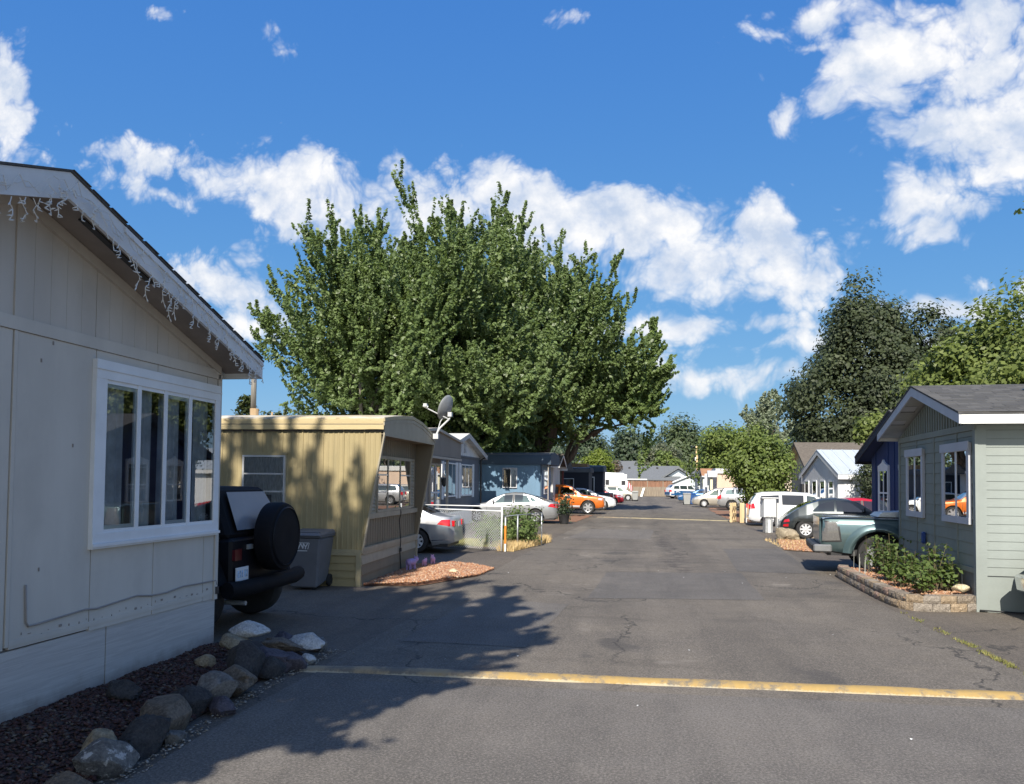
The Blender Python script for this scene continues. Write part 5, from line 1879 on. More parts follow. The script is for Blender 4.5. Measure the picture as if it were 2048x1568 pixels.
def wheel_parts(parent, x, y, r, w, side, style, idx):
    """tyre with a rim inside; side +1 faces +y"""
    key = (round(r, 3), round(w, 3), style)
    if key not in _mesh_cache:
        mb = MB()
        k_ = 0.62 if style != 'big' else 0.70
        prof = [(r * k_, -w / 2 + 0.01), (r * 0.80, -w / 2), (r * 0.95, -w / 2 + 0.012), (r, -w / 2 + 0.04), (r, w / 2 - 0.04), (r * 0.95, w / 2 - 0.012), (r * 0.80, w / 2), (r * k_, w / 2 - 0.015), (r * k_ * 0.98, w / 2 - 0.05)]
        mb.lathe(prof, 32, axis='Y', cap=True)
        ty = mb.build('wheel', M['black_rubber'], parent, smooth=True)
        mb = MB()
        R_ = r * k_
        mb.lathe([(R_ * 1.0, w / 2 - 0.02), (R_ * 0.97, w / 2 - 0.006), (R_ * 0.90, w / 2 - 0.015), (R_ * 0.88, w / 2 - 0.045)], 32, axis='Y', cap=False)
        ns = {'spoke': 7, 'big': 6, 'cap': 8, 'steel': 5}[style]
        for i in range(ns):
            t = 2 * PI * i / ns
            for dt in ((-0.12, 0.12) if style == 'spoke' else (0.0,)):
                hw = {'spoke': 0.018, 'big': 0.045, 'cap': 0.034, 'steel': 0.06}[style] * (r / 0.34)
                st = len(mb.v)
                mb.box(R_ * 0.16, R_ * 0.92, w / 2 - 0.045, w / 2 - 0.016, -hw, hw)
                mb.xf(Matrix.Rotation(t + dt, 4, 'Y'), st)
        mb.lathe([(0.004, w / 2 - 0.006), (R_ * 0.20, w / 2 - 0.010), (R_ * 0.24, w / 2 - 0.04)], 16, axis='Y', cap=False)
        rim = mb.build('rim', M['hubcap'] if style == 'cap' else M['alloy'], ty)
        mb = MB()
        mb.lathe([(0.004, w / 2 - 0.062), (R_ * 0.93, w / 2 - 0.058)], 24, axis='Y', cap=False)
        hub = mb.build('brake', M['interior'] if style != 'cap' else M['drape'], ty)
        _mesh_cache[key] = (ty.data, rim.data, hub.data)
    else:
        a, b_, c_ = _mesh_cache[key]
        ty = bpy.data.objects.new('wheel', a); C.objects.link(ty); ty.parent = parent
        for nm, dd in (('rim', b_), ('brake', c_)):
            q = bpy.data.objects.new(nm, dd); C.objects.link(q); q.parent = ty
    ty.location = (x, y, r)
    ty.rotation_euler = (0, 0.37 * idx, 0 if side > 0 else PI)
    if side < 0:
        ty.rotation_euler = (0, 0.37 * idx, PI)
    return ty


class Car:
    """car body lofted through cross-sections; s runs from the front (0) to the rear (L)"""
    def __init__(self, name, label, cat, loc, heading, L, W, top, belt, wid, wheels, r, paint_, group=None, tum=0.38, zs=0.20, style='spoke', scale=1.0, arch=1.16, mid=0.52, wheel_w=0.21, roof_mat=None):
        self.L, self.W, self.top, self.belt, self.wid, self.wheels, self.r, self.tum, self.zs, self.arch, self.mid = L, W, top, belt, wid, wheels, r, tum, zs, arch, mid
        self.t = thing(name, label, cat, (loc[0], loc[1], 0), heading, group)
        self.t.scale = (scale,) * 3
        S = set([0, L])
        n = 56
        for i in range(n + 1):
            S.add(round(L * i / n, 4))
        for w in wheels:
            for i in range(-8, 9):
                S.add(round(w + r * arch * math.sin(i / 8 * PI / 2), 4))
        for tb in (top, belt):
            for a, _ in tb:
                S.add(round(a, 4))
        S = sorted(s for s in S if 0 <= s <= L)
        S2 = [S[0]]
        for s in S[1:]:
            if s - S2[-1] > 0.012:
                S2.append(s)
        S2[-1] = L
        secs = [self.section(s) for s in S2]
        m = len(secs[0])
        vs, fs = [], []
        for s, sec in zip(S2, secs):
            x = L / 2 - s
            for (y, z) in sec:
                vs.append((x, y, z))
            for (y, z) in reversed(sec[:-1]):
                vs.append((x, -y, z))
        q = 2 * m - 1
        for i in range(len(S2) - 1):
            for j in range(q - 1):
                fs.append((i * q + j, i * q + j + 1, (i + 1) * q + j + 1, (i + 1) * q + j))
        fs.append(tuple(range(q - 1, -1, -1)))
        fs.append(tuple(range((len(S2) - 1) * q, len(S2) * q)))
        mb = MB()
        mb.add(vs, fs)
        self.paint = paint_
        self.body = mb.build('body', paint_, self.t, smooth=True)
        # underbody and wheel wells
        mb = MB()
        mb.box(-L / 2 + 0.15, L / 2 - 0.15, -W / 2 * 0.86, W / 2 * 0.86, zs * 0.85, zs + 0.06)
        mb.box(-L / 2 + 0.25, L / 2 - 0.25, -W / 2 * 0.60, W / 2 * 0.60, zs, r * 2.0)
        mb.build('underbody', M['black_plastic'], self.t, fix=False)
        i = 0
        for w in wheels:
            for sd_ in (-1, 1):
                wheel_parts(self.t, L / 2 - w, sd_ * (W / 2 - wheel_w / 2 - 0.015), r, wheel_w, sd_, style, i)
                i += 1

    def section(self, s):
        w = interp(self.wid, s)
        zt = interp(self.top, s)
        zb = min(interp(self.belt, s), zt - 0.015)
        zs = self.zs
        e = min(s, self.L - s)
        if e < 0.5:
            zs = zs + 0.10 * (1 - e / 0.5) ** 2
        zs = min(zs, zb - 0.10)
        zm = zs + (zb - zs) * self.mid
        lo = [[w * 0.90, zs], [w * 0.975, zs + 0.09], [w, zm], [w * 0.992, zb - 0.07], [w * 0.965, zb]]
        for ww in self.wheels:
            d = abs(s - ww)
            Ra = self.r * self.arch
            if d < Ra:
                za = self.r + math.sqrt(Ra * Ra - d * d)
                for k_, p in enumerate(lo[:4]):
                    if p[1] < za + 0.004 * k_:
                        p[1] = min(za + 0.004 * k_, zb - 0.02)
                        p[0] = max(p[0], w * 0.985) + 0.006
        cab = max(0.0, min(1.0, (zt - zb) / 0.22))
        yr = w * 0.965 - self.tum * (zt - zb) - 0.02
        up = []
        y5 = (w * 0.90) * (1 - cab) + (yr + 0.012) * cab
        up.append([y5, zb + (zt - zb) * (0.6 * (1 - cab) + 0.88 * cab)])
        up.append([(w * 0.72) * (1 - cab) + (yr - 0.07) * cab, zb + (zt - zb) * (0.88 * (1 - cab) + 0.97 * cab)])
        up.append([(w * 0.40) * (1 - cab) + (yr * 0.55) * cab, zt - 0.004])
        up.append([0.0, zt + 0.006])
        return [tuple(p) for p in lo + up]

    def yat(self, s, z):
        sec = self.section(s)
        for (ya, za), (yb, zb) in zip(sec, sec[1:]):
            if za <= z <= zb and zb > za:
                return ya + (yb - ya) * (z - za) / (zb - za)
        return sec[0][0] if z < sec[0][1] else sec[-2][0]

    def side(self, name, quad, mat, off=0.006, n=8, m=3, parent=None, both=True):
        """patch on both flanks: quad of (s, z): front bottom, rear bottom, rear top, front top"""
        out = []
        for sg in ((1, -1) if both else (1,)):
            vs, fs = [], []
            for j in range(m + 1):
                t = j / m
                for i in range(n + 1):
                    u = i / n
                    s = (quad[0][0] * (1 - u) + quad[1][0] * u) * (1 - t) + (quad[3][0] * (1 - u) + quad[2][0] * u) * t
                    z = (quad[0][1] * (1 - u) + quad[1][1] * u) * (1 - t) + (quad[3][1] * (1 - u) + quad[2][1] * u) * t
                    vs.append((self.L / 2 - s, sg * (self.yat(s, z) + off), z))
            for j in range(m):
                for i in range(n):
                    a = j * (n + 1) + i
                    f = (a, a + 1, a + n + 2, a + n + 1)
                    fs.append(f if sg < 0 else tuple(reversed(f)))
            mb = MB()
            mb.add(vs, fs)
            out.append(mb.build(name, mat, parent or self.t, smooth='all', fix=False))
        return out

    def topglass(self, name, s0, s1, inset0, inset1, mat, off=0.006):
        """windscreen or rear window over the sloping part of the roof line"""
        vs, fs = [], []
        n, m = 6, 10
        for i in range(n + 1):
            t = i / n
            s = s0 + (s1 - s0) * t
            sec = self.section(s)
            cap = sec[5][0] * (inset0 + (inset1 - inset0) * t)
            for j in range(m + 1):
                y = cap * (2 * j / m - 1)
                ya = abs(y)
                z = None
                for (y0, z0), (y1, z1) in zip(sec[4:], sec[5:]):
                    if y1 <= ya <= y0:
                        z = z0 + (z1 - z0) * ((y0 - ya) / (y0 - y1) if y0 > y1 else 0)
                z = sec[-1][1] if z is None else z
                vs.append((self.L / 2 - s, y, z + off))
        for i in range(n):
            for j in range(m):
                a = i * (m + 1) + j
                fs.append((a, a + 1, a + m + 2, a + m + 1))
        mb = MB()
        mb.add(vs, fs)
        o = mb.build(name, mat, self.t, smooth='all')
        return o

    def line(self, pts, wd=0.012, mat=None, name='door_gap', off=0.004):
        for sg in (1, -1):
            mb = MB()
            for (s0, z0), (s1, z1) in zip(pts, pts[1:]):
                n = max(2, int(math.hypot(s1 - s0, z1 - z0) / 0.12))
                for i in range(n):
                    a, b_ = i / n, (i + 1) / n
                    sa, za, sb, zb = s0 + (s1 - s0) * a, z0 + (z1 - z0) * a, s0 + (s1 - s0) * b_, z0 + (z1 - z0) * b_
                    dx_, dz_ = sb - sa, zb - za
                    l = math.hypot(dx_, dz_)
                    nx, nz = -dz_ / l * wd / 2, dx_ / l * wd / 2
                    q = [(sa + nx, za + nz), (sb + nx, zb + nz), (sb - nx, zb - nz), (sa - nx, za - nz)]
                    vs = [(self.L / 2 - s, sg * (self.yat(s, z) + off), z) for s, z in q]
                    mb.add(vs, [(0, 1, 2, 3)])
            mb.build(name, mat or M['black_plastic'], self.t)

    def handles(self, pts, mat=None):
        for s, z in pts:
            for sg in (1, -1):
                y = self.yat(s, z)
                MB().box(self.L / 2 - s - 0.09, self.L / 2 - s + 0.09, sg * (y + 0.004), sg * (y + 0.03), z - 0.014, z + 0.014).build('door_handle', mat or self.paint, self.t, fix=False)

    def mirrors(self, s, z, mat=None):
        for sg in (1, -1):
            y = self.yat(s, z) * 1.0
            mb = MB()
            mb.hexa([(self.L / 2 - s - 0.05, sg * (y - 0.01), z), (self.L / 2 - s + 0.06, sg * (y - 0.01), z), (self.L / 2 - s + 0.05, sg * (y + 0.17), z + 0.01), (self.L / 2 - s - 0.03, sg * (y + 0.17), z + 0.01)],
                    [(self.L / 2 - s - 0.05, sg * (y - 0.01), z + 0.09), (self.L / 2 - s + 0.05, sg * (y - 0.01), z + 0.09), (self.L / 2 - s + 0.03, sg * (y + 0.18), z + 0.15), (self.L / 2 - s - 0.03, sg * (y + 0.18), z + 0.15)])
            mb.build('wing_mirror', mat or self.paint, self.t, bevel=0.012)

    def endbox(self, name, rear, y0, y1, z0, z1, mat, depth=0.02, mirror=True, s_in=0.0):
        x = -self.L / 2 + s_in if rear else self.L / 2 - s_in
        sg = -1 if rear else 1
        for k_ in ((1, -1) if mirror else (1,)):
            MB().box(x - sg * 0.10, x + sg * depth, k_ * y0, k_ * y1, z0, z1).build(name, mat, self.t, fix=False, bevel=0.006)


def plate(car, rear, z, wd=0.31, hh=0.16, y=0.0, off=0.028):
    x = (-car.L / 2 - off) if rear else (car.L / 2 + off)
    MB().box(x - 0.004, x + 0.004, y - wd / 2, y + wd / 2, z, z + hh).build('number_plate', M['white'], car.t, fix=False)


P_SILVER = car_paint('silver_paint', (0.40, 0.41, 0.42), 0.6, 0.34)
P_SILVER2 = car_paint('pale_silver_paint', (0.48, 0.49, 0.505), 0.55, 0.34)
P_ORANGE = car_paint('orange_paint', (0.70, 0.17, 0.02), 0.15, 0.32)
P_WHITE = car_paint('white_paint', (0.76, 0.77, 0.78), 0.0, 0.3)
P_RED = car_paint('red_paint', (0.48, 0.012, 0.03), 0.1, 0.3)
P_BLACK = car_paint('black_paint', (0.012, 0.013, 0.018), 0.1, 0.3)
P_DARK = car_paint('dark_grey_paint', (0.055, 0.065, 0.068), 0.5, 0.3)
P_BEIGE = car_paint('champagne_paint', (0.56, 0.52, 0.44), 0.45, 0.34)
P_TEAL = car_paint('teal_paint', (0.105, 0.165, 0.175), 0.5, 0.3)
P_BLUE = car_paint('blue_paint', (0.03, 0.13, 0.32), 0.3, 0.3)

SEDAN = dict(L=4.75, W=1.82,
             top=[(0, .56), (.06, .68), (.25, .78), (.9, .90), (1.32, .96), (1.75, 1.20), (2.15, 1.38), (2.6, 1.45), (3.1, 1.44), (3.55, 1.33), (4.1, 1.10), (4.35, 1.05), (4.66, 1.02), (4.72, .92), (4.75, .62)],
             belt=[(0, .50), (.06, .62), (.3, .73), (1.0, .84), (1.4, .89), (3.8, .97), (4.4, .97), (4.66, .90), (4.75, .55)],
             wid=[(0, .58), (.1, .72), (.35, .83), (.9, .905), (1.5, .91), (3.6, .91), (4.3, .85), (4.62, .77), (4.75, .64)], wheels=(.93, 3.72), r=.335)


def sedan(name, label, loc, hd, paint_, scale=1.0, group='cars parked along the road', style='spoke', rear_bits=True):
    c = Car(name, label, 'car', loc, hd, paint_=paint_, group=group, style=style, scale=scale, **SEDAN)
    c.side('side_window', [(1.72, .93), (2.62, .955), (2.62, 1.33), (2.16, 1.30)], M['car_glass'])
    c.side('side_window', [(2.72, .96), (3.50, .99), (3.28, 1.31), (2.72, 1.335)], M['car_glass'])
    c.side('quarter_window', [(3.56, .995), (3.82, 1.02), (3.60, 1.19), (3.38, 1.27)], M['car_glass'], n=4)
    c.side('window_pillar', [(2.63, .93), (2.71, .93), (2.71, 1.335), (2.63, 1.335)], M['black_plastic'], n=2)
    c.topglass('windscreen', 1.38, 2.22, .97, .93, M['car_glass'])
    c.topglass('rear_window', 4.10, 3.42, .90, .92, M['car_glass'])
    c.side('tail_light', [(4.30, .80), (4.70, .74), (4.70, .93), (4.42, .93)], M['red_lens'], 0.008, 5)
    c.side('headlight', [(.07, .60), (.42, .66), (.48, .75), (.16, .72)], M['clear_lens'], 0.008, 5)
    c.endbox('tail_light', True, .40, .66, .74, .90, M['red_lens'], .012)
    c.line([(1.42, .88), (1.36, .35), (1.62, .26), (2.60, .26), (2.66, .55), (2.66, .95)])
    c.line([(2.66, .5), (2.68, .28), (3.22, .28), (3.42, .62), (3.5, .95)])
    c.handles([(2.45, .82), (3.36, .86)])
    c.mirrors(1.72, .95)
    c.side('sill_trim', [(1.32, .24), (3.30, .24), (3.30, .275), (1.32, .275)], M['chrome'], 0.006)
    c.side('bumper_trim', [(4.15, .34), (4.62, .36), (4.62, .385), (4.15, .37)], M['chrome'], 0.006, 4)
    if rear_bits:
        plate(c, True, .72)
    return c


# silver sedans on the left
c = sedan('silver_car', 'silver sedan parked nose in beside the blue mobile home', (-6.30, 36.75), 181, P_SILVER, 1.0)
c = sedan('silver_car', 'silver saloon car with red tail lights half hidden by the tan mobile home', (-7.35, 20.95), 182, P_SILVER2, 0.97, style='cap')

# orange pickup-like SUV
c = Car('orange_truck', 'orange sport utility truck with big alloy wheels facing the road', 'truck', (-5.0, 48.75), 0, 5.4, 1.98,
        [(0, .70), (.06, .98), (.2, 1.06), (1.0, 1.14), (1.40, 1.20), (2.05, 1.68), (2.45, 1.80), (3.4, 1.83), (4.1, 1.80), (4.6, 1.45), (5.2, 1.36), (5.36, 1.3), (5.4, .7)],
        [(0, .62), (.08, .94), (.3, 1.02), (1.3, 1.12), (4.6, 1.18), (5.3, 1.2), (5.4, .65)],
        [(0, .80), (.1, .90), (.4, .96), (1, .99), (4.8, .99), (5.3, .95), (5.4, .88)], (1.0, 4.2), .41, P_ORANGE, 'cars parked along the road', tum=.3, zs=.36, style='big', arch=1.14)
c.side('side_window', [(1.72, 1.20), (2.72, 1.22), (2.72, 1.66), (2.22, 1.64)], M['dark_glass'])
c.side('side_window', [(2.84, 1.22), (3.65, 1.23), (3.65, 1.67), (2.84, 1.67)], M['dark_glass'])
c.side('side_window', [(3.75, 1.24), (4.35, 1.26), (4.15, 1.62), (3.75, 1.66)], M['dark_glass'])
c.topglass('windscreen', 1.46, 2.30, .97, .93, M['car_glass'])
c.side('headlight', [(.05, .84), (.40, .88), (.36, 1.0), (.10, .98)], M['clear_lens'], .008, 4)
c.endbox('grille', False, 0, .60, .80, .98, M['chrome'], .014)
c.side('rocker_trim', [(1.5, .40), (3.7, .40), (3.7, .52), (1.5, .52)], M['drape'], .008)
c.line([(1.48, 1.1), (1.46, .5), (1.56, .42), (2.76, .42), (2.78, 1.2)])
c.line([(2.78, .45), (3.6, .45), (3.72, .8), (3.72, 1.2)])
c.handles([(2.6, 1.08), (3.55, 1.1)], M['black_plastic'])
c.mirrors(1.75, 1.2, P_ORANGE)
c.side('flame_print', [(2.05, .95), (2.40, .93), (2.45, 1.12), (2.1, 1.14)], M['black_plastic'], .006, 5)

# white hatchback with nose to the road
HATCH = dict(L=4.3, W=1.76,
             top=[(0, .56), (.08, .72), (.3, .84), (.95, .98), (1.15, 1.02), (1.75, 1.34), (2.2, 1.46), (3.0, 1.48), (3.6, 1.40), (4.0, 1.15), (4.22, .98), (4.3, .6)],
             belt=[(0, .5), (.1, .66), (.35, .79), (1.1, .92), (3.4, 1.02), (4.1, 1.0), (4.3, .55)],
             wid=[(0, .58), (.12, .72), (.4, .83), (.9, .87), (3.6, .87), (4.1, .80), (4.3, .7)], wheels=(.86, 3.42), r=.32)


def hatch(name, label, loc, hd, p_, scale=1.0, group='cars parked along the road', style='spoke'):
    c = Car(name, label, 'car', loc, hd, paint_=p_, group=group, style=style, scale=scale, **HATCH)
    c.side('side_window', [(1.52, .97), (2.42, 1.0), (2.42, 1.36), (1.98, 1.34)], M['car_glass'])
    c.side('side_window', [(2.50, 1.0), (3.35, 1.04), (3.30, 1.34), (2.50, 1.37)], M['car_glass'])
    c.topglass('windscreen', 1.18, 1.98, .97, .92, M['car_glass'])
    c.topglass('rear_window', 4.06, 3.62, .90, .9, M['car_glass'])
    c.side('headlight', [(.10, .64), (.55, .72), (.60, .82), (.22, .77)], M['clear_lens'], .008, 5)
    c.side('tail_light', [(4.0, .80), (4.27, .78), (4.22, .98), (4.02, 1.02)], M['red_lens'], .008, 4)
    c.endbox('grille', False, 0, .42, .42, .52, M['black_plastic'], .01)
    c.line([(1.2, .9), (1.2, .35), (2.38, .28), (2.46, .6), (2.46, 1.0)])
    c.handles([(2.25, .88), (3.2, .92)])
    c.mirrors(1.5, .98)
    return c


hatch('white_car', 'white hatchback with sloping nose beside the orange truck', (-4.12, 56.2), 0, P_WHITE, 1.05)
hatch('red_car', 'small bright red car on the left, nose towards the road', (-3.75, 69.5), 0, P_RED, 1.0)

# SUVs
SUV = dict(L=4.7, W=1.86,
           top=[(0, .62), (.07, .90), (.25, 1.0), (.95, 1.08), (1.2, 1.12), (1.75, 1.55), (2.1, 1.68), (3.4, 1.72), (4.2, 1.68), (4.5, 1.30), (4.64, 1.05), (4.7, .62)],
           belt=[(0, .56), (.09, .84), (.35, .95), (1.2, 1.04), (4.3, 1.12), (4.6, 1.0), (4.7, .56)],
           wid=[(0, .70), (.1, .82), (.4, .90), (.9, .93), (4.2, .93), (4.55, .88), (4.7, .80)], wheels=(.9, 3.7), r=.37)


def suv(name, label, loc, hd, p_, scale=1.0, group='cars parked along the road', style='spoke', glass=None):
    c = Car(name, label, 'car', loc, hd, paint_=p_, group=group, style=style, scale=scale, zs=.28, tum=.28, **SUV)
    g = glass or M['car_glass']
    c.side('side_window', [(1.48, 1.10), (2.40, 1.13), (2.40, 1.56), (1.92, 1.54)], g)
    c.side('side_window', [(2.50, 1.13), (3.38, 1.15), (3.38, 1.57), (2.50, 1.57)], g)
    c.side('side_window', [(3.48, 1.16), (4.22, 1.18), (4.10, 1.54), (3.48, 1.57)], g)
    c.topglass('windscreen', 1.24, 1.92, .97, .93, M['car_glass'])
    c.topglass('rear_window', 4.48, 4.22, .92, .9, g)
    c.side('headlight', [(.08, .74), (.42, .80), (.42, .93), (.14, .89)], M['clear_lens'], .008, 4)
    c.side('tail_light', [(4.46, .84), (4.67, .82), (4.60, 1.14), (4.48, 1.14)], M['red_lens'], .008, 4)
    c.endbox('tail_light', True, .62, .82, .80, 1.05, M['red_lens'], .012)
    c.line([(1.25, 1.02), (1.24, .45), (2.42, .36), (2.45, 1.12)])
    c.line([(2.45, .4), (3.2, .4), (3.42, .75), (3.43, 1.14)])
    c.handles([(2.26, .98), (3.26, 1.0)])
    c.mirrors(1.5, 1.1)
    return c


suv('white_suv', 'white sport utility car on the left beyond the red car', (-4.15, 76.3), 0, P_WHITE, 1.0)
suv('silver_suv', 'white silver SUV with its rear to the road beside the small tree', (8.0, 60.9), -2, P_SILVER2, .98)

# dark pickup on the left
c = Car('black_pickup', 'black pickup truck parked before the second navy home', 'pickup', (-4.9, 63.0), 180, 5.3, 1.9,
        [(0, .70), (.06, .95), (1.2, 1.08), (1.45, 1.12), (2.0, 1.62), (2.4, 1.72), (3.1, 1.72), (3.4, 1.62), (3.5, 1.14), (5.2, 1.14), (5.26, 1.1), (5.3, .66)],
        [(0, .62), (.1, .90), (1.3, 1.0), (3.4, 1.07), (5.2, 1.08), (5.3, .6)],
        [(0, .8), (.3, .92), (1, .95), (5.0, .95), (5.3, .88)], (.95, 4.1), .39, P_BLACK, 'cars parked along the road', zs=.36, tum=.28)
c.side('side_window', [(1.68, 1.10), (2.5, 1.11), (2.5, 1.58), (2.12, 1.58)], M['dark_glass'])
c.side('side_window', [(2.58, 1.11), (3.32, 1.12), (3.26, 1.56), (2.58, 1.58)], M['dark_glass'])
c.side('tail_light', [(5.0, .72), (5.24, .72), (5.24, 1.04), (5.0, 1.04)], M['red_lens'], .008, 4)

# minivans
VAN = dict(L=5.0, W=1.94,
           top=[(0, .58), (.08, .78), (.3, .92), (.75, 1.06), (1.0, 1.14), (1.75, 1.58), (2.1, 1.70), (3.2, 1.75), (4.3, 1.72), (4.62, 1.64), (4.84, 1.28), (4.96, 1.0), (5.0, .56)],
           belt=[(0, .52), (.1, .70), (.35, .83), (1.0, .98), (4.6, 1.08), (4.9, .98), (5.0, .5)],
           wid=[(0, .66), (.12, .80), (.45, .92), (1.0, .97), (4.5, .97), (4.85, .90), (5.0, .82)], wheels=(.98, 4.0), r=.345)


def minivan(name, label, loc, hd, p_, scale=1.0, group='cars parked along the road', style='cap', glass=None):
    c = Car(name, label, 'minivan', loc, hd, paint_=p_, group=group, style=style, scale=scale, zs=.22, tum=.24, **VAN)
    g = glass or M['dark_glass']
    c.side('side_window', [(1.32, 1.03), (2.22, 1.06), (2.22, 1.56), (1.86, 1.52)], M['car_glass'])
    c.side('side_window', [(2.36, 1.06), (3.40, 1.08), (3.40, 1.58), (2.36, 1.57)], g)
    c.side('side_window', [(3.54, 1.09), (4.48, 1.13), (4.42, 1.52), (3.54, 1.57)], g)
    c.topglass('windscreen', 1.02, 1.88, .97, .93, M['car_glass'])
    c.topglass('rear_window', 4.82, 4.64, .92, .9, g)
    c.side('headlight', [(.12, .66), (.55, .76), (.60, .90), (.25, .84)], M['clear_lens'], .008, 5)
    c.side('tail_light', [(4.70, .88), (4.955, .86), (4.90, 1.12), (4.74, 1.14)], M['red_lens'], .008, 4)
    c.endbox('tail_light', True, .66, .84, .86, 1.08, M['red_lens'], .012)
    c.line([(1.18, .95), (1.34, .45), (1.42, .32), (2.26, .30), (2.30, 1.05)])
    c.line([(2.30, .34), (3.40, .34), (3.50, .7), (3.47, 1.08)])
    c.line([(3.47, .96), (4.7, .98)], .01)
    c.handles([(2.16, .88), (2.46, .88)])
    c.mirrors(1.36, 1.04)
    return c


minivan('white_minivan', 'white minivan with dark windows and red tail light behind the mailbox stand', (7.30, 38.3), -3, P_WHITE, .925)
minivan('beige_minivan', 'champagne minivan on the right, nose towards the road', (6.45, 66.2), 180, P_BEIGE, .93, glass=M['car_glass'])
minivan('beige_minivan', 'small beige minivan far down on the left beside the grey bin', (-2.95, 86.9), 0, P_BEIGE, .93, glass=M['car_glass'])
sedan('red_car', 'dark red car roof showing between the white minivan and the beetle', (9.0, 33.6), 0, P_RED, 1.0)
sedan('blue_car', 'blue sedan far down on the right behind the bins', (5.9, 82.0), 180, P_BLUE, .95, rear_bits=False)
c = suv('blue_white_van', 'boxy old white over blue truck at the far end of the road', (5.5, 101.5), 20, P_WHITE, 1.06)
c.side('lower_panel', [(.25, .42), (4.55, .42), (4.58, .98), (.25, .88)], P_BLUE, .006, 10)
c.endbox('lower_rear', True, 0, .80, .45, .80, P_BLUE, .012)

# beetle
c = Car('beetle_car', 'dark grey round roofed beetle car with silver hubcaps beside the teal pickup', 'car', (7.15, 30.05), -4, 4.2, 1.80,
        [(0, .48), (.06, .62), (.3, .78), (.7, .90), (1.0, .98), (1.45, 1.28), (1.85, 1.44), (2.3, 1.49), (2.8, 1.44), (3.3, 1.27), (3.75, 1.0), (4.05, .76), (4.17, .60), (4.2, .45)],
        [(0, .42), (.08, .56), (.35, .72), (1.0, .90), (1.6, .95), (3.1, .95), (3.6, .86), (4.0, .68), (4.2, .40)],
        [(0, .55), (.1, .68), (.4, .82), (.8, .885), (1.5, .87), (2.7, .87), (3.3, .89), (3.8, .82), (4.1, .66), (4.2, .54)], (.85, 3.36), .335, P_DARK, 'cars parked along the road', tum=.42, zs=.22, style='cap')
c.side('side_window', [(1.38, .99), (2.30, 1.0), (2.30, 1.37), (1.84, 1.33)], M['car_glass'])
c.side('side_window', [(2.38, 1.0), (3.15, .98), (2.86, 1.26), (2.38, 1.37)], M['car_glass'])
c.topglass('windscreen', 1.02, 1.78, .97, .92, M['car_glass'])
c.topglass('rear_window', 3.55, 2.95, .80, .86, M['car_glass'])
c.side('tail_light', [(3.90, .60), (4.10, .57), (4.06, .67), (3.92, .70)], M['red_lens'], .012, 4)
c.side('tail_light', [(3.94, .42), (4.12, .42), (4.10, .50), (3.94, .52)], M['red_lens'], .012, 4)
for w_ in (.85, 3.36):
    c.side('fender_lip', [(w_ - .46, .62), (w_ + .46, .62), (w_ + .30, .73), (w_ - .30, .73)], P_DARK, .022, 8, 2)
c.side('sill_trim', [(1.3, .26), (2.9, .26), (2.9, .30), (1.3, .30)], M['chrome'], .006)
c.line([(1.28, .95), (1.24, .34), (2.42, .30), (2.52, .7), (2.34, 1.0)])
c.mirrors(1.4, 1.0)
plate(c, True, .50, off=.01)

# teal pickup, its bed to the road
c = Car('teal_pickup', 'teal pickup truck with rear fender flare and steel tool box by the planter', 'pickup', (6.93, 18.52), -7.5, 5.9, 1.98,
        [(0, .75), (.06, 1.05), (1.2, 1.18), (1.5, 1.24), (2.1, 1.74), (2.4, 1.84), (3.0, 1.85), (3.25, 1.78), (3.36, 1.25), (5.78, 1.25), (5.84, 1.22), (5.9, .60)],
        [(0, .68), (.1, 1.0), (1.3, 1.12), (3.3, 1.14), (5.7, 1.15), (5.86, 1.1), (5.9, .55)],
        [(0, .85), (.3, .96), (1, .99), (5.5, .99), (5.82, .97), (5.9, .93)], (1.05, 4.72), .43, P_TEAL, 'cars parked along the road', zs=.47, tum=.22, style='steel', arch=1.20, mid=.45)
L_ = 5.9
c.side('side_window', [(1.75, 1.22), (2.45, 1.24), (2.45, 1.70), (2.18, 1.70)], M['dark_glass'])
c.side('side_window', [(2.53, 1.24), (3.16, 1.24), (3.10, 1.68), (2.53, 1.70)], M['dark_glass'])
M['smoked_lens'] = paint('smoked_lens', (0.13, 0.125, 0.12), 0.1, 30, 0.25, 0.4, 120, coat=.6)
tls = c.side('tail_light', [(5.50, .74), (5.86, .72), (5.86, 1.14), (5.56, 1.14)], M['smoked_lens'], .022, 5)
c.side('tail_light_rim', [(5.46, .71), (5.88, .69), (5.88, 1.165), (5.52, 1.165)], M['black_plastic'], .007, 5)
for sg in (1, -1):
    # flared lip over the rear wheel
    mb = MB()
    vs, fs = [], []
    n = 20
    for i in range(n + 1):
        a = PI * (0.02 + 0.96 * i / n)
        for rr_, yy_ in ((0.515, 0.0), (0.535, 0.075), (0.60, 0.065), (0.70, 0.005)):
            s = 4.72 - rr_ * math.cos(a) * 1.04
            z = .43 + rr_ * math.sin(a)
            yb_ = c.yat(max(.05, min(5.85, s)), max(z, .5))
            vs.append((L_ / 2 - s, sg * (max(yb_, .965) + yy_), z))
    for i in range(n):
        for j in range(3):
            fs.append((i * 4 + j, i * 4 + j + 1, (i + 1) * 4 + j + 1, (i + 1) * 4 + j))
    mb.add(vs, fs)
    mb.build('fender_flare', P_TEAL, c.t, smooth='all')
mb = MB()
mb.hexa([(-L_ / 2 - .16, -.92, .46), (-L_ / 2 + .02, -.97, .46), (-L_ / 2 + .02, .97, .46), (-L_ / 2 - .16, .92, .46)], [(-L_ / 2 - .18, -.93, .64), (-L_ / 2 + .02, -.98, .64), (-L_ / 2 + .02, .98, .64), (-L_ / 2 - .18, .93, .64)])
mb.build('rear_bumper', M['black_plastic'], c.t, bevel=.03)
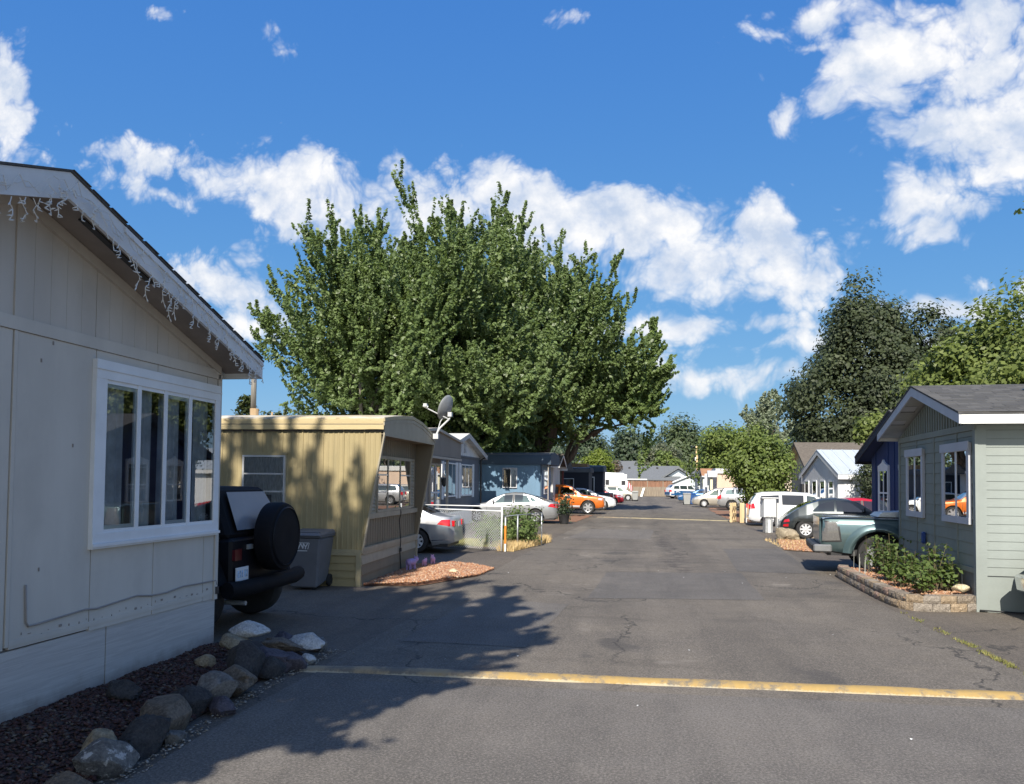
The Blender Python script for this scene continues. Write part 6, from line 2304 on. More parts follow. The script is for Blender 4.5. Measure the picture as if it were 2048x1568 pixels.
for sg in (1, -1):
    MB().box(-L_ / 2 - .14, -L_ / 2 + .24, sg * .93, sg * 1.0, .47, .64).build('bumper_corner', paint('grey_bumper', (.22, .225, .23), .08, 4, .4, metal=.3), c.t, bevel=.03)
mb = MB()
mb.box(-.62 + .0, -.02, -.98, .98, 1.262, 1.40)
mb.box(-.66 + .0, .02, -1.0, 1.0, 1.40, 1.435)
mb.build('tool_box', M['galv'], c.t, bevel=.012)
mb = MB()
mb.hexa([(-1.75, -.70, 1.26), (-.75, -.72, 1.26), (-.75, .5, 1.26), (-1.75, .5, 1.26)], [(-1.65, -.70, 1.36), (-.75, -.72, 1.40), (-.75, .5, 1.40), (-1.65, .5, 1.34)])
mb.build('bed_cover_sheet', M['galv'], c.t)
for sg in (1, -1):
    c.line([(3.42, .55), (3.42, 1.2)], .016)
MB().box(-L_ / 2 - .01, -L_ / 2 + .03, -.86, .86, .68, 1.24).build('tailgate', P_TEAL, c.t, bevel=.015)
MB().box(-L_ / 2 - .03, L_ / 2 - 2.6, -.972, -.93, 1.24, 1.256).build('bed_rail', M['black_plastic'], c.t, fix=False)
MB().box(-L_ / 2 - .03, L_ / 2 - 2.6, .93, .972, 1.24, 1.256).build('bed_rail', M['black_plastic'], c.t, fix=False)

# car at the right edge of the picture: only its chrome bumper corner shows
c = suv('grey_suv', 'grey SUV with chrome bumper at the picture edge before the green house', (8.06, 12.05), 182, P_SILVER, 1.03)
mb = MB()
mb.hexa([(2.28, -.86, .38), (2.44, -.70, .38), (2.44, .70, .38), (2.28, .86, .38)], [(2.30, -.88, .62), (2.47, -.71, .62), (2.47, .71, .62), (2.30, .88, .62)])
mb.build('bumper', M['chrome'], c.t, bevel=.03)

# white camper trailer far down on the left
t = thing('camper_trailer', 'white camper trailer with small dark windows far down on the left', 'trailer', (-3.4, 92.6, 0))
mb = MB()
mb.prism([(-1.75, .75), (1.45, .75), (1.7, 1.5), (1.6, 2.6), (1.25, 3.1), (-1.75, 3.2)], 1, -1.2, 1.2)
mb.build('body', P_WHITE, t, bevel=.06)
for a, b_, z0, z1 in ((-.85, -.45, 1.7, 2.3), (1.0, 1.45, 1.7, 2.2)):
    MB().box(a, b_, -1.23, -1.195, z0, z1).build('window', M['black_plastic'], t, fix=False)
MB().box(.1, .75, -1.225, -1.195, .85, 2.6).build('door', M['off_white'], t, fix=False)
for x_ in (-.6, .25):
    wheel_parts(t, x_, -1.02, .34, .21, -1, 'steel', 1)
    wheel_parts(t, x_, 1.02, .34, .21, 1, 'steel', 1)
MB().tube([(1.5, 0, .6), (2.6, 0, .5), (2.6, 0, 0.0)], .05, 6).build('hitch', M['black_plastic'], t)

# black off-roader in the shade between the beige and tan homes
t = thing('black_offroader', 'black off-road car with covered spare wheel on its back', 'car', (-6.95, 9.72, 0), 180)
K = paint('black_body', (0.006, 0.006, 0.009), .2, 4, .5, spec=.25)
V = paint('black_vinyl', (0.007, 0.007, 0.009), .2, 4, .75, .2, 60, spec=.2)
M['dim_lens'] = paint('dark_red_lens', (0.10, 0.006, 0.008), .15, 8, .3)
# local: nose +x, rear -x at -1.9
mb = MB()
mb.hexa([(-1.9, -.78, .52), (1.9, -.72, .55), (1.9, .72, .55), (-1.9, .78, .52)], [(-1.9, -.80, 1.20), (1.9, -.66, 1.12), (1.9, .66, 1.12), (-1.9, .80, 1.20)])
mb.build('body', K, t, bevel=.04)
mb = MB()
mb.hexa([(-1.88, -.80, 1.20), (.55, -.78, 1.20), (.55, .78, 1.20), (-1.88, .80, 1.20)], [(-1.56, -.62, 1.84), (.10, -.62, 1.86), (.10, .62, 1.86), (-1.56, .62, 1.84)])
mb.build('soft_top', V, t, bevel=.05)
mb = MB()
mb.add([(-1.876, -.64, 1.29), (-1.876, .64, 1.29), (-1.633, .50, 1.77), (-1.633, -.50, 1.77)], [(0, 1, 2, 3)])
o = mb.build('rear_window', paint('vinyl_window', (0.16, 0.17, 0.19), .1, 2, .28, .1, 6), t)
o.location = (-.012, 0, .006)
for sg in (1, -1):
    mb = MB()
    mb.add([(-1.70, sg * .806, 1.26), (-.72, sg * .798, 1.26), (-.80, sg * .655, 1.76), (-1.52, sg * .66, 1.76)], [(0, 1, 2, 3)])
    o = mb.build('side_window', M['dark_glass'], t)
    o.location = (0, sg * .012, 0)
    mb = MB()
    for cx_, in ((-1.35,), (1.25,)):
        mb.hexa([(cx_ - .50, sg * .76, .66), (cx_ + .50, sg * .76, .66), (cx_ + .50, sg * .98, .62), (cx_ - .50, sg * .98, .62)], [(cx_ - .38, sg * .76, .95), (cx_ + .38, sg * .76, .95), (cx_ + .38, sg * .98, .92), (cx_ - .38, sg * .98, .92)])
    mb.build('fender_flare', V, t)
    mb = MB()
    MB().box(-1.935, -1.89, sg * .60, sg * .76, .92, 1.06).build('tail_light', M['dim_lens'], t, fix=False)
    for cx_ in (-1.35, 1.25):
        wheel_parts(t, cx_, sg * .80, .42, .27, sg, 'steel', cx_)
mb = MB()
mb.lathe([(.06, .0), (.40, .0), (.455, .03), (.46, .20), (.44, .25), (.36, .275), (.10, .262), (.004, .26)], 36, (0, 0, 0), 'X')
mb.xf(Matrix.Translation((-1.93, -.10, 1.18)) @ Matrix.Rotation(PI, 4, 'Z'))
mb.build('spare_wheel_cover', V, t, smooth=True)
mb = MB()
mb.lathe([(.375, .262), (.385, .285), (.40, .272)], 36, (0, 0, 0), 'X', cap=False)
mb.xf(Matrix.Translation((-1.93, -.10, 1.18)) @ Matrix.Rotation(PI, 4, 'Z')).build('cover_seam', K, t, smooth=True)
for z_ in (1.0, .72):
    MB().box(-1.945, -1.89, -.80, -.66, z_, z_ + .06).build('hinge', K, t, fix=False, bevel=.008)
MB().box(-1.93, -1.895, .30, .42, 1.04, 1.10).build('latch', M['galv'], t, fix=False)
MB().box(-1.93, -1.895, .10, .22, 1.04, 1.10).build('latch', M['galv'], t, fix=False)
MB().tube([(-1.3, .5, .36), (-1.95, .5, .36)], .03, 8).build('exhaust', M['galv'], t)
MB().tube([(-1.96, -.98, .58), (-2.02, -.7, .57), (-2.02, .7, .57), (-1.96, .98, .58)], .105, 12).build('rear_bumper', V, t, smooth=True)
MB().box(-2.05, -1.88, -.4, .4, .5, .64).build('bumper_bracket', K, t, fix=False)
M['plate_print'] = paint('plate_print', (0.30, 0.42, 0.55), .7, 28, .5)
pl_ = MB().box(-1.945, -1.93, .44, .74, .66, .83).build('number_plate', M['white'], t, fix=False)
mb = MB()
for yy_ in (.48, .53, .60, .65, .70):
    mb.box(-1.949, -1.946, yy_ - .016, yy_ + .014, .70, .79)
mb.build('lettering', M['plate_print'], pl_, fix=False)
MB().tube([(-1.35, -.7, .42), (-1.35, .7, .42)], .05, 8).build('axle', M['black_plastic'], t)

# ====================================================================== trees and plants
def unit(a):
    return a / np.maximum(np.linalg.norm(a, axis=-1, keepdims=True), 1e-9)


def leaves_mesh(name, P_, N_, S_, mat, parent, rg, aspect=0.62, fold=0.22):
    """one small folded blade per point"""
    n = len(P_)
    r = unit(rg.normal(size=(n, 3)))
    T = unit(np.cross(N_, r))
    B = np.cross(N_, T)
    s = S_[:, None]
    v0 = P_ - T * s * 0.5
    v1 = P_ + B * s * 0.5 * aspect + N_ * s * fold * 0.5
    v2 = P_ + T * s * 0.5
    v3 = P_ - B * s * 0.5 * aspect + N_ * s * fold * 0.5
    co = np.stack([v0, v1, v2, v3], 1).reshape(-1, 3)
    q = np.arange(n * 4).reshape(n, 4)
    return fast_mesh(name, co, q, mat, parent)


M['bark_wood'] = wood('tree_bark', (0.10, 0.08, 0.062), .35, 2, 2.0, .9, bump=.8)
M['bark_grey'] = wood('grey_bark', (0.20, 0.185, 0.16), .35, 2, 2.0, .9, bump=.8)
M['lf_maple'] = leaf_mat('maple_leaves', (0.078, 0.120, 0.042), (0.225, 0.300, 0.115), .36, .4)
M['lf_norway'] = leaf_mat('dark_maple_leaves', (0.024, 0.034, 0.017), (0.074, 0.094, 0.042), .15, .6)
M['lf_bright'] = leaf_mat('bright_leaves', (0.090, 0.122, 0.030), (0.225, 0.275, 0.075), .34)
M['lf_small'] = leaf_mat('young_tree_leaves', (0.080, 0.120, 0.028), (0.210, 0.265, 0.066), .32)
M['lf_silver'] = leaf_mat('silver_leaves', (0.17, 0.215, 0.14), (0.33, 0.37, 0.26), .3)
M['lf_far'] = leaf_mat('far_leaves', (0.046, 0.070, 0.034), (0.115, 0.150, 0.070), .22)
M['lf_far2'] = leaf_mat('far_dark_leaves', (0.034, 0.054, 0.033), (0.082, 0.112, 0.058), .18)
M['lf_olive'] = leaf_mat('olive_leaves', (0.075, 0.090, 0.055), (0.14, 0.15, 0.09), .2)
M['lf_lime'] = leaf_mat('lime_leaves', (0.10, 0.14, 0.016), (0.20, 0.25, 0.04), .35)
M['lf_pine'] = leaf_mat('pine_needles', (0.030, 0.045, 0.016), (0.075, 0.095, 0.035), .12)
M['lf_shrub'] = leaf_mat('shrub_leaves', (0.055, 0.092, 0.026), (0.165, 0.225, 0.066), .3)


def limb(mb, a, b_, r0, r1, rg, wob=0.25, n=6, sides=7):
    a, b_ = np.array(a, float), np.array(b_, float)
    L = np.linalg.norm(b_ - a)
    pts = []
    for i in range(n + 1):
        t = i / n
        p = a + (b_ - a) * t
        p = p + rg.normal(size=3) * wob * L * 0.08 * math.sin(PI * t) + np.array([0, 0, L * 0.10 * math.sin(PI * t) * wob])
        pts.append(tuple(p))
    mb.tube(pts, [r0 + (r1 - r0) * (i / n) for i in range(n + 1)], sides)


def shoot_tree(name, label, cat, base, H, cz, rx, rz_up, rz_dn, n_shoots, per, leaf, mat, seed, trunk_r=.4, fork=.25, lens=(1.6, 3.2), up=1.0, group=None, limbs=16, bark=None, sleeve=.17, rz=0.0, core=0.35, ry=None, wiggle=0.22, keep_z=1.2):
    """a crown of upswept leafy shoots on an uneven dome, over a forked trunk"""
    rg = np.random.default_rng(seed)
    ry = ry or rx
    t = thing(name, label, cat, (base[0], base[1], 0), rz, group)
    nl = max(20, n_shoots // 8)
    d = unit(rg.normal(size=(nl, 3)))
    rad = rg.uniform(core, 1.0, nl) ** 0.5
    # lobes: the dome swells and shrinks with direction
    lob = 1 + wiggle * np.sin(d[:, 0] * 4.1 + seed) * np.cos(d[:, 1] * 3.7 + seed * 2) + wiggle * .7 * np.sin(d[:, 2] * 6 + d[:, 0] * 5 + seed) + rg.normal(0, .07, nl)
    rzv = np.where(d[:, 2] > 0, rz_up, rz_dn)
    L = rg.uniform(*lens, nl) * 1.35
    tip = np.stack([d[:, 0] * rx, d[:, 1] * ry, d[:, 2] * rzv], 1) * (rad * lob)[:, None]
    dirn = unit(np.stack([d[:, 0], d[:, 1], d[:, 2] * .6], 1) * .8 + np.array([0, 0, 1.0]) * up * np.clip(.72 + d[:, 2] * .5, .05, 1.1)[:, None] + rg.normal(0, .24, (nl, 3)))
    start = tip - dirn * L[:, None] * .85 + np.array([0, 0, cz])
    bend = rg.normal(0, .12, (nl, 3)) + np.array([0, 0, .2 * up])
    # side shoots along every leader, shorter towards its tip
    ns = 9
    ts = np.concatenate([np.zeros((nl, 1)), rg.uniform(.08, .92, (nl, ns - 1))], 1)
    s0 = start[:, None] + dirn[:, None] * (ts * L[:, None])[..., None] + bend[:, None] * (ts ** 2 * L[:, None] * .5)[..., None]
    sd = unit(dirn[:, None] * .80 + rg.normal(0, .44, (nl, ns, 3)) + np.array([0, 0, .38 * up]))
    sd[:, 0] = dirn
    sL = L[:, None] * .58 * (1.10 - .85 * ts) * rg.uniform(.7, 1.2, (nl, ns))
    sL[:, 0] = L
    n2 = nl * ns
    s0, sd, sL = s0.reshape(-1, 3), sd.reshape(-1, 3), sL.reshape(-1)
    bd = np.repeat(bend, ns, 0) + rg.normal(0, .08, (n2, 3))
    tt = rg.uniform(0.05, 1.0, (n2, per)) ** .85
    P_ = s0[:, None] + sd[:, None] * (tt * sL[:, None])[..., None] + bd[:, None] * (tt ** 2 * sL[:, None] * .5)[..., None]
    offd = unit(rg.normal(size=(n2, per, 3)))
    P_ = P_ + offd * (sleeve * (1.0 - .65 * tt) * rg.uniform(.3, 1, (n2, per)))[..., None]
    N_ = unit(offd * .6 + np.array([0, -.28, .42]) + rg.normal(0, .45, (n2, per, 3)) + sd[:, None] * .3)
    P_, N_ = P_.reshape(-1, 3), N_.reshape(-1, 3)
    keep = P_[:, 2] > keep_z
    P_, N_ = P_[keep], N_[keep]
    S_ = leaf * rg.uniform(.5, 1.4, len(P_))
    leaves_mesh('crown', P_, N_, S_, mat, t, rg)
    mb = MB()
    zf = max(1.4, (cz - rz_dn) * .9 + fork * 2)
    limb(mb, (0, 0, -.1), (0, 0, zf), trunk_r * 1.15, trunk_r * .85, rg, .3)
    tr = mb.build('trunk', bark or M['bark_wood'], t, smooth='all')
    mb = MB()
    for i in range(limbs):
        a = 2 * PI * (i + rg.uniform(-.3, .3)) / limbs * 1.618
        el = rg.uniform(.15, 1.2)
        R_ = rg.uniform(.35, .62)
        e = (math.cos(a) * rx * R_ * math.cos(el), math.sin(a) * ry * R_ * math.cos(el), cz + rz_up * R_ * math.sin(el) - rz_dn * .25 * (1 - math.sin(el)))
        limb(mb, (0, 0, zf - rg.uniform(0, .5)), e, trunk_r * .5, .03, rg, .8)
        for _ in range(2):
            t_ = rg.uniform(.4, .75)
            m_ = tuple(np.array([0, 0, zf]) * (1 - t_) + np.array(e) * t_)
            e2 = tuple(np.array(e) * .9 + rg.normal(0, rx * .1, 3) + np.array([0, 0, rx * .1]))
            limb(mb, m_, e2, trunk_r * .2, .02, rg, .6, 4, 5)
    mb.build('branches', bark or M['bark_wood'], t, smooth='all')
    return t


def clump_tree(name, label, cat, base, cz, rx, rz_, n_clump, per, leaf, mat, seed, trunk_r=.25, clump=.9, group=None, rz=0.0, bark=None, ry=None, flat=.75, droop=0.0, top=0.0, lob=.2, inner=.45):
    """a rounded crown built of many loose clumps of leaves"""
    rg = np.random.default_rng(seed)
    ry = ry or rx
    t = thing(name, label, cat, (base[0], base[1], 0), rz, group)
    d = unit(rg.normal(size=(n_clump, 3)))
    rad = rg.uniform(inner, 1, n_clump) ** .5
    lo = 1 + lob * np.sin(d[:, 0] * 5 + seed) * np.cos(d[:, 2] * 4 + seed) + lob * .6 * np.sin(d[:, 1] * 7 + seed * 3)
    taper = 1 - top * np.clip(d[:, 2], 0, 1)
    c = np.stack([d[:, 0] * rx * taper, d[:, 1] * ry * taper, d[:, 2] * rz_], 1) * (rad * lo)[:, None] + np.array([0, 0, cz])
    o = np.clip(rg.normal(0, 1, (n_clump, per, 3)), -1.7, 1.7) * np.array([1, 1, flat]) * clump * .5 * rg.uniform(.6, 1.2, (n_clump, 1, 1))
    P_ = c[:, None] + o
    P_[..., 2] -= droop * (o[..., 0] ** 2 + o[..., 1] ** 2)
    N_ = unit(o / (clump * .5) * .5 + d[:, None] * .35 + np.array([0, -.2, .42]) + rg.normal(0, .4, o.shape))
    P_, N_ = P_.reshape(-1, 3), N_.reshape(-1, 3)
    keep = P_[:, 2] > .15
    P_, N_ = P_[keep], N_[keep]
    leaves_mesh('crown', P_, N_, leaf * rg.uniform(.6, 1.25, len(P_)), mat, t, rg)
    mb = MB()
    zf = max(.4, cz - rz_ * .75)
    limb(mb, (0, 0, -.1), (0, 0, zf), trunk_r * 1.15, trunk_r * .8, rg, .3)
    for i in range(9):
        a = 2 * PI * i / 9 + rg.uniform(-.3, .3)
        el = rg.uniform(-.1, 1.3)
        e = (math.cos(a) * rx * .7 * math.cos(el), math.sin(a) * ry * .7 * math.cos(el), cz + rz_ * .7 * math.sin(el))
        limb(mb, (0, 0, zf - .1), e, trunk_r * .45, .02, rg, .7)
    mb.build('trunk', bark or M['bark_wood'], t, smooth='all')
    return t


def conifer(name, label, base, H, r, n_whorl, per, leaf, mat, seed, group=None):
    rg = np.random.default_rng(seed)
    t = thing(name, label, 'tree', (base[0], base[1], 0), 0, group)
    Ps, Ns = [], []
    for i in range(n_whorl):
        f = i / n_whorl
        z = H * (.08 + .9 * f)
        rr = r * (1 - f) ** .85 * rg.uniform(.8, 1.15) + .15
        nb = int(9 - 4 * f)
        for j in range(nb):
            a = 2 * PI * j / nb + rg.uniform(-.4, .4)
            u = rg.uniform(.15, 1, per) ** .7
            x, y = np.cos(a) * rr * u, np.sin(a) * rr * u
            zz = z + .18 * rr * u ** 2 - .1 * rr * u
            p = np.stack([x, y, zz], 1) + rg.normal(0, .10 + .03 * rr, (per, 3)) * np.array([1, 1, .7])
            Ps.append(p)
            Ns.append(unit(rg.normal(0, .6, (per, 3)) + np.array([0, 0, .6])))
    P_, N_ = np.concatenate(Ps), np.concatenate(Ns)
    leaves_mesh('crown', P_, N_, leaf * rg.uniform(.6, 1.2, len(P_)), mat, t, rg, aspect=.4)
    MB().tube([(0, 0, -.1), (0, 0, H * .95)], [.05 + H * .014, .02], 8).build('trunk', M['bark_wood'], t, smooth='all')
    return t


# the great maples behind the left-hand homes
BIG = 'great maples behind the left homes'
shoot_tree('maple_tree', 'silver maple with upswept shoots nearest the tan home roof, leftmost of the great maples', 'tree', (-13.8, 38.95), 16, 9.0, 6.3, 6.0, 6.6, 2100, 62, .205, M['lf_maple'], 11, trunk_r=.36, lens=(2.0, 4.3), limbs=18, bark=M['bark_grey'], group=BIG)
td = shoot_tree('maple_tree', 'tallest silver maple, its crown peaking behind the grey house gable', 'tree', (-10.2, 45.4), 20, 10.2, 5.7, 7.5, 7.8, 3300, 64, .225, M['lf_maple'], 23, trunk_r=.5, lens=(2.2, 4.6), limbs=20, group=BIG, ry=10.5)
tb = shoot_tree('maple_tree', 'silver maple over the blue mobile home with a leaning dark limb', 'tree', (-6.6, 51.6), 18, 10.6, 6.1, 8.3, 6.8, 2500, 64, .23, M['lf_maple'], 29, trunk_r=.5, lens=(2.1, 4.4), limbs=18, group=BIG, ry=6.0)
rg_ = np.random.default_rng(5)
mb = MB()
limb(mb, (.2, 1.0, .2), (1.3, 1.2, 3.4), .40, .32, rg_, .4)
limb(mb, (1.3, 1.2, 3.3), (3.8, 1.5, 5.6), .26, .12, rg_, .9)
limb(mb, (1.2, 1.2, 3.2), (2.5, 1.4, 5.8), .2, .1, rg_, .5)
limb(mb, (3.2, 1.5, 5.1), (5.9, 1.6, 6.2), .12, .05, rg_, .9)
mb.build('leaning_limb', M['bark_wood'], tb, smooth='all')
for x_, s_ in ((-1.5, .26), (-3.2, .22)):
    mb = MB()
    limb(mb, (x_, .3, -.1), (x_ * 1.3, .2, 6.5), s_, s_ * .6, rg_, .5)
    mb.build('stem', M['bark_wood'], tb, smooth='all')
# its lower right skirt, lighter leaves on the leaning limb
tq = shoot_tree('maple_tree', 'skirt', 'tree', (0, 0), 10, 0, 3.4, 3.6, 3.1, 720, 66, .23, leaf_mat('fresh_maple_leaves', (0.085, 0.135, 0.040), (0.240, 0.320, 0.110), .38), 31, trunk_r=.05, lens=(1.3, 2.8), limbs=1, keep_z=-9)
for ch in list(tq.children):
    if ch.name.startswith('crown'):
        ch.name = 'lower_crown'
        ch.parent = tb
        ch.location = (5.6, 1.0, 8.5)
    else:
        bpy.data.objects.remove(ch)
bpy.data.objects.remove(tq)
tq = shoot_tree('maple_tree', 'skirt', 'tree', (0, 0), 10, 0, 4.4, 2.0, 1.9, 360, 60, .22, M['lf_maple'], 37, trunk_r=.05, lens=(1.2, 2.4), limbs=1, keep_z=-9, ry=3.2)
for ch in list(tq.children):
    if ch.name.startswith('crown'):
        ch.name = 'lower_crown'
        ch.parent = td
        ch.location = (2.3, -8.4, 6.6)
    else:
        bpy.data.objects.remove(ch)
bpy.data.objects.remove(tq)
# trees behind the viewer on the left; their shade falls over the near road and the tan home
for i, (src, x, y, sx, sz, rz) in enumerate(((tb, -7.5, -2.6, .76, .85, 20), (tb, -12.6, -3.5, .8, .815, 140))):
    o = copy_tree(src, (x, y, 0), rz, ('maple behind the viewer that shades the near road', 'maple behind the viewer that shades the tan home')[i], 'maples behind the viewer')
    o.scale = (sx, sx, sz)

# right side
clump_tree('norway_maple', 'dense dark green broad tree standing behind the white metal roofed house', 'tree', (17.3, 60.5), 8.2, 5.3, 7.4, 760, 110, .30, M['lf_norway'], 41, trunk_r=.45, clump=1.25, top=.28, lob=.24, inner=.55)
clump_tree('yellow_green_tree', 'yellow green leafy tree rising over the green house roof, nearer the dark one', 'tree', (13.9, 33.5), 5.3, 2.7, 2.9, 420, 80, .22, M['lf_bright'], 43, trunk_r=.22, clump=.85, lob=.22, inner=.4, group='yellow green trees')
clump_tree('yellow_green_tree', 'yellow green leafy tree at the right picture edge with sparse top sprays', 'tree', (15.3, 31.0), 5.5, 2.9, 3.4, 420, 80, .22, M['lf_bright'], 44, trunk_r=.22, clump=.85, lob=.26, inner=.4, group='yellow green trees')
clump_tree('yellow_green_tree', 'small yellow green sapling peeping between the navy house and dark tree', 'tree', (10.6, 38.0), 4.6, .7, .7, 34, 46, .22, M['lf_bright'], 45, trunk_r=.04, clump=.5, group='yellow green trees')
clump_tree('small_tree', 'small bright green tree with round crown behind the white minivan', 'tree', (6.72, 46.0), 2.8, 1.62, 2.1, 260, 60, .21, M['lf_small'], 46, trunk_r=.1, clump=.62, lob=.16, inner=.35)
shoot_tree('silver_tree', 'pale silvery green tree behind the small bright one', 'tree', (12.0, 78.0), 10, 6.6, 2.7, 4.6, 5.2, 420, 44, .28, M['lf_silver'], 47, trunk_r=.2, lens=(1.4, 2.6), limbs=8, wiggle=.2)
clump_tree('side_tree', 'mid green bushy tree left of the small bright tree, behind peach home', 'tree', (10.0, 92.0), 4.3, 3.4, 4.3, 200, 60, .42, M['lf_small'], 48, trunk_r=.2, clump=1.4, lob=.2)
clump_tree('climbing_shrub', 'dark leafy shrub spilling over the white garage wall beside the navy house', 'shrub', (11.75, 42.9), 2.2, .55, 1.1, 46, 40, .15, M['lf_norway'], 49, trunk_r=.05, clump=.5)
# branch tips of a tree outside the picture on the right
shoot_tree('edge_tree', 'tree at the right whose leafy branch tips just reach into the picture', 'tree', (12.0, 18.0), 10, 8.4, 3.9, 3.4, 2.6, 260, 40, .2, M['lf_maple'], 52, trunk_r=.2, lens=(1.0, 2.2), limbs=9)

# left, between the roofs
conifer('pine_tree', 'brownish green pine just right of the beige house eave', (-25.2, 46.0), 7.6, 2.1, 22, 22, .42, M['lf_pine'], 53)
clump_tree('back_tree', 'dull green tree low behind the tan mobile home roof', 'tree', (-19.5, 44.0), 3.3, 3.0, 2.7, 150, 50, .32, M['lf_pine'], 54, trunk_r=.15, clump=1.1)

# the row of trees beyond the end of the road, each with its own crown
far = [(-38, 150, 12, 6.5, 'lf_far2'), (-24, 158, 13, 7, 'lf_far'), (-12, 165, 13.2, 6.5, 'lf_far2'), (-2, 162, 12.0, 5.6, 'lf_far2'), (8, 168, 14.5, 5.5, 'lf_far'), (16.5, 165, 12.5, 5.2, 'lf_far2'), (24, 158, 12.0, 5.5, 'lf_far2'), (31, 152, 13.5, 6, 'lf_far'), (42, 160, 14, 7, 'lf_far'), (-52, 170, 14, 8, 'lf_far'), (56, 160, 14, 8, 'lf_far2')]
flab = ['dark tree at the left end of the far row, above the camper', 'broad tree of the far row behind the red car', 'dark crown of the far row over the far roof ridge', 'tree of the far row left of the olive domed one', 'ragged tall tree of the far row right behind the olive dome', 'dark tree of the far row just left of the wooden pole', 'dark tree of the far row just right of the wooden pole', 'mid green tree of the far row above the white porch posts', 'tall tree of the far row hidden behind the silvery one', 'outermost tree of the far row on the left', 'outermost tree of the far row on the right']
for i, (x, y, hh, r, mt) in enumerate(far):
    clump_tree('far_tree', flab[i], 'tree', (x, y), hh * .52, r, hh * .50, 150, 50, .75, M[mt], 60 + i, trunk_r=.4, clump=2.6, group='trees beyond the end of the road', top=.5, lob=.24, flat=.9)
clump_tree('olive_tree', 'grey olive dome shaped tree behind the brick house roof', 'tree', (3.4, 147), 4.6, 4.0, 4.5, 200, 60, .5, M['lf_olive'], 81, trunk_r=.3, clump=1.2, lob=.06)
clump_tree('green_tree', 'mid green tree before the olive dome, above the brick roof', 'tree', (4.7, 143.5), 3.8, 2.6, 3.3, 120, 56, .45, M['lf_small'], 82, trunk_r=.2, clump=1.2, lob=.2)
clump_tree('lime_tree', 'lime green rounded tree above the camper trailer', 'tree', (-6.0, 103), 3.7, 2.0, 2.4, 110, 56, .32, M['lf_lime'], 83, trunk_r=.12, clump=.9, lob=.12)
clump_tree('far_tree', 'dark trees of the far row seen under the maple limb', 'tree', (-16, 128), 4.5, 4.5, 5, 150, 56, .55, M['lf_far2'], 84, trunk_r=.2, clump=1.7, group='trees beyond the end of the road')
clump_tree('brown_shrub', 'brownish shrub beside the lime tree at the grey roof', 'shrub', (-4.6, 126), 4.5, .8, .7, 26, 40, .4, paint('brown_leaf', (0.10, 0.075, 0.05), .3, 3, .8), 85, trunk_r=.1, clump=.8)

# ====================================================================== things along the road
def rock_mesh(seed, sx, sy, sz, rough=.28, sub=3, facet=.0):
    bm = bmesh.new()
    bmesh.ops.create_icosphere(bm, subdivisions=sub, radius=1.0)
    o1 = Vector((seed * 3.1, seed * 1.7, seed * .9))
    planes = []
    rr = random.Random(seed * 13 + 1)
    for _ in range(16):
        planes.append((Vector((rr.uniform(-1, 1), rr.uniform(-1, 1), rr.uniform(-1, 1))).normalized(), rr.uniform(.55, .86)))
    for v in bm.verts:
        p = v.co.normalized()
        k_ = 1 + rough * mnoise.noise(p * 1.5 + o1) + rough * .5 * mnoise.noise(p * 3.6 + o1) + rough * .22 * mnoise.noise(p * 9 + o1)
        q = p * k_
        for n_, d_ in planes:
            e = q.dot(n_) - d_
            if e > 0:
                q -= n_ * e * .85
        v.co = Vector((q.x * sx, q.y * sy, q.z * sz))
    me = bpy.data.meshes.new('rock')
    bm.to_mesh(me)
    bm.free()
    me.polygons.foreach_set('use_smooth', [True] * len(me.polygons))
    me.set_sharp_from_angle(angle=R(28))
    return me


def rock_mat(name, a, b_, spots=None):
    m, k, b, out = new_mat(name)
    v = coords(k)
    n1 = k.noise(v, 7, 8, .7)
    n2 = k.noise(v, 45, 6, .7)
    c = k.mix(k.smooth(n1.outputs['Fac'], .36, .66), a, b_)
    c = k.mix(k.math('MULTIPLY', k.smooth(n2.outputs['Fac'], .45, .7), .5), c, tuple(min(1, x * 1.6) for x in b_))
    c = k.mix(k.math('MULTIPLY', k.smooth(n2.outputs['Fac'], .5, .3), .5), c, tuple(x * .45 for x in a))
    if spots:
        n3 = k.noise(v, 14, 5, .65)
        c = k.mix(k.smooth(n3.outputs['Fac'], .55, .62), c, spots)
    k.link(c, b.inputs['Base Color'])
    b.inputs['Roughness'].default_value = .9
    bp = k.new('ShaderNodeBump')
    bp.inputs['Strength'].default_value = 1.0
    bp.inputs['Distance'].default_value = .035
    k.link(k.math('ADD', n2.outputs['Fac'], n1.outputs['Fac']), bp.inputs['Height'])
    k.link(bp.outputs[0], b.inputs['Normal'])
    return m


RM = dict(grey=rock_mat('grey_rock', (.13, .12, .11), (.25, .235, .215)), dark=rock_mat('dark_lava_rock', (.035, .033, .035), (.075, .07, .068)), brown=rock_mat('brown_rock', (.12, .095, .07), (.24, .19, .14)),
          white=rock_mat('white_rock', (.45, .44, .42), (.72, .71, .68)), tan=rock_mat('tan_rock', (.25, .20, .13), (.42, .35, .24)), purple=rock_mat('purple_rock', (.06, .052, .07), (.13, .115, .14)),
          spot=rock_mat('lichen_rock', (.13, .125, .12), (.25, .24, .22), (.62, .60, .57)), cream=rock_mat('cream_rock', (.55, .45, .28), (.74, .64, .43)))


def rock(x, y, z, sx, sy, sz, mt, seed, label, group='rocks edging the bark bed', rz=0, rough=.28, tilt=0):
    o = bpy.data.objects.new('rock', rock_mesh(seed, sx * 1.06, sy * 1.06, sz * .92, rough * 1.25, 4))
    C.objects.link(o)
    o.data.materials.append(RM[mt])
    o.location = (x, y, z - sz * .28)
    o.rotation_euler = (R(tilt), R(tilt * .5), R(rz))
    return tag(o, label, 'rock', group)


